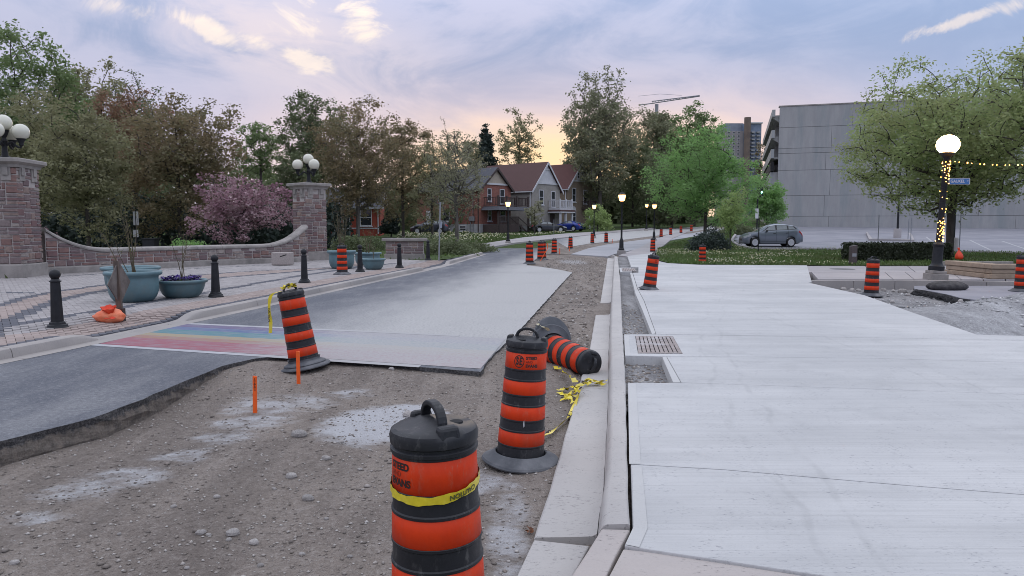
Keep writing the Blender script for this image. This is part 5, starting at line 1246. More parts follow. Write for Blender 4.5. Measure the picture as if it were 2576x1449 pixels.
for k in range(120):
    a = rf.uniform(0, 6.28); b = math.sqrt(rf.random()) * Rr * .8; q = Vector((b * math.cos(a), b * math.sin(a), rf.uniform(-.01, .05))); d = Vector((rf.uniform(-1, 1), rf.uniform(-1, 1), rf.uniform(0, .6))) * .05; e = Vector((-d.y, d.x, .01)) * .4; mb.add([q, q + d * .5 + e, q + d, q + d * .5 - e], [(0, 1, 2, 3)])
mb.build('foliage', leafmat('flower_leaves', (0.04, 0.075, 0.03, 1), (0.06, 0.10, 0.03, 1)), fl)

# ---------------------------------------------------------------- temporary sign seen from behind, with sandbags
ZS = float(plaza_z(np.array([at(303, 812, PZ)[0]]), np.array([at(303, 812, PZ)[1]]))[0]); c = at(303, 812, ZS); t = thing('road_sign', 'weathered wooden post with the back of a diamond sign', 'sign', c)
k = c[1] / F; hh = (812 - 655) * k
MB().add([(-.055, -.03, .02), (.055, -.03, .02), (.055, .03, .02), (-.055, .03, .02), (-.085, .0, hh), (-.005, .0, hh), (-.005, .05, hh), (-.085, .05, hh)], [(0, 3, 2, 1), (4, 5, 6, 7), (0, 1, 5, 4), (1, 2, 6, 5), (2, 3, 7, 6), (3, 0, 4, 7)]).build('post', M['wood_old'], t, bevel=.006)
zc_ = hh - .40; ang_ = R(92); cx_, sx_ = math.cos(ang_), math.sin(ang_)
dm = []
for s_ in (-.008, .008):
    for (a, b) in ((0, .40), (.40, 0), (0, -.40), (-.40, 0)): dm.append((-.03 + a * cx_ - s_ * sx_, .07 + a * sx_ + s_ * cx_, zc_ + b))
MB().add(dm, [(0, 1, 2, 3), (7, 6, 5, 4), (0, 4, 5, 1), (1, 5, 6, 2), (2, 6, 7, 3), (3, 7, 4, 0)]).build('diamond_panel', mat('weathered_board', (0.16, 0.13, 0.115, 1), (0.085, 0.07, 0.065, 1), 5, .85, dirt=((0.25, 0.22, 0.2, 1), .5)), t)
MB().box(-.075, .075, -.05, .05, .004, .26).build('socket', mat('rusty_steel', (0.05, 0.03, 0.027, 1), (0.03, 0.022, 0.02, 1), 8, .7), t, bevel=.004)
MB().box(-.5, .35, -.17, .1, .001, .008).build('base_plate', M['galv'], t)
def sandbag(name, lab, c, w_, h_, neck, rotz=0, m1='bag', m2='bag2'):
    t = thing(name, lab, 'sandbag', c, rotz); mb = MB().sphere((0, 0, 0), 1, 28, 16); vv = []
    for x, y, z in mb.v:
        a = math.atan2(z, x); q = 1 + .05 * math.sin(7 * a + 3 * y) + .04 * math.sin(11 * x + 5 * z)
        X = x * w_ / 2 * q; Z = h_ * .46 + z * h_ * .46 * q * (1 - .35 * max(0, -x)); vv.append((X, y * w_ * .33 * q, max(0.004, Z)))
    mb.v = vv; mb.build('bag_body', M[m1], t, smooth=True)
    # gathered neck
    V = []; Fc = []; n = 22; nx_, nz_ = neck
    for i, (r_, s_) in enumerate(((.16, -.3), (.06, .0), (.045, .10), (.09, .35), (.15, .75), (.17, 1.0))):
        for k in range(n):
            a = 2 * math.pi * k / n; rr = r_ * w_ * (1 + .22 * math.sin(5 * a + i) + .1 * math.sin(9 * a)) * 1.5
            V.append((nx_ * w_ + (rr * math.cos(a)) * .9 - .06 * s_ * w_, -w_ * .20 + rr * math.sin(a) * .6, nz_ * h_ + s_ * h_ * .42 + rr * .25 * math.sin(a)))
    for i in range(5):
        for k in range(n): a = i * n + k; b = i * n + (k + 1) % n; Fc.append((a, b, b + n, a + n))
    MB().add(V, Fc).build('bag_neck', M[m2], t, smooth=True); return t
c2 = at(268, 817, ZS); sandbag('sandbag', 'orange sandbag slumped at the foot of the wooden sign post', (c2[0], c2[1] + .1, ZS + .002), .54, .30, (.15, .60))
c2 = at(2420, 662, KT); sb_ = thing('sandbag', 'orange sandbag standing on the timber edging at the right', 'sandbag', (c2[0], c2[1] + .2, KT + .16)); k = c2[1] / F
mb = MB().lathe([(.001, 0), (.13, .0), (.165, .06), (.17, .14), (.13, .25), (.075, .34), (.035, .40), (.03, .43), (.055, .50), (.03, .53)], 20)
mb.v = [(x * (1 + .12 * math.sin(3 * math.atan2(y, x) + 9 * z)) - z * .12, y * (1 + .12 * math.sin(4 * math.atan2(y, x))), z) for x, y, z in mb.v]; mb.build('bag_body', M['bag2'], sb_, smooth=True)

# ---------------------------------------------------------------- stone gate pillars and walls
def unit_stone(seed):
    r = random.Random(seed); V = []
    for z in (-1, 1):
        for (x, y) in ((-1, -1), (1, -1), (1, 1), (-1, 1)): V.append((x * .5, y * .5, z * .5))
    b = .09
    mb = MB().add([(-.5, 0, -.5), (.5, 0, -.5), (.5, 0, .5), (-.5, 0, .5), (-.5 + b * .5 + r.uniform(0, .05), -1 + r.uniform(-.2, .2), -.5 + b + r.uniform(0, .06)), (.5 - b * .5 - r.uniform(0, .05), -1 + r.uniform(-.2, .2), -.5 + b + r.uniform(0, .06)), (.5 - b * .5 - r.uniform(0, .05), -1 + r.uniform(-.2, .2), .5 - b - r.uniform(0, .06)), (-.5 + b * .5 + r.uniform(0, .05), -1 + r.uniform(-.2, .2), .5 - b - r.uniform(0, .06))],
                  [(0, 1, 5, 4), (1, 2, 6, 5), (2, 3, 7, 6), (3, 0, 4, 7), (4, 5, 6, 7)])
    me = bpy.data.meshes.new('stone'); me.from_pydata(mb.v, [], mb.f); me.materials.append(M['stone']); return me
SM = [unit_stone(i) for i in range(8)]
def pack(W, Hh, seed, cw=.11, chh=.105, skip=None):
    r = random.Random(seed); nx, nz = max(1, round(W / cw)), max(1, round(Hh / chh)); occ = [[False] * nx for _ in range(nz)]; o_ = []
    for j in range(nz):
        for i in range(nx):
            if occ[j][i]: continue
            w_ = r.choice((2, 3, 3, 4, 4, 5)); h_ = 2 if r.random() < .28 else 1
            w_ = min(w_, nx - i); 
            if nx - i - w_ == 1: w_ += 1
            while w_ > 1 and any(occ[j][i + q] for q in range(w_)): w_ -= 1
            if h_ == 2: w_ = min(w_, 3)
            if j + h_ > nz: h_ = 1
            for a in range(h_):
                for q in range(w_):
                    if i + q < nx: occ[j + a][i + q] = True
            o_.append((i * W / nx, j * Hh / nz, w_ * W / nx, h_ * Hh / nz))
    return o_
def face_stones(parent, p0, dirx, W, z0, Hh, seed, inv, depth=.028, hf=None):
    """stones on a vertical face that starts at p0 and runs along dirx (world xy); outward normal to the right of dirx"""
    r = random.Random(seed + 99); th = math.atan2(dirx[1], dirx[0])
    for (x, z, w_, h_) in pack(W, Hh, seed):
        cx_ = x + w_ / 2
        if hf is not None and z + h_ * .75 > hf(cx_): continue
        if hf is not None and z + h_ > hf(cx_): h_ = hf(cx_) - z
        o = bpy.data.objects.new('stone', r.choice(SM)); COL.objects.link(o); o.parent = parent
        q = inv @ Vector((p0[0] + dirx[0] * cx_, p0[1] + dirx[1] * cx_, z0 + z + h_ / 2)); o.location = q
        o.rotation_euler = (0, 0, th - parent.rotation_euler.z); o.scale = (w_ - .016, depth * r.uniform(.7, 1.3), h_ - .016)
def pillar(corner_uv, w1, ang, hgt, lab, seed, wd2=None):
    """corner_uv: the base corner nearest the camera; ang: direction of the right-hand face"""
    c = at(*corner_uv, PZ); wd2 = wd2 or w1; ax_ = Vector((math.cos(ang), math.sin(ang), 0)); ay_ = Vector((-math.sin(ang), math.cos(ang), 0))
    t = thing('stone_pillar', lab, 'pillar', (c[0], c[1], PZ), ang, 'stone gate pillars')
    inv = (Matrix.Translation(t.location) @ Matrix.Rotation(ang, 4, 'Z')).inverted(); W = w1; D_ = wd2; pb = .10
    MB().box(0, W + 2 * pb, 0, D_ + 2 * pb, -.1, .42).build('plinth', M['limestone'], t, bevel=.03)
    MB().box(pb + .03, pb + W - .03, pb + .03, pb + D_ - .03, .42, hgt - .28).build('mortar_core', M['mortar'], t)
    for k, (p0, d_, L_) in enumerate((((pb, pb + .03), (1, 0), W), ((pb + W - .03, pb), (0, 1), D_), ((pb + W, pb + D_ - .03), (-1, 0), W), ((pb + .03, pb + D_), (0, -1), D_))):
        r = random.Random(seed + k)
        th = math.atan2(d_[1], d_[0]); Hs = hgt - .28 - .42
        for (x, z, w_, h_) in pack(L_, Hs, seed + k, .125, .118):
            mid = x + w_ / 2
            # limestone dentil blocks at the top near each side take the place of stones
            if z + h_ > Hs - .42 and (abs(mid - L_ * .24) < .12 or abs(mid - L_ * .76) < .12): continue
            o = bpy.data.objects.new('stone', r.choice(SM)); COL.objects.link(o); o.parent = t
            o.location = (p0[0] + d_[0] * mid, p0[1] + d_[1] * mid, .42 + z + h_ / 2); o.rotation_euler = (0, 0, th); o.scale = (w_ - .03, .032 * r.uniform(.8, 1.3), h_ - .03)
        for f_ in (.24, .76):
            q = Vector((p0[0] + d_[0] * L_ * f_, p0[1] + d_[1] * L_ * f_, hgt - .28 - .42)); nrm = Vector((d_[1], -d_[0], 0)); mb = MB().obox((q.x + nrm.x * .01, q.y + nrm.y * .01, q.z), th, .30, .07, .42); mb.obox((q.x + nrm.x * .045, q.y + nrm.y * .045, q.z + .17), th, .17, .08, .25)
            mb.build('dentil_block', M['limestone'], t, bevel=.006)
    cb = MB(); prof = [(0, hgt - .28), (.04, hgt - .28), (.06, hgt - .20), (.16, hgt - .13), (.18, hgt - .12), (.18, hgt - .03), (.16, hgt), (-W, hgt + .03)]
    V = []; 
    for (o_, z) in prof:
        o2 = o_ if o_ > -1 else -min(W, D_) * .45
        for (x, y) in ((pb - o2, pb - o2), (pb + W + o2, pb - o2), (pb + W + o2, pb + D_ + o2), (pb - o2, pb + D_ + o2)): V.append((x, y, z))
    Fc = []
    for i in range(len(prof) - 1):
        for k in range(4): a = i * 4 + k; b = i * 4 + (k + 1) % 4; Fc.append((a, b, b + 4, a + 4))
    Fc.append(tuple(range(len(V) - 4, len(V)))); cb.add(V, Fc).build('cap', M['limestone'], t)
    ctr = Vector((pb + W / 2, pb + D_ / 2, hgt + .03)); return t, (Matrix.Translation(t.location) @ Matrix.Rotation(ang, 4, 'Z')) @ ctr
pA, topA = pillar((60, 699), 1.32, R(96), 3.75, 'near stone gate pillar cut by the left edge', 21)
pB, topB = pillar((770, 656), 1.17, R(48), 3.68, 'far stone gate pillar beside the teal planters', 41)
def gate_lamp(c, lab, ang, na=4):
    t = thing('globe_lamp', lab, 'lamp', c, ang, 'unlit globe lamps on the gate pillars')
    MB().lathe([(.16, 0), (.16, .05), (.10, .09), (.085, .25), (.075, .5), (.10, .55), (.08, .60), (.06, .66), (.09, .72), (.15, .88), (.16, .90)], 16).build('post', M['iron'], t, smooth='auto')
    MB().sphere((0, 0, 1.13), .255, 24, 16).build('globe', M['globe'], t, smooth=True)
    for k in range(na):
        a = 2 * math.pi / na * k; d = Vector((math.cos(a), math.sin(a), 0)); pts = smooth_line([(d * .06 + Vector((0, 0, .42))), (d * .22 + Vector((0, 0, .52))), (d * .36 + Vector((0, 0, .40))), (d * .47 + Vector((0, 0, .36))), (d * .50 + Vector((0, 0, .50)))], 12)
        ar = MB().tube(pts, .035, 7); ar.lathe([(.04, .40), (.07, .44), (.07, .50), (.09, .55), (.13, .62), (.15, .64)], 14, tuple(d * .50)); ar.build('arm', M['iron'], t, smooth='auto')
        MB().sphere(tuple(d * .50 + Vector((0, 0, .85))), .255, 24, 16).build('globe', M['globe'], t, smooth=True)
gate_lamp(topA, 'unlit cluster of white globes on the near gate pillar', R(8))
gate_lamp(topB, 'unlit cluster of white globes on the far gate pillar', R(196), 3)

# curved low wall between the pillars
wl = smooth_line([at(118, 690, PZ)[:2], at(250, 683, PZ)[:2], at(420, 674, PZ)[:2], at(580, 666, PZ)[:2], at(700, 661, PZ)[:2], at(775, 657, PZ)[:2]], 60)
wd_ = along(wl); WL = wd_[-1]
wall = thing('stone_wall', 'low curved stone wall sweeping up to both gate pillars', 'wall', (wl[0][0], wl[0][1], PZ)); inv = Matrix.Translation(-wall.location)
def wall_h(s_):
    e = min(s_, WL - s_); lowh = .80
    return lowh + (.75 if s_ < WL / 2 else .85) * max(0, 1 - e / (2.3 if s_ < WL / 2 else 2.6)) ** 2.2
wback = offset_line(wl, .40)
def wall_pt(s_, line):
    k = min(max(int(np.searchsorted(wd_, s_)), 1), len(wl) - 1); t = (s_ - wd_[k - 1]) / (wd_[k] - wd_[k - 1] + 1e-9); return lerp(line[k - 1], line[k], t)
ns = 90; V = []; Fc = []; V2 = []; F2 = []
for i in range(ns + 1):
    s_ = WL * i / ns; a = wall_pt(s_, wl); b = wall_pt(s_, wback); h = wall_h(s_) - .10
    V += [(*a, PZ - .1), (*a, PZ + h), (*b, PZ + h), (*b, PZ - .1)]
    f0 = lerp(a, b, -.14); f1 = lerp(a, b, 1.14); V2 += [(*f0, PZ - .1), (*f0, PZ + .20), (*lerp(a, b, -.04), PZ + .235), (*a, PZ + .235)]
for i in range(ns):
    for k in range(3): q = i * 4 + k; Fc.append((q, q + 1, q + 5, q + 4)); F2.append((q, q + 1, q + 5, q + 4))
MB().add(V, Fc).build('mortar_core', M['mortar'], wall, world=True)
MB().add(V2, F2).build('plinth', M['limestone'], wall, world=True)
# stones, placed along the curve
rs = random.Random(77)
for (x, z, w_, h_) in pack(WL, 1.45, 31, .13, .112):
    mid = x + w_ / 2; z += .24
    if z + h_ * .7 > wall_h(mid) - .08: continue
    h_ = min(h_, wall_h(mid) - .08 - z); a = wall_pt(mid, wl); a0 = wall_pt(max(0, mid - .1), wl); a1 = wall_pt(min(WL, mid + .1), wl); th = math.atan2(a1[1] - a0[1], a1[0] - a0[0])
    if h_ < .04: continue
    o = bpy.data.objects.new('stone', rs.choice(SM)); COL.objects.link(o); o.parent = wall
    o.location = inv @ Vector((a[0], a[1], PZ + z + h_ / 2)); o.rotation_euler = (0, 0, th); o.scale = (w_ - .03, .034 * rs.uniform(.7, 1.3), h_ - .03)
# coping stones, each its own piece
cs = 0.0
while cs < WL - .05:
    ce = min(WL, cs + 1.15); V = []; Fc = []; n = 9
    if WL - ce < .5: ce = WL
    for i in range(n):
        s_ = cs + .006 + (ce - cs - .012) * i / (n - 1); a = wall_pt(s_, wl); b = wall_pt(s_, wback); h = PZ + wall_h(s_)
        for (f_, z) in ((-.16, -.10), (-.18, -.05), (-.12, .0), (.1, .035), (.5, .05), (.9, .035), (1.12, 0), (1.18, -.05), (1.16, -.10)): q = lerp(a, b, f_); V.append((q[0], q[1], h + z))
    for i in range(n - 1):
        for k in range(8): q = i * 9 + k; Fc.append((q, q + 1, q + 10, q + 9))
    Fc.append(tuple(reversed(range(9)))); Fc.append(tuple(range((n - 1) * 9, n * 9)))
    MB().add(V, Fc).build('coping_stone', M['limestone'], wall, world=True, smooth='auto'); cs = ce
c = at(732, 640, PZ)
# small wall further on
c0 = at(969, 650, PZ); c1 = at(1066, 650, PZ); W_ = c1[0] - c0[0]
sw = thing('stone_wall', 'short stone wall with a flat coping at the end of the plaza', 'wall', (c0[0], c0[1], PZ), R(4)); k = c0[1] / F; hS = (650 - 601) * k
MB().box(.03, W_ - .03, .05, .45, -.05, hS - .12).build('mortar_core', M['mortar'], sw)
MB().box(-.04, W_ + .04, -.03, .5, -.1, .22).build('plinth', M['limestone'], sw, bevel=.02)
MB().box(-.16, W_ + .16, -.10, .6, hS - .12, hS + .04).build('coping_stone', M['limestone'], sw, bevel=.03)
r = random.Random(6)
for (x, z, w_, h_) in pack(W_ - .04, hS - .36, 51, .15, .14):
    o = bpy.data.objects.new('stone', r.choice(SM)); COL.objects.link(o); o.parent = sw; o.location = (.02 + x + w_ / 2, .05, .23 + z + h_ / 2); o.scale = (w_ - .034, .035, h_ - .034)
# concrete block with a plaque
c = at(707, 668, PZ); t = thing('concrete_block', 'pale concrete block on the plaza before the stone wall', 'block', c, R(3)); k = c[1] / F
MB().box(-24 * k, 24 * k, 0, 34 * k, 0.02, 33 * k).build('block_body', mat('speckled_concrete', (0.40, 0.35, 0.33, 1), (0.31, 0.275, 0.26, 1), 20, .85, bmp=.3), t, bevel=.03)
MB().add([(-2 * k, -.004, 21 * k), (14 * k, -.004, 26 * k), (14 * k, -.004, 28.5 * k), (-2 * k, -.004, 23.5 * k)], [(0, 1, 2, 3)]).build('slot', M['black_gap'], t)
# ================================================================== trees
def grow(rng, H, trunk_h, rx, rz, cz, n_attr, style='round', lumps=.28, ry=None):
    """returns nodes (n,3), parent index, tip ids: branches grown greedily towards points spread through the crown"""
    ry = ry or rx
    d = rng.normal(size=(n_attr, 3)); d /= np.linalg.norm(d, axis=1)[:, None]
    rr = rng.uniform(0, 1, n_attr) ** (1 / 2.1)
    if style == 'column': d[:, 2] *= 1.0
    ks = rng.normal(size=(6, 3)) * 2.6; ph = rng.uniform(0, 6.28, 6)
    bump_ = 1 + lumps * np.mean(np.sin(d @ ks.T + ph), axis=1) * 1.9
    A = d * (rr * bump_)[:, None] * np.array([rx, ry, rz]) + np.array([0, 0, cz])
    if style == 'vase': A[:, :2] *= (0.55 + 0.55 * np.clip((A[:, 2:3] - (cz - rz)) / (2 * rz), 0, 1) ** .7)
    if style == 'cone':
        t = np.clip((A[:, 2:3] - (cz - rz)) / (2 * rz), 0, 1); A[:, :2] *= 1.15 * (1 - t) + .08
    A = A[A[:, 2] > trunk_h * .75]
    nodes = []; par = []
    top = cz + rz * (.55 if style != 'cone' else .97); nT = max(6, int(top / .5)); wob = rng.normal(0, .05, (nT + 1, 2)).cumsum(0) * (.5 if style != 'cone' else .1)
    for i in range(nT + 1):
        z = top * i / nT; nodes.append((wob[i, 0] * z / top, wob[i, 1] * z / top, z)); par.append(i - 1)
    N = np.zeros((len(A) * 4 + nT + 5, 3)); N[:nT + 1] = nodes; cnt = nT + 1; par = list(par)
    order = np.argsort(np.hypot(A[:, 0], A[:, 1]) + .3 * np.abs(A[:, 2] - cz)); tips = []
    trunk_from = trunk_h * .8
    for i in order:
        p = A[i]; q = N[:cnt]; dv = p - q; dist = np.linalg.norm(dv, axis=1); hor = np.hypot(dv[:, 0], dv[:, 1])
        want = .55 if style in ('vase', 'column') else (.25 if style == 'round' else -.1)
        if style == 'column': want = 1.4
        cost = dist + np.maximum(0, want * hor - dv[:, 2]) * .9 + np.where(q[:, 2] < trunk_from, 50, 0)
        j = int(np.argmin(cost)); a = N[j]; L_ = dist[j]; m = 1 if L_ < .5 else (2 if L_ < 1.3 else 3); last = j
        for k in range(1, m + 1):
            t = k / m; s_ = a + (p - a) * t; s_[2] += .10 * L_ * math.sin(math.pi * t) * (-1 if style == 'cone' else .6); s_[:2] += rng.normal(0, .05 * L_, 2) * math.sin(math.pi * t)
            N[cnt] = s_; par.append(last); last = cnt; cnt += 1
        tips.append(last)
    return N[:cnt], np.array(par), np.array(tips), nT + 1
def tree_meshes(name, seed, H, trunk_h, rx, rz, cz, n_attr, leaves, lsize, mleaf, mbark, trunk_r, style='round', tip_r=.009, spread=.38, leaf_aspect=.55, droop=0.0, catkin=False, lumps=.28, bare_top=0, min_r=0.0):
    rng = np.random.default_rng(seed); N, par, tips, nT = grow(rng, H, trunk_h, rx, rz, cz, n_attr, style, lumps)
    n = len(N); area = np.zeros(n); istip = np.ones(n, bool); istip[par[par >= 0]] = False; area[istip] = tip_r ** 2.4
    for i in range(n - 1, 0, -1): area[par[i]] += area[i]
    rad = area ** (1 / 2.4); sc = trunk_r / max(rad[0], 1e-6); rad = rad * (sc if sc < 1 else sc ** .75); rad = np.maximum(rad, tip_r * .7); rad = np.maximum(rad, min_r)
    rad[0] *= 1.35
    ch = np.arange(1, n); pa = par[1:]; A = N[pa]; B = N[ch]; D_ = B - A; L_ = np.linalg.norm(D_, axis=1) + 1e-9; D_ /= L_[:, None]
    ref = np.where(np.abs(D_[:, 2:3]) > .8, np.array([[1., 0, 0]]), np.array([[0., 0, 1.]])); X = np.cross(D_, ref); X /= np.linalg.norm(X, axis=1)[:, None]; Y = np.cross(D_, X); k = 5; ang_ = 2 * np.pi * np.arange(k) / k
    ring = (X[:, None] * np.cos(ang_)[None, :, None] + Y[:, None] * np.sin(ang_)[None, :, None])
    ra = np.minimum(rad[pa], rad[ch] * 1.6 + .01)
    V = np.concatenate([A[:, None] + ring * ra[:, None, None], B[:, None] + ring * rad[ch][:, None, None]], 1).reshape(-1, 3)
    b = (np.arange(n - 1) * 2 * k)[:, None]; i0 = np.arange(k)[None]; i1 = (i0 + 1) % k
    Fq = np.stack([b + i0, b + i1, b + i1 + k, b + i0 + k], 2).reshape(-1, 4)
    bark = (V, Fq)
    # leaves round the outer nodes
    outer = np.nonzero((np.arange(n) >= nT) & (rad < .05))[0]; src = np.concatenate([np.repeat(tips, 3), outer]); pick = rng.choice(src, leaves)
    C = N[pick] + rng.normal(0, spread, (leaves, 3)) * np.array([1, 1, .75])
    if bare_top: C = C[rng.uniform(0, 1, len(C)) > bare_top * np.clip((C[:, 2] - cz) / rz, 0, 1)]
    m = len(C); s = lsize * (.5 + 1.0 * rng.uniform(0, 1, m) ** 1.4)
    if catkin: a = np.stack([rng.normal(0, .28, m), rng.normal(0, .28, m), np.ones(m)], 1)
    else: a = rng.normal(size=(m, 3)); a[:, 2] = a[:, 2] * .5 - droop
    a /= np.linalg.norm(a, axis=1)[:, None]; r2 = rng.normal(size=(m, 3)); bb = np.cross(a, r2); bb /= np.linalg.norm(bb, axis=1)[:, None] + 1e-9
    a *= s[:, None] * .5 * (2.2 if catkin else 1); bb *= (s * leaf_aspect * .5)[:, None]
    LV = np.stack([C - a, C + bb - a * .1, C + a, C - bb - a * .1], 1).reshape(-1, 3); LF = np.arange(4 * m).reshape(-1, 4)
    return bark, (LV, LF)
def tree(name, label, u, Y, vtop, vbot, w_px, mleaf, n_attr=200, leaves=9000, lsize=.2, seed=1, style='round', trunk_r=None, mbark='bark', trunk_v=None, z0=None, group='trees', crown_u=None, **kw):
    """crown spans vtop..vbot in the picture and w_px in width at distance Y"""
    x = (u - CU) / F * Y; g_ = terrain(x, Y) if z0 is None else z0; zt = P(u, vtop, Y)[2] - g_; zb = P(u, vbot, Y)[2] - g_; rx = w_px * Y / F / 2; rz = (zt - zb) / 2 * 1.02; cz = (zt + zb) / 2
    t = thing(name, label, 'tree', (x, Y, g_), 0, group); leaves = int(leaves * LK); lsize = lsize * 1.02; kw['spread'] = kw.get('spread', .38) * .68
    bark, lv = tree_meshes(name, seed, zt, max(.6, zb), rx, rz, cz, n_attr, leaves, lsize, mleaf, mbark, trunk_r or max(.09, zt * .017), style, **kw)
    np_mesh('trunk', *bark, M[mbark], t, smooth=True); np_mesh('crown', *lv, M[mleaf], t)
    return t
LK = 1.9
LM = lambda n, a, b, t=.3, c=None: M.__setitem__(n, leafmat(n, a, b, t, c))
LM('leaf_olive', (0.247, 0.247, 0.130, 1), (0.338, 0.325, 0.182, 1), .45)
LM('leaf_green', (0.169, 0.240, 0.098, 1), (0.234, 0.305, 0.130, 1), .45)
LM('leaf_dark', (0.137, 0.176, 0.085, 1), (0.189, 0.215, 0.111, 1), .4)
LM('leaf_red', (0.286, 0.156, 0.111, 1), (0.364, 0.208, 0.130, 1), .4, (0.234, 0.169, 0.104, 1))
LM('leaf_redolive', (0.247, 0.189, 0.111, 1), (0.299, 0.234, 0.130, 1), .45, (0.182, 0.176, 0.091, 1))
LM('leaf_bright', (0.221, 0.390, 0.130, 1), (0.299, 0.494, 0.156, 1), .5, (0.208, 0.338, 0.130, 1))
LM('leaf_lime', (0.312, 0.429, 0.143, 1), (0.390, 0.494, 0.195, 1), .5)
LM('leaf_right', (0.32, 0.42, 0.18, 1), (0.42, 0.48, 0.21, 1), .55, (0.34, 0.36, 0.17, 1))
LM('leaf_grey', (0.260, 0.260, 0.169, 1), (0.351, 0.345, 0.221, 1), .4)
LM('leaf_catkin', (0.247, 0.260, 0.156, 1), (0.338, 0.332, 0.208, 1), .4, (0.195, 0.208, 0.117, 1))
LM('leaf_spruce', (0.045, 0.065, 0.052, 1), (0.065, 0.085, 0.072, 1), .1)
LM('leaf_pink', (0.40, 0.22, 0.27, 1), (0.56, 0.42, 0.43, 1), .3, (0.25, 0.12, 0.16, 1))
LM('leaf_black', (0.025, 0.034, 0.018, 1), (0.038, 0.048, 0.024, 1), .1)
PK = 'park trees on the left'; ST = 'street trees'; BGT = 'trees behind the houses'
# left, behind the wall
tree('tree', 'tall olive tree at the left edge with spiky upright shoots on top', 70, 66, 105, 520, 330, 'leaf_green', 330, 15000, .30, 1, 'vase', group=PK, catkin=False, spread=.55)
tree('tree', 'tall dark tree behind the near pillar, second from the left edge', 215, 74, 135, 520, 240, 'leaf_olive', 260, 11000, .30, 2, 'column', group=PK, spread=.5)
tree('tree', 'spiky bare-topped tree between the olive trees and the russet maple', 350, 80, 178, 520, 190, 'leaf_dark', 220, 6500, .26, 3, 'vase', group=PK, bare_top=.75, spread=.5)
tree('tree', 'big russet maple left of the magnolia', 455, 52, 218, 575, 350, 'leaf_redolive', 420, 17000, .20, 4, 'round', group=PK, spread=.42)
tree('tree', 'russet-topped maple crown rising behind the big maple', 345, 60, 235, 500, 190, 'leaf_red', 200, 9000, .2, 41, 'round', group=PK, spread=.4)
tree('tree', 'pale olive young tree just right of the near pillar', 225, 43, 262, 590, 200, 'leaf_olive', 320, 12000, .17, 5, 'round', group=PK, spread=.34)
tree('tree', 'olive tree standing directly behind the near pillar', 95, 48, 245, 590, 230, 'leaf_olive', 280, 11000, .18, 51, 'round', group=PK, spread=.36)
tree('tree', 'sparse backlit tree above the magnolia against the sunset', 662, 92, 292, 470, 140, 'leaf_green', 150, 3600, .28, 6, 'vase', group=PK, spread=.4)
tree('tree', 'dark green maple behind the far pillar', 805, 76, 232, 520, 170, 'leaf_dark', 260, 10000, .26, 7, 'round', group=PK, spread=.45)
tree('tree', 'low dark green tree behind the globes of the far pillar', 745, 70, 385, 590, 110, 'leaf_dark', 120, 5500, .24, 71, 'round', group=PK)
tree('tree', 'russet maple growing beside the far pillar', 902, 56, 262, 560, 230, 'leaf_redolive', 420, 14500, .17, 8, 'round', group=ST, spread=.36, mbark='bark_pale')
tree('tree', 'russet maple with a slim trunk behind the short stone wall', 1015, 76, 275, 560, 165, 'leaf_redolive', 300, 9000, .22, 9, 'round', group=ST, spread=.4)
tree('tree', 'olive tree between the russet maples and the brick house', 1088, 74, 345, 565, 120, 'leaf_olive', 220, 5000, .18, 10, 'round', group=ST, spread=.3)
tree('tree', 'half-bare spreading tree in front of the grey roof', 1150, 62, 355, 555, 200, 'leaf_grey', 330, 3800, .14, 11, 'vase', group=ST, spread=.22, trunk_r=.2, mbark='bark_pale', tip_r=.013)
tree('tree', 'thin leafless-topped tree behind the half-bare one', 1130, 98, 298, 480, 120, 'leaf_grey', 160, 2600, .22, 12, 'vase', group=BGT, spread=.35, bare_top=.5)
tree('conifer_tree', 'dark spruce rising behind the brown roof', 1222, 125, 312, 470, 74, 'leaf_spruce', 240, 6500, .42, 13, 'cone', group=BGT, spread=.35, droop=.3)
tree('tree', 'sunset-lit open tree above the brown roof', 1305, 130, 300, 470, 120, 'leaf_olive', 150, 3000, .36, 14, 'vase', group=BGT, spread=.5)
tree('tree', 'small tree behind the grey roof, left of the spruce', 1180, 118, 330, 480, 70, 'leaf_olive', 90, 2400, .32, 15, 'round', group=BGT)
# centre
tree('poplar_tree', 'tallest poplar, right of the houses', 1508, 112, 172, 520, 190, 'leaf_catkin', 520, 14000, .36, 16, 'column', group='tall trees beyond the bend', trunk_r=.55, spread=.6, mbark='bark_pale', bare_top=.35)
tree('poplar_tree', 'shorter dense tree under the left side of the tallest poplar', 1470, 118, 300, 575, 120, 'leaf_dark', 160, 6000, .36, 161, 'round', group='tall trees beyond the bend', spread=.55)
tree('poplar_tree', 'dark lower crown right of the tallest poplar', 1590, 120, 330, 585, 120, 'leaf_dark', 170, 6000, .38, 162, 'round', group='tall trees beyond the bend', spread=.6)
tree('poplar_tree', 'pale poplar right of the tallest one', 1652, 138, 236, 540, 140, 'leaf_catkin', 320, 8000, .44, 17, 'column', group='tall trees beyond the bend', spread=.7, bare_top=.1)
tree('tree', 'green maple behind the bright green street tree', 1745, 122, 258, 500, 150, 'leaf_green', 240, 8000, .42, 18, 'round', group='tall trees beyond the bend', spread=.6)
tree('tree', 'dark tree filling the gap below the green maple', 1690, 110, 400, 585, 150, 'leaf_dark', 160, 6000, .38, 181, 'round', group='tall trees beyond the bend', spread=.6)
tree('tree', 'bright green street tree beside the far road', 1772, 60, 332, 572, 262, 'leaf_bright', 480, 17000, .17, 19, 'round', group=ST, spread=.36, trunk_r=.17)
tree('tree', 'young lime-green sapling on the lawn', 1836, 50, 482, 585, 82, 'leaf_lime', 120, 2600, .12, 20, 'vase', group=ST, spread=.2, trunk_r=.06, tip_r=.006)
tree('tree', 'dark green tree before the end of the concrete car park', 1925, 86, 438, 575, 100, 'leaf_bright', 150, 5000, .26, 21, 'round', group=ST, spread=.42)
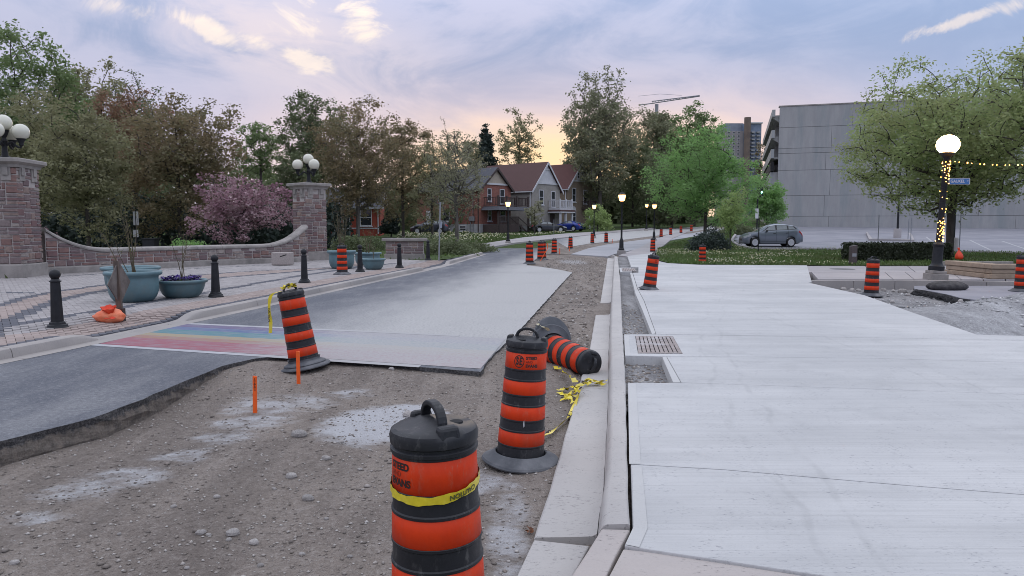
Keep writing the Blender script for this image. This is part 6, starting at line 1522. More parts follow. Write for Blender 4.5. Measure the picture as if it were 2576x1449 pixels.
tree('tree', 'small far tree beside the apartment tower', 1905, 135, 350, 520, 40, 'leaf_redolive', 50, 900, .3, 22, 'vase', group=BGT)
# right
tree('tree', 'large spreading green tree before the concrete car park', 2388, 40, 188, 530, 550, 'leaf_right', 950, 30000, .165, 23, 'round', group=ST, spread=.44, trunk_r=.24, lumps=.18, tip_r=.011)
tree('tree', 'green tree crown entering at the upper right corner', 2640, 33, 70, 400, 300, 'leaf_right', 420, 9000, .16, 24, 'round', group=ST, spread=.34)
# small trees by the houses
tree('tree', 'little pale blossoming tree in front of the white house', 1345, 88, 505, 572, 52, 'leaf_grey', 60, 900, .2, 25, 'vase', group=ST, spread=.2, trunk_r=.07)
tree('tree', 'yellow-green young tree beside the tan house', 1502, 96, 522, 590, 72, 'leaf_lime', 90, 2600, .2, 26, 'round', group=ST, spread=.3, trunk_r=.06)
# magnolia
mg = tree('magnolia_tree', 'pink flowering magnolia behind the low wall', 612, 43, 452, 600, 262, 'leaf_pink', 420, 6500, .16, 27, 'round', group=None, lumps=.55, spread=.2, leaf_aspect=.6, trunk_r=.12, tip_r=.010)
# ---------------------------------------------------------------- shrubs, hedges
def shrub(name, label, c, rx, ry, h, n, mleaf, seed, lsize=.1, cat='shrub', group='shrubs', flat=False):
    r = np.random.default_rng(seed); t = thing(name, label, cat, c, group=group)
    if flat:
        p = r.uniform(-1, 1, (n, 3)); ax_ = r.integers(0, 3, n); sg = r.choice([-1, 1], n); p[np.arange(n), ax_] = sg * (1 - np.abs(r.normal(0, .12, n))); p[:, 2] = (p[:, 2] + 1) / 2
    else:
        p = r.normal(size=(n, 3)); p /= np.linalg.norm(p, axis=1)[:, None]; p *= (r.uniform(.55, 1.05, n) * (1 + .18 * np.sin(p[:, 0] * 5 + seed) * np.cos(p[:, 1] * 4)))[:, None]; p[:, 2] = np.abs(p[:, 2])
    C = p * np.array([rx, ry, h]) + r.normal(0, .03, (n, 3)); a = r.normal(size=(n, 3)); a /= np.linalg.norm(a, axis=1)[:, None]; b = np.cross(a, r.normal(size=(n, 3))); b /= np.linalg.norm(b, axis=1)[:, None]; s = lsize * r.uniform(.6, 1.3, n)
    a *= s[:, None] * .5; b *= s[:, None] * .3; V = np.stack([C - a, C + b, C + a, C - b], 1).reshape(-1, 3); np_mesh('foliage', V, np.arange(4 * n).reshape(-1, 4), M[mleaf], t)
    mb = MB()
    for k in range(7):
        q = Vector((r.uniform(-.6, .6) * rx, r.uniform(-.6, .6) * ry, h * .75)); mb.tube([(q.x * .3, q.y * .3, -.05), (q.x * .6, q.y * .6, h * .4), tuple(q)], [.03, .02, .008], 4)
    mb.build('stems', M['bark'], t); return t
c = atg(1785, 630, .1); shrub('bush', 'dark clipped yew bush under the bright green tree', c, 1.45, 1.0, 1.35, 5200, 'leaf_spruce', 1, .13)
c = atg(1880, 592, .1); shrub('bush', 'low spreading dark bush beside the grey hatchback', (c[0], c[1] + 3, terrain(c[0], c[1] + 3)), 2.2, 1.2, 1.0, 3000, 'leaf_dark', 2, .18)
hc = at(2278, 657, KT); kk = hc[1] / F; shrub('hedge', 'clipped dark hedge behind the lit globe lamp', (hc[0], hc[1] + .9, .1), 124 * kk, .75, 45 * kk, 11000, 'leaf_black', 3, .11, 'hedge', None, True)
MB().box(-122 * kk, 122 * kk, -.62, .62, 0, 40 * kk).build('hedge_core', M['leaf_black'], bpy.data.objects['hedge'])
c = at(548, 640, .12); shrub('bush', 'bright green bush at the foot of the magnolia', (c[0], 39, .1), 1.15, .8, .95, 2600, 'leaf_bright', 4, .12)
for i, (u, Y, rx, h, n, ml, lab) in enumerate(((480, 40, 1.6, .75, 1800, 'leaf_dark', 'low dark shrub left of the bright green bush'), (880, 46, 1.3, 1.2, 1600, 'leaf_dark', 'dark rounded shrub right of the far pillar'), (930, 52, 1.6, 1.0, 1500, 'leaf_dark', 'dark shrub behind the right group of planters'), (1120, 44, 2.1, .95, 3000, 'leaf_dark', 'dark juniper beside the thin sign post'), (1180, 50, 2.0, .7, 2200, 'leaf_dark', 'low shrub bed at the end of the plaza'), (1085, 47, 1.5, 1.1, 1500, 'leaf_dark', 'shrub behind the short stone wall'), (130, 33, .6, 1.5, 700, 'leaf_pink', 'small pink flowering shrub beside the near pillar'))):
    x = (u - CU) / F * Y; shrub('bush', lab, (x, Y, terrain(x, Y) + .05), rx, rx * .6, h, n, ml, 10 + i, .15)
x = (983 - CU) / F * 82; tree('conifer_tree', 'blue spruce beside the red brick house behind the short wall', 985, 80, 528, 592, 62, 'leaf_spruce', 160, 3500, .3, 30, 'cone', group=BGT, spread=.22, droop=.3, trunk_r=.08)
# a dark belt of woodland closes the park behind the nearer trees
r = np.random.default_rng(44); n = 26000
ang_ = r.uniform(0, 1, n); X = -95 + 93 * ang_; Y = 104 + r.uniform(-7, 9, n) + 6 * np.sin(X * .3); topz = 6.5 + 3.5 * fbm(X * .12, X * 0 + 3, 4, 5); topz = np.where(X > -34, topz * .62, topz); Z = vterr(X, Y) + topz * r.uniform(0, 1, n) ** .8
a = r.normal(size=(n, 3)); a /= np.linalg.norm(a, axis=1)[:, None]; b = np.cross(a, r.normal(size=(n, 3))); b /= np.linalg.norm(b, axis=1)[:, None]; s = r.uniform(.35, .85, n); C = np.stack([X, Y, Z], 1)
V = np.stack([C - a * s[:, None] * .6, C + b * s[:, None] * .4, C + a * s[:, None] * .6, C - b * s[:, None] * .4], 1).reshape(-1, 3)
tag(np_mesh('woodland', V, np.arange(4 * n).reshape(-1, 4), M['leaf_dark']), 'dark belt of woodland at the back of the park', 'woodland', kind='stuff')
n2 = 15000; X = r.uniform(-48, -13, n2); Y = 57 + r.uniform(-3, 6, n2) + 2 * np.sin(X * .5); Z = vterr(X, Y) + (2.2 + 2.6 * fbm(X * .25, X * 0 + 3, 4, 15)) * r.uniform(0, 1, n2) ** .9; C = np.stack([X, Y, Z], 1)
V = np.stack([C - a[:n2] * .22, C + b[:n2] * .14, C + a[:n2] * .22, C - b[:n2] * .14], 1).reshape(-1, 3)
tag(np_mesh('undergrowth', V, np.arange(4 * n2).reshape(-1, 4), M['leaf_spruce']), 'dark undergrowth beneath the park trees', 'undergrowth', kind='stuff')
n = 16000; X = r.uniform(14, 38, n); Y = 150 + r.uniform(-8, 9, n); Z = vterr(X, Y) + (7 + 3 * fbm(X * .15, X * 0 + 8, 4, 5)) * r.uniform(0, 1, n) ** .8; C = np.stack([X, Y, Z], 1); a = a[:n]; b = b[:n]; s = s[:n]
V = np.stack([C - a * s[:, None] * .7, C + b * s[:, None] * .5, C + a * s[:, None] * .7, C - b * s[:, None] * .5], 1).reshape(-1, 3)
tag(np_mesh('woodland', V, np.arange(4 * n).reshape(-1, 4), M['leaf_dark']), 'dark belt of woodland beyond the bend of the road', 'woodland', kind='stuff')

# ================================================================== houses
def brick_mat(name, c1, c2, cm, sc=4.5):
    m, b, p = pr(name); tc_ = b.n('ShaderNodeTexCoord'); sp_ = b.n('ShaderNodeSeparateXYZ'); b.l(tc_.outputs['Object'], sp_.inputs[0]); cb_ = b.n('ShaderNodeCombineXYZ'); b.l(b.math('ADD', sp_.outputs[0], sp_.outputs[1]), cb_.inputs[0]); b.l(sp_.outputs[2], cb_.inputs[1])
    bt = b.n('ShaderNodeTexBrick'); b.l(cb_.outputs[0], bt.inputs['Vector']); bt.inputs['Scale'].default_value = sc; bt.inputs['Color1'].default_value = c1; bt.inputs['Color2'].default_value = c2; bt.inputs['Mortar'].default_value = cm; bt.inputs['Mortar Size'].default_value = .012; bt.inputs['Brick Width'].default_value = 1.0; bt.inputs['Row Height'].default_value = .33
    c = b.mix(b.math('MULTIPLY', b.ss(b.noise(tc_.outputs['Object'], 1.5, 6, .7), .4, .7), .5), bt.outputs[0], tuple(x * .55 for x in c1[:3]) + (1,))
    b.l(c, p.inputs['Base Color']); p.inputs['Roughness'].default_value = .9; return m
M['brick_red'] = brick_mat('red_brick', (0.30, 0.115, 0.085, 1), (0.20, 0.075, 0.06, 1), (0.30, 0.23, 0.2, 1))
M['brick_taupe'] = brick_mat('painted_taupe_brick', (0.33, 0.305, 0.28, 1), (0.30, 0.28, 0.26, 1), (0.29, 0.27, 0.25, 1))
M['brick_tan'] = brick_mat('tan_brick', (0.255, 0.20, 0.145, 1), (0.21, 0.16, 0.12, 1), (0.25, 0.21, 0.17, 1))
M['brick_bright'] = brick_mat('bright_red_brick', (0.38, 0.08, 0.05, 1), (0.33, 0.065, 0.04, 1), (0.33, 0.1, 0.07, 1))
def shingle(name, c):
    m, b, p = pr(name); v = geo_pos(b); sx = b.n('ShaderNodeSeparateXYZ'); b.l(v, sx.inputs[0]); wv = b.math('FRACT', b.math('MULTIPLY', sx.outputs[2], 6.0)); n = b.noise(v, 9, 5, .7)
    cc = b.mix(b.ss(n, .35, .7), (*c, 1), tuple(x * .68 for x in c) + (1,)); cc = b.mix(b.math('MULTIPLY', b.ss(wv, .8, 1), .35), cc, tuple(x * .5 for x in c) + (1,)); b.l(cc, p.inputs['Base Color']); p.inputs['Roughness'].default_value = .9; return m
M['roof_brown'] = shingle('brown_shingles', (0.115, 0.062, 0.058)); M['roof_red'] = shingle('red_brown_shingles', (0.125, 0.055, 0.05)); M['roof_grey'] = shingle('grey_shingles', (0.095, 0.098, 0.115))
M['porch_wood'] = mat('brown_stained_wood', (0.065, 0.045, 0.042, 1), (0.045, 0.032, 0.03, 1), 6, .7); M['foundation'] = mat('pale_foundation', (0.36, 0.36, 0.37, 1), (0.27, 0.27, 0.28, 1), 2, .9); M['cream'] = mat('cream_siding', (0.42, 0.36, 0.29, 1), (0.36, 0.31, 0.25, 1), 3, .8)
M['white_trim'] = mat('white_trim', (0.58, 0.58, 0.60, 1), (0.50, 0.50, 0.53, 1), 2, .6)
def window(parent, x, z, w_, h_, face, arch=False, off=.0):
    """face: 'front' (y = off, looking -y) or 'side' (x = off, looking -x); x runs along the face"""
    def pt(a, d, zz): return (a, off - d, zz) if face == 'front' else (off - d, a, zz)
    fr = MB()
    def bx(a0, a1, d0, d1, z0, z1):
        q = [pt(a0, d0, z0), pt(a1, d0, z0), pt(a1, d1, z0), pt(a0, d1, z0), pt(a0, d0, z1), pt(a1, d0, z1), pt(a1, d1, z1), pt(a0, d1, z1)]
        fr.add(q, [(0, 1, 2, 3), (7, 6, 5, 4), (0, 4, 5, 1), (1, 5, 6, 2), (2, 6, 7, 3), (3, 7, 4, 0)])
    f_ = .09; bx(x, x + w_, -.02, .06, z, z + f_); bx(x, x + w_, -.02, .06, z + h_ - f_, z + h_); bx(x, x + f_, -.02, .06, z + f_, z + h_ - f_); bx(x + w_ - f_, x + w_, -.02, .06, z + f_, z + h_ - f_); bx(x + f_, x + w_ - f_, -.02, .045, z + h_ * .5 - .035, z + h_ * .5 + .035)
    wn = fr.build('window', M['white_trim'], parent)
    MB().add([pt(x + f_, .015, z + f_), pt(x + w_ - f_, .015, z + f_), pt(x + w_ - f_, .015, z + h_ - f_), pt(x + f_, .015, z + h_ - f_)], [(0, 1, 2, 3)]).build('pane', M['glass'], wn)
    sb = MB(); q = [pt(x - .1, -.02, z - .12), pt(x + w_ + .1, -.02, z - .12), pt(x + w_ + .1, .14, z - .12), pt(x - .1, .14, z - .12), pt(x - .1, -.02, z), pt(x + w_ + .1, -.02, z), pt(x + w_ + .1, .14, z), pt(x - .1, .14, z)]
    sb.add(q, [(0, 1, 2, 3), (7, 6, 5, 4), (0, 4, 5, 1), (1, 5, 6, 2), (2, 6, 7, 3), (3, 7, 4, 0)]).build('sill', M['white_trim'], wn)
    if arch:
        n = 10; A = [(x + w_ / 2 + w_ / 2 * math.cos(math.pi * k / n), z + h_ + w_ / 2 * math.sin(math.pi * k / n)) for k in range(n + 1)]
        MB().add([pt(a, .03, b) for a, b in A], [tuple(range(n + 1))]).build('arch_panel', M['white_trim'], wn)
    return wn
def gable_house(name, label, corner_uv, Y, a, W, Dp, eave, ridge, wall_m, roof_m, found=.5, over=.35, trim='white_trim'):
    """front gable house: local x along the front, y into the house"""
    c = g_at(corner_uv, Y); t = thing(name, label, 'house', c, a, 'houses across the street')
    wb = MB().add([(0, 0, -.5), (W, 0, -.5), (W, Dp, -.5), (0, Dp, -.5), (0, 0, eave), (W, 0, eave), (W, Dp, eave), (0, Dp, eave), (W / 2, 0, ridge - .05), (W / 2, Dp, ridge - .05)],
                  [(0, 1, 5, 8, 4), (1, 2, 6, 5), (2, 3, 7, 9, 6), (3, 0, 4, 7)]); wb.build('wall', M[wall_m], t)
    if found: MB().box(-.04, W + .04, -.04, Dp + .04, -.5, found).build('foundation', M['foundation'], t)
    sl = (ridge - eave) / (W / 2); xo = over; th = .12; rb = MB()
    for sgn in (-1, 1):
        x0 = W / 2; x1 = W / 2 + sgn * (W / 2 + xo); z1 = ridge - sl * (W / 2 + xo)
        V = [(x0, -over, ridge), (x1, -over, z1), (x1, Dp + over, z1), (x0, Dp + over, ridge)]; V += [(x, y, z + th) for x, y, z in V]
        rb.add(V, [(0, 1, 2, 3), (7, 6, 5, 4), (0, 4, 5, 1), (1, 5, 6, 2), (2, 6, 7, 3), (3, 7, 4, 0)])
    rf = rb.build('roof', M[roof_m], t)
    for sgn in (-1, 1):
        x0 = W / 2; x1 = W / 2 + sgn * (W / 2 + xo); z1 = ridge - sl * (W / 2 + xo); q = [(x0, -over - .06, ridge - .22), (x1, -over - .06, z1 - .22), (x1, -over - .06, z1 + th), (x0, -over - .06, ridge + th)]; V = q + [(x, y + .06, z) for x, y, z in q]
        MB().add(V, [(0, 1, 2, 3), (7, 6, 5, 4), (0, 4, 5, 1), (1, 5, 6, 2), (2, 6, 7, 3), (3, 7, 4, 0)]).build('bargeboard', M[trim], rf)
    z1 = ridge - sl * (W / 2 + xo); MB().box(-xo - .1, -xo + .02, -over, Dp + over, z1 - .1, z1 + .05).build('gutter', M[trim], rf)
    MB().tube([(-.08, .25, z1 - .1), (-.08, .25, .2)], .07, 6).build('downpipe', M[trim], t)
    return t
A50 = R(50)
# white and taupe house with brown roof
Hh = gable_house('house', 'taupe house with brown roof, white gable and white balcony', 1338, 98, A50, 6.3, 10.5, 5.7, 9.3, 'brick_taupe', 'roof_brown', .7)
def gable_panel(t, W, eave, ridge, zb, m, off=-.05):
    hw = (ridge - zb) / (ridge - eave) * W / 2; MB().add([(W / 2 - hw + .1, off, zb), (W / 2 + hw - .1, off, zb), (W / 2, off, ridge - .15), (W / 2 - hw + .1, off + .045, zb), (W / 2 + hw - .1, off + .045, zb), (W / 2, off + .045, ridge - .15)], [(0, 1, 2), (0, 3, 4, 1), (1, 4, 5, 2), (2, 5, 3, 0)]).build('gable_panel', M[m], t)
    MB().box(W / 2 - hw - .1, W / 2 + hw + .1, off - .08, off + .03, zb - .22, zb).build('gable_beam', M['white_trim'], t)
gable_panel(Hh, 6.3, 5.7, 9.3, 6.6, 'white_trim'); MB().box(2.6, 3.7, -.16, -.04, 8.3, 8.48).build('gable_tie', M['white_trim'], Hh)
window(Hh, 1.5, 3.6, 1.0, 2.0, 'front'); window(Hh, 4.2, 3.3, .95, 2.2, 'front'); window(Hh, .9, .0, .9, .55, 'front', off=-.045); window(Hh, 1.1, 1.2, 1.5, .35, 'front')
def balcony(t, x0, x1, dep, zf, m, nb, roof=None, posts=(), rail=1.0, solid=None):
    MB().box(x0, x1, -dep, -.05, zf - .25, zf).build('balcony_deck', M[m], t)
    rb = MB()
    for zz in (zf + .1, zf + rail): rb.box(x0, x1, -dep, -dep + .07, zz, zz + .08); rb.box(x0, x0 + .07, -dep + .07, -.05, zz, zz + .08); rb.box(x1 - .07, x1, -dep + .07, -.05, zz, zz + .08)
    for k in range(nb + 1):
        x = x0 + .04 + (x1 - x0 - .12) * k / nb; rb.box(x, x + .05, -dep + .01, -dep + .06, zf + .18, zf + rail)
    ns_ = max(3, int(nb * dep / (x1 - x0)))
    for k in range(1, ns_):
        y = -dep + dep * k / ns_; rb.box(x0 + .01, x0 + .06, y, y + .05, zf + .18, zf + rail); rb.box(x1 - .06, x1 - .01, y, y + .05, zf + .18, zf + rail)
    rb.build('balcony_railing', M[m], t, kind='stuff')
    for (px_, py_) in posts: MB().box(px_ - .09, px_ + .09, py_ - .09, py_ + .09, zf - .25, zf + rail + .25).build('railing_post', M[m], t)
balcony(Hh, 3.6, 6.5, 2.0, 3.15, 'white_trim', 14, posts=((3.65, -1.95), (5.0, -1.95), (6.45, -1.95)))
MB().box(3.4, 6.8, -2.3, -.05, 2.68, 2.9).build('porch_roof', M['roof_brown'], Hh); MB().box(3.42, 6.78, -2.28, -.06, 2.5, 2.68).build('porch_beam', M['white_trim'], Hh)
for x in (3.7, 4.9, 6.4): MB().box(x - .12, x + .12, -2.1, -1.86, -.3, 2.5).build('porch_column', M['white_trim'], Hh)
MB().box(3.5, 6.6, -2.2, -.05, -.4, .35).build('porch_floor', M['foundation'], Hh); MB().box(4.0, 5.0, -.06, -.015, .35, 2.4).build('door', M['porch_wood'], Hh)
# tan house
Ht = gable_house('house', 'tan brick house with red-brown roof, farthest of the row', 1426, 109, A50, 6.6, 11, 6.2, 9.75, 'brick_tan', 'roof_red', .4)
gable_panel(Ht, 6.6, 6.2, 9.75, 7.3, 'cream'); window(Ht, 1.2, 4.0, 1.0, 2.1, 'front'); window(Ht, 4.2, 3.8, 1.0, 2.1, 'front'); window(Ht, 2.4, 7.5, .7, 1.1, 'front', off=-.06); window(Ht, 3.5, 7.5, .7, 1.1, 'front', off=-.06); window(Ht, 1.1, .8, 1.15, 2.0, 'front', arch=True)
balcony(Ht, 3.7, 6.5, 1.6, 3.1, 'porch_wood', 12, posts=((3.75, -1.55), (6.4, -1.55)))
for x in (3.8, 6.3): MB().box(x - .1, x + .1, -1.6, -1.4, -.4, 2.85).build('porch_column', M['white_trim'], Ht)
# red brick house
Hr = gable_house('house', 'red brick house with grey roof and dark brown balcony porch', 1208, 91, A50, 5.9, 11.5, 5.6, 8.2, 'brick_red', 'roof_grey', 1.15, trim='porch_wood')
gable_panel(Hr, 5.9, 5.6, 8.2, 6.3, 'cream')
window(Hr, 1.35, 4.0, .75, 1.6, 'front'); window(Hr, 3.7, 3.7, .95, 1.9, 'front'); window(Hr, 1.4, 1.5, .75, 1.4, 'front'); window(Hr, 3.8, 1.5, 1.0, 1.5, 'front')
window(Hr, 5.3, 1.5, 1.2, 1.4, 'side'); window(Hr, 2.3, .25, 1.2, .75, 'side', off=-.045); window(Hr, 6.3, 3.9, 1.0, 1.6, 'side'); MB().box(-.07, -.01, 8.6, 9.6, .9, 2.9).build('door', M['white_trim'], Hr)
for k in range(2): MB().tube([(-.1, 1.1 + k * .45, .3), (-.1, 1.1 + k * .45, 1.4 if k else 6.0 - .6)], .045, 6).build('conduit', M['galv'], Hr)
MB().box(-.2, -.02, .85, 1.75, 1.5, 2.1).build('meter_box', M['galv'], Hr)
balcony(Hr, .6, 6.6, 2.5, 3.35, 'porch_wood', 26, posts=((.65, -2.45), (2.2, -2.45), (4.2, -2.45), (6.5, -2.45), (6.5, -.2)), rail=1.05)
MB().add([(.1, -3.0, 2.85), (7.4, -3.0, 2.85), (7.4, -.05, 2.85), (.1, -.05, 2.85), (.5, -2.6, 3.3), (6.9, -2.6, 3.3), (6.9, -.05, 3.3), (.5, -.05, 3.3)], [(0, 3, 2, 1), (4, 5, 6, 7), (0, 1, 5, 4), (1, 2, 6, 5), (3, 0, 4, 7)]).build('porch_roof', M['roof_grey'], Hr)
for x in (.7, 2.6, 6.6): MB().box(x - .1, x + .1, -2.5, -2.3, -.3, 2.85).build('porch_column', M['porch_wood'], Hr)
MB().box(.5, 4.6, -2.5, -.05, -.4, 1.1).build('porch_skirt', M['porch_wood'], Hr); rb = MB(); rb.box(.5, 4.6, -2.52, -2.44, 2.0, 2.1)
for k in range(28): rb.box(.55 + k * .145, .61 + k * .145, -2.5, -2.46, 1.1, 2.0)
rb.build('porch_railing', M['porch_wood'], Hr, kind='stuff')
for k in range(6): MB().box(4.65 + k * .33, 4.95 + k * .33, -2.4, -1.0, 1.05 - k * .2, 1.1 - k * .2).build('step', M['foundation'], Hr)
for y in (-2.42, -1.0):
    rb = MB(); rb.add([(4.6, y - .04, 1.95), (6.7, y - .04, .75), (6.7, y + .04, .75), (4.6, y + .04, 1.95), (4.6, y - .04, 2.06), (6.7, y - .04, .86), (6.7, y + .04, .86), (4.6, y + .04, 2.06)], [(0, 3, 2, 1), (4, 5, 6, 7), (0, 1, 5, 4), (1, 2, 6, 5), (2, 3, 7, 6), (3, 0, 4, 7)])
    rb.add([(4.6, y - .03, 1.0), (6.7, y - .03, -.25), (6.7, y + .03, -.25), (4.6, y + .03, 1.0), (4.6, y - .03, 1.25), (6.7, y - .03, 0), (6.7, y + .03, 0), (4.6, y + .03, 1.25)], [(0, 3, 2, 1), (4, 5, 6, 7), (0, 1, 5, 4), (1, 2, 6, 5), (2, 3, 7, 6), (3, 0, 4, 7)])
    rb.build('stair_rail', M['porch_wood'], Hr); MB().box(6.65, 6.85, y - .1, y + .1, -.4, 1.1).build('newel_post', M['porch_wood'], Hr)
# small bright red house half hidden by the far pillar
Hs = gable_house('house', 'bright red brick cottage half hidden behind the far pillar trees', 958, 84, R(95), 6, 8, 3.4, 5.5, 'brick_bright', 'roof_grey', .0)
window(Hs, .95, 1.1, 1.35, 1.9, 'side'); window(Hs, 3.4, -.1, .8, 2.5, 'side'); window(Hs, 4.4, -.1, .8, 2.5, 'side'); MB().box(-.05, -.005, -.02, 8, .75, .9).build('belt_course', M['white_trim'], Hs)
pw = thing('park_pavilion', 'pale flat-roofed building glimpsed left of the far pillar', 'building', g_at(712, 78)); MB().box(-2.2, 3, 0, 5, 0, 3.4).build('wall', mat('pavilion_brown', (0.08, 0.06, 0.05, 1), None, 3, .9), pw); MB().box(-1.2, 3.6, -.5, 5.5, 3.4, 4.3).build('roof', mat('pavilion_fascia', (0.30, 0.33, 0.34, 1), None, 3, .7), pw); MB().box(1.4, 1.65, -.06, -.005, 0, 3).build('downpipe', M['white_trim'], pw)

# ================================================================== concrete car park
GY = 97; gx0 = (1950 - CU) / F * GY; gz0 = 1.75; gh = (572 - 277) / F * GY
gar = thing('parking_garage', 'long concrete multi-storey car park with open ends on the left', 'building', (gx0, GY, gz0), R(-17.0))
def garage_mat():
    m, b, p = pr('board_marked_concrete'); v = geo_pos(b); n = b.noise(b.mapping(v, (1, 1, .22)), 1.3, 7, .65); n2 = b.noise(b.mapping(v, (1, 1, .12)), .6, 6, .7); g3 = b.noise(v, 11, 4, .7); oi = b.n('ShaderNodeObjectInfo')
    c = b.mix(b.ss(n, .3, .7), (0.365, 0.36, 0.36, 1), (0.30, 0.297, 0.30, 1)); c = b.mix(b.math('MULTIPLY', b.ss(n2, .45, .7), .8), c, (0.24, 0.27, 0.28, 1)); c = b.mix(b.math('MULTIPLY', oi.outputs['Random'], .16), c, (0.46, 0.455, 0.455, 1)); c = b.mix(b.math('MULTIPLY', b.ss(g3, .55, .75), .25), c, (0.17, 0.17, 0.18, 1))
    b.l(c, p.inputs['Base Color']); p.inputs['Roughness'].default_value = .9; bump(b, p, g3, .15, .05); return m
M['garage'] = garage_mat()
GW = 75
levels = [-1.0, 1.35, 4.05, 7.35, 9.55, 10.2, 12.9, gh]
rg2 = random.Random(8)
for li, (z0, z1) in enumerate(zip(levels, levels[1:])):
    x = 0
    while x < GW - 1:
        w_ = rg2.choice((5.8, 6.4, 12.2, 8.8)) if li not in (4,) else 12; x1 = min(GW, x + w_)
        MB().box(x + .015, x1 - .015, .0 + (.012 if li % 2 else 0), .3, z0 + .018, z1 - .018).build('wall_panel', M['garage'], gar); x = x1
MB().box(0.02, GW, .1, .4, -2, gh - .1).build('wall_core', mat('joint_shadow', (0.09, 0.09, 0.095, 1), None, 3, .95), gar)
MB().box(-.1, GW, -.06, 1, gh, gh + .15).build('parapet_cap', M['limestone'], gar)
def zv(v): return (572 - v) / F * GY
# open end: deck slabs with parapets one above the other, daylight between them
for (va, vb) in ((283, 300), (333, 352), (380, 402)):
    MB().box(-.9, -.5, .0, 36, zv(vb), zv(va)).build('end_parapet', M['garage'], gar)
    MB().box(-.5, GW, .42, 36, zv(vb) - .1, zv(vb) + .2).build('deck_slab', M['garage'], gar)
MB().box(-.9, GW, .42, 36, -2, zv(436)).build('lower_storey', M['garage'], gar); MB().box(-.92, -.5, 0, 36, zv(434), zv(412)).build('end_louvre', M['black_gap'], gar)
for y in (9, 18, 27, 35): MB().box(.0, .6, y, y + .6, -2, gh - .8).build('column', M['garage'], gar)
for (va, vb) in ((300, 331), (352, 378)):
    MB().add([(-.9, .45, zv(va)), (1.2, .45, zv(va)), (1.2, .45, zv(vb)), (-.9, 1.0, zv(va)), (1.2, 1.0, zv(va)), (1.2, 1.0, zv(vb))], [(0, 2, 1), (3, 4, 5), (0, 1, 4, 3), (0, 3, 5, 2), (1, 2, 5, 4)]).build('ramp_haunch', M['garage'], gar)
# ---------------------------------------------------------------- far towers and crane
ty = 260; tb = thing('apartment_tower', 'far apartment tower with a round stair shaft and glazed corner', 'building', (P(1838, 570, ty)[0], ty, 3)); kq = ty / F
def z_of(v, Y): return P(1288, v, Y)[2]
MB().box(-18 * kq, 26 * kq, 0, 12, 0, z_of(330, ty) - 3).build('wall', mat('tower_tan', (0.33, 0.30, 0.30, 1), (0.27, 0.25, 0.26, 1), .3, .9), tb)
MB().box(26 * kq, 68 * kq, -1, 12, 0, z_of(312, ty) - 3).build('glass_wing', mat('tower_blue', (0.20, 0.25, 0.33, 1), (0.13, 0.17, 0.24, 1), .8, .25), tb)
MB().box(-16 * kq, 30 * kq, 2, 12, z_of(330, ty) - 3, z_of(308, ty) - 3).build('penthouse', mat('tower_grey', (0.25, 0.28, 0.34, 1), None, 1, .6), tb)
MB().lathe([(8 * kq, 0), (8 * kq, z_of(297, ty) - 3), (.1, z_of(297, ty) - 3)], 14, (32 * kq, -1.5, 0)).build('stair_shaft', mat('tower_shaft', (0.20, 0.15, 0.12, 1), (0.13, 0.10, 0.09, 1), .5, .9), tb); MB().box(40 * kq, 70 * kq, -1.6, 12.5, z_of(312, ty) - 3, z_of(309, ty) - 3).build('roof_slab', M['white'], tb)
for fl_ in range(12):
    z = z_of(336 + fl_ * 9, ty) - 3
    for k in range(3): 
        wn = MB().box((-13 + k * 12) * kq, (-7 + k * 12) * kq, -.08, .0, z, z + 5 * kq).build('window', M['white_trim'], tb); MB().box((-12.3 + k * 12) * kq, (-7.7 + k * 12) * kq, -.12, -.085, z + .7 * kq, z + 4.3 * kq).build('pane', M['glass'], wn)
    for k in range(2): MB().box((42 + k * 13) * kq, (50 + k * 13) * kq, -2.2, -1.01, z, z + 3.2 * kq).build('balcony', M['foundation'], tb)
t = thing('apartment_block', 'dark block of flats glimpsed through the trees beyond the bend', 'building', g_at(1690, 170)); kq = 170 / F
MB().box(-32 * kq, 40 * kq, 0, 14, 0, z_of(372, 170) - 2).build('wall', mat('flats_brown', (0.07, 0.055, 0.05, 1), (0.05, 0.04, 0.035, 1), .5, .9), t)
for i in range(5):
    for j in range(4):
        wn = MB().box((-26 + i * 13) * kq, (-19 + i * 13) * kq, -.08, 0, (z_of(385 + j * 40, 170) - 2 - 9 * kq), z_of(385 + j * 40, 170) - 2).build('window', M['white_trim'], t); MB().box((-25 + i * 13) * kq, (-20 + i * 13) * kq, -.12, -.085, (z_of(385 + j * 40, 170) - 2 - 8 * kq), z_of(386 + j * 40, 170) - 2).build('pane', M['glass'], wn)
cy_ = 330; cr = thing('tower_crane', 'thin white tower crane jib above the far trees', 'crane', (P(1625, 500, cy_)[0], cy_, 4)); m_cr = mat('crane_white', (0.30, 0.30, 0.32, 1), None, 1, .6)
def cp(u, v): q = P(u, v, cy_); return (q[0] - cr.location.x, 0, q[2] - 4)
mb = MB()
for (a, b) in (((1640, 255), (1760, 240)), ((1640, 260), (1760, 242)), ((1648, 259), (1610, 264))): mb.tube([cp(*a), cp(*b)], .22, 4)
for k in range(16): f_ = k / 16; mb.tube([cp(1640 + 120 * f_, 255 - 15 * f_), cp(1644 + 120 * f_, 259.5 - 17.5 * f_)], .12, 3)
mb.build('jib', m_cr, cr); MB().tube([cp(1652, 262), (cp(1652, 262)[0], 0, 0)], .8, 4).build('mast', m_cr, cr)
mb = MB(); mb.tube([cp(1605, 242), cp(1660, 236.5)], .09, 3); mb.tube([cp(1660, 236.5), cp(1715, 240)], .09, 3); mb.build('stay_cables', m_cr, cr)
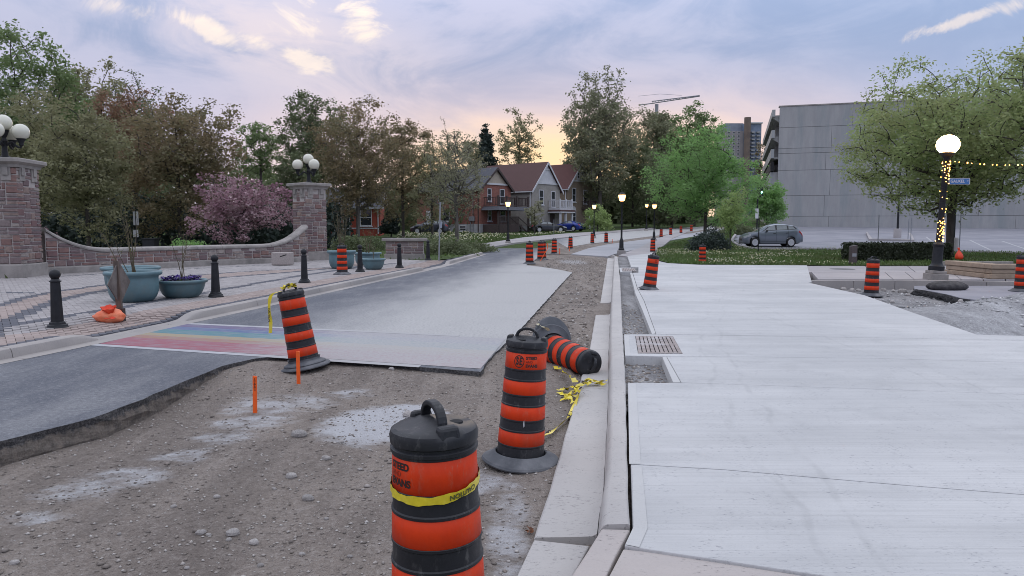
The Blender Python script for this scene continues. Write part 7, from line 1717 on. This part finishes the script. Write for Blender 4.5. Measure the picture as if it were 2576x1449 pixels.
# ================================================================== cars
def itp(x, pts):
    return float(np.interp(x, [p[0] for p in pts], [p[1] for p in pts]))
def make_car(name, label, loc, rotz, L, W, belt, roof, width, wheels, rw, zb, paint_m, wins, ws, rwn, group='parked cars', headlight_z=.68, tail_z=.85, cladding=None):
    """local x from the nose (0) to the tail (L), y across, z up. belt and roof are (x, z) curves, ws / rwn the x range of windscreen and rear window"""
    t = thing(name, label, 'car', loc, rotz, group); hw = W / 2; x0r, x1r = roof[0][0], roof[-1][0]
    st = sorted(set([round(v, 3) for v in list(np.linspace(0, L, 44)) + [w_ + d for w_ in wheels for d in (-rw * 1.22, -rw * .9, -rw * .6, 0, rw * .6, rw * .9, rw * 1.22)] + [x0r, x1r]])); st = [s for s in st if 0 <= s <= L]
    def sec(x):
        w_ = hw * itp(x, width); b = itp(x, belt); top = itp(x, roof) if x0r <= x <= x1r else b + .015; gh_ = max(0, top - b - .015); za = itp(x, zb)
        for wx in wheels:
            ra = rw * 1.16
            if abs(x - wx) < ra: za = max(za, rw + math.sqrt(ra * ra - (x - wx) ** 2) * .98)
        k = min(1, gh_ / .25)
        tw = w_ * (.90 - .24 * min(1, gh_ / .5)) if gh_ > 0 else w_ * .80
        return [(0, za + .02), (w_ * .86, za), (w_ * .985, za + .05), (w_, max(b * .62, za + .08)), (w_ * .965, max(b - .03, za + .1)), (w_ * .93 * (1 - k) + (w_ * .90) * k, b + .02 + gh_ * .12), (tw + .02, top - .05 * k - .005 * (1 - k)), (tw * .8, top - .01), (0, top + .012)]
    V = []; Fc = []; n = 9
    for x in st:
        s = sec(x)
        for (y, z) in s: V.append((x, y, z))
        for (y, z) in reversed(s[1:-1]): V.append((x, -y, z))
    m = 2 * n - 2
    for i in range(len(st) - 1):
        for k in range(m): a = i * m + k; b = i * m + (k + 1) % m; Fc.append((a, b, b + m, a + m))
    Fc.append(tuple(reversed(range(m)))); Fc.append(tuple(range((len(st) - 1) * m, len(st) * m)))
    body = MB().add(V, Fc).build('body', paint_m, t, smooth=True)
    try: body.data.set_sharp_from_angle(angle=R(38))
    except Exception: pass
    def surf(x, f, side):
        s = sec(x); i = int(min(f, 7.999)); q = f - i; y = s[i][0] + (s[i + 1][0] - s[i][0]) * q; z = s[i][1] + (s[i + 1][1] - s[i][1]) * q; return Vector((x, y * side, z))
    def patch(nm, xf0, xf1, f0, f1, side, m_, off=.008, nx=8, nf=3):
        V = []; Fc = []
        for i in range(nx + 1):
            for j in range(nf + 1):
                f = f0 + (f1 - f0) * j / nf; a, b = xf0(j / nf), xf1(j / nf); p_ = surf(a + (b - a) * i / nx, f, side); e1 = surf(a + (b - a) * i / nx + .02, f, side) - p_; e2 = surf(a + (b - a) * i / nx, f + .05, side) - p_; nn = e1.cross(e2) * side; nn = nn.normalized() if nn.length > 1e-9 else Vector((0, side, 0)); V.append(p_ - nn * off if nn.dot(Vector((0, side, .4))) < 0 else p_ + nn * off)
        for i in range(nx):
            for j in range(nf): a = i * (nf + 1) + j; Fc.append((a, a + nf + 1, a + nf + 2, a + 1))
        return MB().add(V, Fc).build(nm, m_, t, smooth=True)
    for side in (-1, 1):
        patch('window_trim', lambda q: wins[0][0] - .16 + (wins[0][2] - wins[0][0]) * q, lambda q: wins[-1][1] + .14 + (wins[-1][3] - wins[-1][1]) * q, 5.04, 5.97, side, M['black_plastic'], .005, 12, 3)
        for (a0, b0, a1, b1) in wins: patch('side_window', lambda q, a0=a0, a1=a1: a0 + (a1 - a0) * q, lambda q, b0=b0, b1=b1: b0 + (b1 - b0) * q, 5.12, 5.93, side, M['car_glass'])
        MB().sphere((wins[0][0] + .22, side * hw * 1.06, itp(wins[0][0] + .2, belt) + .10), .10, 10, 8, .7).build('mirror', M['black_plastic'], t, smooth=True)
        for dx in [(w_[1] + w_[0]) / 2 + .25 for w_ in wins[:2]]: patch('door_handle', lambda q, d=dx: d, lambda q, d=dx: d + .18, 3.72, 3.82, side, M['black_plastic'], .02, 2, 1)
        seam = MB()
        for xs_ in [w_[1] + .04 for w_ in wins[:2]] + [wins[0][0] + .1]:
            for j in range(6): p0, p1 = surf(xs_, 2.3 + j * .44, side), surf(xs_, 2.3 + (j + 1) * .44, side); o_ = Vector((0, .006 * side, 0)); seam.quad(p0 + o_, p0 + o_ + Vector((.012, 0, 0)), p1 + o_ + Vector((.012, 0, 0)), p1 + o_)
        seam.build('door_seams', M['black_gap'], t)
        patch('headlight', lambda q: .06, lambda q: .52, 3.55, 4.4, side, M['headlight'], .012, 5, 2); patch('tail_light', lambda q: L - .34 + .05 * q, lambda q: L - .03, 3.75, 4.75, side, M['tail_light'], .014, 4, 2)
        patch('sill_trim', lambda q: wheels[0] + rw * 1.2, lambda q: wheels[1] - rw * 1.2, 1.2, 2.35, side, M['black_plastic'], .006, 6, 1)
        for wx in wheels:
            tyre = MB().lathe([(rw * .62, -.10), (rw * .9, -.105), (rw * .99, -.08), (rw, 0), (rw * .99, .08), (rw * .9, .105), (rw * .62, .10)], 26); w_o = tyre.build('wheel', M['tyre'], t, smooth=True); w_o.rotation_euler = (R(90), 0, 0); w_o.location = (wx, side * (hw - .09), rw)
            rim = MB().lathe([(rw * .70, .100), (rw * .68, .112), (rw * .60, .108), (rw * .57, .07), (rw * .2, .06)], 26)
            for k in range(5):
                a = 2 * math.pi * k / 5; d = Vector((math.cos(a), math.sin(a), 0)); e = Vector((-d.y, d.x, 0))
                for sg in (-1, 1): rim.add([d * .03 + e * sg * .005 + Vector((0, 0, .105)), d * .03 + e * sg * .05 + Vector((0, 0, .105)), d * rw * .62 + e * sg * .075 + Vector((0, 0, .11)), d * rw * .62 + e * sg * .012 + Vector((0, 0, .11))], [(0, 1, 2, 3)])
            rim.lathe([(.001, .1), (.05, .1), (.06, .07)], 14)
            ro = rim.build('rim', M['rim'], w_o); 
            if side < 0: pass
            ro.rotation_euler = (R(180) if side > 0 else 0, 0, 0)
            MB().lathe([(.001, .03), (rw * .6, .03)], 20).build('brake_disc', M['black_gap'], w_o).rotation_euler = (R(180) if side > 0 else 0, 0, 0)
    def cross(nm, xa, xb, za, zb_, wa, wb, m_):
        V = []; Fc = []
        for i in range(6):
            f = i / 5; x = xa + (xb - xa) * f; z = itp(x, roof) + .018 if x0r <= x <= x1r else za + (zb_ - za) * f; tw = (wa + (wb - wa) * f)
            for j in range(7): y = -tw + 2 * tw * j / 6; V.append((x, y, z - .035 * (abs(y) / tw) ** 2.5))
        for i in range(5):
            for j in range(6): a = i * 7 + j; Fc.append((a, a + 7, a + 8, a + 1))
        MB().add(V, Fc).build(nm, m_, t, smooth=True)
    cross('windscreen', ws[0], ws[1], itp(ws[0], roof), itp(ws[1], roof), hw * .80, hw * .60, M['car_glass']); cross('rear_window', rwn[0], rwn[1], itp(rwn[0], roof), itp(rwn[1], roof), hw * .58, hw * .74, M['car_glass'])
    MB().box(-.012, .02, -hw * .42, hw * .42, .42, .56).build('grille', M['black_plastic'], t); MB().box(L - .02, L + .012, -.26, .26, .58, .70).build('number_plate', M['white'], t); MB().box(.0, .06, -hw * .62, hw * .62, .22, .34).build('bumper', M['black_plastic'], t)
    return t
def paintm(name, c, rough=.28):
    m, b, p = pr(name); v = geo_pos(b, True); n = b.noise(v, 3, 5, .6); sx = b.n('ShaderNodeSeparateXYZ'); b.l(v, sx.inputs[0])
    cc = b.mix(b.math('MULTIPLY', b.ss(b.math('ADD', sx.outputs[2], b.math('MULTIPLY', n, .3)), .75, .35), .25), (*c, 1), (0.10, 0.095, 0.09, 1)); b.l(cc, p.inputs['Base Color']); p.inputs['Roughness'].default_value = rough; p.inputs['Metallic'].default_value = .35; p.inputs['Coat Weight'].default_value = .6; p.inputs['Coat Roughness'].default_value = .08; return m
M['car_glass'] = mat('car_glass', (0.09, 0.11, 0.12, 1), (0.16, 0.18, 0.19, 1), 1.5, .05, spec=1.0); M['tyre'] = mat('tyre', (0.018, 0.018, 0.019, 1), None, 9, .8); M['rim'] = mat('alloy_rim', (0.62, 0.63, 0.66, 1), (0.55, 0.56, 0.59, 1), 4, .35, metal=.15)
M['headlight'] = mat('headlight', (0.42, 0.44, 0.46, 1), (0.3, 0.31, 0.33, 1), 9, .15); M['tail_light'] = mat('tail_light', (0.42, 0.025, 0.02, 1), (0.3, 0.015, 0.015, 1), 9, .25)
wd0 = [(0, .66), (.12, .82), (.4, .95), (.9, 1.0), (3.2, 1.0), (3.8, .95), (4.05, .86), (4.14, .80)]
zb0 = [(0, .24), (.2, .19), (3.9, .20), (4.14, .32)]
hb_loc = g_at(1862, 52.6); hbz = terrain(hb_loc[0] + 2, 52) + .05
make_car('car', 'grey hatchback parked at the near edge of the parking lot', (hb_loc[0], 52.6, hbz), R(-4), 4.25, 1.72, [(0, .58), (.06, .70), (.5, .88), (1.05, 1.0), (1.6, .985), (3.0, 1.04), (3.9, 1.12), (4.12, .98), (4.25, .74)], [(.98, .99), (1.45, 1.27), (1.9, 1.45), (2.4, 1.53), (3.0, 1.52), (3.6, 1.44), (3.86, 1.36), (4.1, 1.02)],
         wd0, (.83, 3.38), .315, zb0, paintm('grey_car_paint', (0.15, 0.175, 0.215)), [(1.42, 2.28, 1.88, 2.26), (2.38, 3.12, 2.38, 3.08), (3.2, 3.72, 3.2, 3.5)], (1.05, 1.85), (3.84, 4.05))
sc_ = 1.12
def scale_pts(p, kx, kz): return [(a * kx, b * kz) for a, b in p]
bel = [(0, .66), (.06, .80), (.5, .95), (1.15, 1.06), (2.0, 1.06), (3.4, 1.12), (4.3, 1.18), (4.6, .95)]; rof = [(1.1, 1.06), (1.5, 1.32), (1.95, 1.56), (2.4, 1.67), (3.2, 1.69), (3.9, 1.62), (4.2, 1.5), (4.45, 1.12)]
wdS = [(0, .7), (.12, .84), (.4, .95), (.9, 1.0), (3.7, 1.0), (4.2, .95), (4.5, .86), (4.6, .80)]; zbS = [(0, .30), (.2, .26), (4.3, .27), (4.6, .4)]
q = g_at(1036, 88); make_car('car', 'dark grey crossover parked before the brick house behind the half-bare tree', (q[0], 88, terrain(*q[:2]) + .03), R(-6), 4.6, 1.84, bel, rof, wdS, (.9, 3.65), .36, zbS, paintm('slate_car_paint', (0.05, 0.055, 0.075)), [(1.5, 2.4, 1.98, 2.38), (2.5, 3.3, 2.5, 3.28), (3.4, 4.0, 3.4, 3.85)], (1.15, 1.9), (4.2, 4.42))
belS = [(0, .52), (.06, .66), (.6, .80), (1.4, .92), (2.2, .93), (3.6, .97), (4.5, .96), (4.72, .7)]; rofS = [(1.3, .92), (1.8, 1.16), (2.25, 1.34), (2.7, 1.40), (3.2, 1.37), (3.7, 1.24), (4.25, .98)]
wdN = [(0, .7), (.12, .84), (.4, .95), (.9, 1.0), (3.8, 1.0), (4.4, .95), (4.65, .86), (4.72, .80)]; zbN = [(0, .24), (.2, .17), (4.5, .18), (4.72, .34)]
q = g_at(1350, 96); make_car('car', 'black low sedan parked in front of the white porch', (q[0] + 3.6, 94, terrain(q[0], 94) + .02), R(180 + 14), 4.72, 1.85, belS, rofS, wdN, (.92, 3.72), .335, zbN, paintm('black_car_paint', (0.012, 0.013, 0.015), .2), [(1.75, 2.6, 2.25, 2.58), (2.7, 3.5, 2.7, 3.2)], (1.4, 2.2), (3.55, 4.15))
q = g_at(1400, 97); make_car('car', 'bright blue sedan parked beside the black one', (q[0] - .2, 99.5, terrain(q[0], 98) + .02), R(-38), 4.72, 1.85, belS, rofS, wdN, (.92, 3.72), .335, zbN, paintm('blue_car_paint', (0.02, 0.045, 0.27), .2), [(1.75, 2.6, 2.25, 2.58), (2.7, 3.5, 2.7, 3.2)], (1.4, 2.2), (3.55, 4.15))

bpy.data.objects['car'].scale = (.975, 1, 1.06)
# ================================================================== lamps
M['lantern'] = emit('lit_lantern_glass', (1.0, 0.56, 0.20), 3.2); M['globe_lit'] = emit('lit_globe', (1.0, 0.60, 0.27), 22.0); M['bulb'] = emit('warm_bulb', (1.0, 0.52, 0.10), 7.0); M['led'] = emit('white_led', (0.9, 0.95, 1.0), 12.0)
def lantern(u, vb, vt, lab, dz=0.0):
    q = atg(u, vb, dz); H_ = (vb - vt) * q[1] / F; k = H_ / 4.0
    t = thing('street_lamp', lab, 'lamp', q, group='lit lantern street lamps'); t.scale = (k, k, k)
    MB().box(-.24, .24, -.24, .24, -.1, .26).build('footing', M['kerb_old'], t, bevel=.03)
    MB().lathe([(.19, .26), (.19, .36), (.14, .42), (.13, .85), (.10, .95), (.075, 1.0), (.062, 1.1), (.058, 1.9), (.075, 1.93), (.075, 1.98), (.055, 2.0), (.048, 3.2), (.07, 3.24), (.07, 3.28), (.05, 3.3), (.11, 3.36)], 12).build('post', M['iron'], t, smooth='auto')
    MB().lathe([(.11, 3.37), (.17, 3.42), (.235, 3.72), (.22, 3.76)], 8).build('lantern_glass', M['lantern'], t)
    MB().lathe([(.26, 3.76), (.25, 3.79), (.14, 3.86), (.10, 3.92), (.04, 3.95), (.02, 4.0), (.001, 4.0)], 8).build('lantern_cap', M['iron'], t)
    return t
lantern(1563, 640, 482, 'nearest lit lantern on the new kerb')
lantern(1278, 614, 503, 'lit lantern in front of the red brick house'); lantern(1494, 600, 512, 'lit lantern beside the yellow-green young tree'); lantern(1645, 607, 510, 'right one of the two lit lanterns by the far bend'); lantern(1626, 581, 511, 'left and farther one of the two lit lanterns by the far bend')
# big globe lamp
gb = Vector(at(2353, 702, KT)); k = gb.y / F; tilt_ = R(2.6)
gl = thing('globe_lamp', 'lit white globe lamp post at the far corner', 'lamp', gb); gl.rotation_euler = (0, tilt_, 0)
MB().box(-.26, .26, -.26, .26, -.05, .17).build('footing', M['limestone'], gl, bevel=.015); MB().box(-.22, .22, -.22, .22, .17, .27).build('footing_cap', M['limestone'], gl, bevel=.02)
MB().lathe([(.225, .27), (.225, .40), (.19, .43), (.165, .47), (.15, .52), (.145, 1.0), (.16, 1.02), (.165, 1.08), (.12, 1.12), (.095, 1.16)], 12).build('pedestal', M['iron'], gl, smooth='auto')
MB().lathe([(.088, 1.14), (.088, 3.72), (.11, 3.76), (.14, 3.80), (.21, 3.84), (.22, 3.9)], 14).build('post', M['iron'], gl, smooth='auto')
MB().sphere((0, 0, 4.14), .325, 28, 18, .92).build('globe', M['globe_lit'], gl, smooth=True)
def gp(x, y, z): return Vector((gb.x, gb.y, gb.z)) + Matrix.Rotation(tilt_, 3, 'Y') @ Vector((x, y, z))
# fairy lights wound on the post and strung away to the right
bulb_me = bpy.data.meshes.new('bulb'); _b = MB().sphere((0, 0, 0), .014, 8, 6); bulb_me.from_pydata(_b.v, [], _b.f); bulb_me.materials.append(M['bulb'])
o0 = gp(0, 0, 1.2); fl1 = thing('fairy_lights', 'warm fairy lights wound round the globe lamp post', 'lights', o0); rb_ = random.Random(5); wire = []
for i in range(240):
    a = i * .42; z = 1.18 + 2.5 * i / 240; wire.append(gp(.10 * math.cos(a), .10 * math.sin(a), z) - o0)
MB().tube(wire, .004, 3).build('wire', M['iron'], fl1)
for i in range(80):
    z = rb_.choice((rb_.uniform(1.18, 1.8), rb_.uniform(1.18, 3.65), rb_.uniform(3.1, 3.65))); a = R(rb_.uniform(-190, 10)); o = bpy.data.objects.new('bulb', bulb_me); COL.objects.link(o); o.parent = fl1; o.location = gp(.115 * math.cos(a), .115 * math.sin(a), z) - o0
o0 = gp(.1, -.05, 3.68); fl2 = thing('string_lights', 'string of warm bulbs running right from the globe lamp', 'lights', o0); pts = []
for i in range(31): f_ = i / 30; pts.append(Vector((3.6 * f_, -.4 * f_, -.16 * math.sin(math.pi * f_) - .02 + .05 * f_)))
MB().tube(pts, .005, 3).build('wire', M['iron'], fl2)
for i in range(1, 30, 2 if False else 1):
    if i % 3 == 0: continue
    o = bpy.data.objects.new('bulb', bulb_me); COL.objects.link(o); o.parent = fl2; o.location = pts[i] + Vector((0, -.01, -.02)); o.scale = [1.0 if i % 4 else 1.5] * 3
# street-name sign
sg0 = gp(.13, -.03, 3.03); sg = thing('street_sign', 'blue street-name sign fixed to the globe lamp post', 'sign', sg0); Ls = .62
M['sign_blue'] = mat('sign_blue', (0.05, 0.16, 0.42, 1), (0.045, 0.14, 0.38, 1), 5, .4)
MB().box(0, Ls, -.006, .006, -.085, .085).build('plate', M['sign_blue'], sg); MB().box(.16 * 0 - .03, .0, -.01, .01, -.05, .05).build('bracket', M['galv'], sg)
fr = MB(); fr.box(-.004, Ls + .004, -.009, -.0062, .085, .094); fr.box(-.004, Ls + .004, -.009, -.0062, -.094, -.085); fr.box(-.010, .006, -.009, -.0062, -.085, .085); fr.box(Ls - .006, Ls + .010, -.009, -.0062, -.085, .085); fr.build('border', M['white'], sg)
v, f = text_mesh('GAUKEL', .125, .002, 'LEFT'); MB().add([(.03 + x * .93, -.0085, y) for x, y, _ in v], f).build('lettering', M['white'], sg)
v, f = text_mesh('ST', .06, .001, 'LEFT'); MB().add([(.535 + x * .8, -.0085, y + .01) for x, y, _ in v], f).build('lettering', M['white'], sg)

# ================================================================== sign posts, lot furniture
def pole(name, lab, cat, u, Y, vt, z0=None, r_=.03, m='galv', extra=None, group=None):
    q = g_at(u, Y); z = q[2] if z0 is None else z0; h = P(u, vt, Y)[2] - z; t = thing(name, lab, cat, (q[0], Y, z), group=group); MB().tube([(0, 0, -.05), (0, 0, h)], r_, 8).build('post', M[m], t); return t, h
c = at(1104, 656, PZ); t, h = pole('sign_post', 'thin steel sign post leaning at the end of the plaza', 'sign', 1104, c[1], 508, PZ, .035); t.rotation_euler = (0, R(1.8), 0)
MB().box(.03, .10, -.02, .02, h * .56, h * .66).build('sign_plate', mat('sign_grey', (0.33, 0.38, 0.46, 1), None, 4, .5), t)
t, h = pole('sapling_stake', 'slim dark stake on the dandelion lawn before the hatchback', 'stake', 1907, 46, 548, .1, .035, 'iron')
t, h = pole('traffic_signal', 'distant traffic signal showing green before the car park', 'traffic light', 1902, 80, 470, None, .08, 'iron')
MB().box(.18, .52, -.15, .15, h - 1.1, h).build('signal_head', M['iron'], t, bevel=.02); MB().lathe([(.001, 0), (.10, 0), (.11, -.02)], 12).build('green_lens', emit('green_signal', (0.15, 1.0, 0.45), 14), t)
gl_ = bpy.data.objects['green_lens']; gl_.location = (.35, -.16, h - .60); gl_.rotation_euler = (R(90), 0, 0); MB().box(.03, .18, -.03, .03, h - .6, h - .5).build('bracket', M['iron'], t); MB().box(-.25, .1, -.10, -.085, h * .30, h * .52).build('sign_plate', M['white'], t)
for (u, Y, vt, lab) in ((2207, 49, 540, 'steel sign post left of the parking island'), (2289, 58, 548, 'steel post on the right of the parking island'), (2282, 60, 552, 'steel post close behind the one on the island'), (2412, 47, 530, 'steel sign post right of the large tree trunk'), (1393, 84, 552, 'thin sign post on the walk before the black car')): pole('sign_post', lab, 'sign post', u, Y, vt, None, .032)
def lot_lamp(u, Y, vt, lab):
    q = g_at(u, Y, .05); h = P(u, vt, Y)[2] - q[2]; t = thing('lot_lamp', lab, 'lamp', q, group='parking lot lamps'); MB().lathe([(.30, -.1), (.30, .85), (.26, .95), (.12, .95)], 14).build('footing', M['walk'], t, smooth='auto'); MB().lathe([(.09, .95), (.06, h)], 10).build('post', M['iron'], t)
    MB().tube([(0, 0, h - .05), (.25, -.3, h + .05)], .035, 6).build('arm', M['iron'], t); MB().box(.02, .52, -.75, -.25, h, h + .12).build('lamp_head', M['iron'], t, bevel=.03); MB().box(.08, .46, -.69, -.31, h - .015, h - .002).build('lamp_lens', M['led'], t)
lot_lamp(2255, 62, 404, 'lot lamp on the island, its small head lit white'); lot_lamp(2396, 46, 322, 'lot lamp behind the large tree, its head lit white')
isl = thing('parking_island', 'kerbed concrete island in the parking lot', 'island', g_at(2243, 60, .05)); poly = [atg(u, v, .1) for u, v in [(2186, 604), (2300, 606), (2292, 588), (2178, 586)]]
zi = terrain(poly[0][0], 58); b_ = [(p[0] - isl.location.x, p[1] - isl.location.y) for p in poly]; MB().prism(b_, lambda x, y: -.3, lambda x, y: terrain(x + isl.location.x, y + isl.location.y) + .20 - isl.location.z).build('kerb_ring', M['walk'], isl)
cb = sum(p[0] for p in b_) / 4, sum(p[1] for p in b_) / 4; MB().prism([(cb[0] + (x - cb[0]) * .88, cb[1] + (y - cb[1]) * .9) for x, y in b_], lambda x, y: 0, lambda x, y: terrain(x + isl.location.x, y + isl.location.y) + .21 - isl.location.z).build('island_fill', M['lot'], isl)
M['line_paint'] = mat('worn_line_paint', (0.45, 0.45, 0.46, 1), (0.30, 0.30, 0.32, 1), 4, .8)
for (a, b) in (((2440, 604), (2490, 628)), ((2520, 606), (2590, 630)), ((2060, 598), (2110, 600)), ((2330, 596), (2350, 612))):
    p0, p1 = atg(*a, .056), atg(*b, .056); d = Vector((p1[0] - p0[0], p1[1] - p0[1], 0)).normalized(); e = Vector((-d.y, d.x, 0)) * .07; MB().quad(Vector(p0) - e, Vector(p1) - e, Vector(p1) + e, Vector(p0) + e).build('parking_line', M['line_paint'], lot)
# little monument post at the hedge end, timber edging and stone planter
c = at(2145, 666, .1); k = c[1] / F; t = thing('marker_post', 'brown stone marker post at the left end of the hedge', 'post', (c[0], c[1], .08)); m_ = mat('brown_granite', (0.085, 0.065, 0.062, 1), (0.055, 0.045, 0.045, 1), 20, .6)
MB().add([(-.14, -.12, 0), (.14, -.12, 0), (.14, .12, 0), (-.14, .12, 0), (-.14, -.12, 48 * k), (.13, -.12, 51 * k), (.13, .12, 51 * k), (-.14, .12, 48 * k)], [(0, 3, 2, 1), (4, 5, 6, 7), (0, 1, 5, 4), (1, 2, 6, 5), (2, 3, 7, 6), (3, 0, 4, 7)]).build('shaft', m_, t, bevel=.02); MB().box(-.09, .09, -.128, -.121, 22 * k, 30 * k).build('plaque', M['galv'], t)
c = at(2381, 669, .1); c1_ = at(2556, 669, .1); t = thing('timber_edging', 'weathered timber edging along the back of the sidewalk', 'timber', (c[0], c[1] + .15, KT))
x = 0
while x < c1_[0] - c[0]: MB().box(x + .01, min(x + 1.6, c1_[0] - c[0]) - .01, 0, .2, -.05, .16).build('timber', M['limestone'], t, bevel=.01); x += 1.6
c = at(2505, 703, KT); t = thing('stone_planter', 'stepped tan stone planter at the right edge', 'planter', (c[0], c[1] + .2, KT), R(-2)); m_ = mat('tan_stone', (0.36, 0.28, 0.21, 1), (0.27, 0.21, 0.16, 1), 4, .9, bmp=.3)
for i in range(3):
    z0 = i * .155; o_ = .04 if i == 2 else (.0 if i else .03)
    for j in range(3): MB().box(-o_ + j * 1.3 + (.0 if j else 0), 1.29 + j * 1.3, -o_, .35, z0 + .004, z0 + .15).build('block', m_, t, bevel=.02)
    MB().box(-o_, .34, .36, 2.6, z0 + .004, z0 + .15).build('block', m_, t, bevel=.02)
MB().box(.35, 3.8, .36, 2.5, 0, .36).build('soil', M['soil'], t)
# park furniture glimpsed behind the wall
q = g_at(381, 40, .1); t = thing('litter_bin', 'black square litter bin in the park behind the wall', 'bin', q); MB().box(-.32, .32, -.3, .3, 0, .95).build('body', M['iron'], t, bevel=.02); MB().box(-.35, .35, -.33, .33, .95, 1.02).build('lid', M['iron'], t, bevel=.01)
t, h = pole('notice_post', 'post with a small white notice in the park shade', 'sign', 346, 46, 528, .1, .04, 'iron'); MB().box(-.16, .16, -.03, .0, h - .95, h - .1).build('notice', M['white'], t); MB().box(-.2, .12, -.03, 0, h - 1.7, h - 1.25).build('notice', M['white'], t)
q = g_at(341, 60, .1); t = thing('park_lamp', 'white-shaded park lamp among the trees', 'lamp', q); h = P(341, 470, 60)[2] - q[2]; MB().tube([(0, 0, 0), (0, 0, h)], .05, 8).build('post', M['iron'], t); MB().lathe([(.12, h - .1), (.22, h + .02), (.16, h + .2), (.02, h + .26)], 12).build('shade', M['white'], t)
pth = MB().sheet([xy(at(u, v, .2)) for u, v in [(320, 606), (760, 600), (760, 595), (320, 599)]], .16).build('path', M['walk']); pth['kind'] = 'structure'
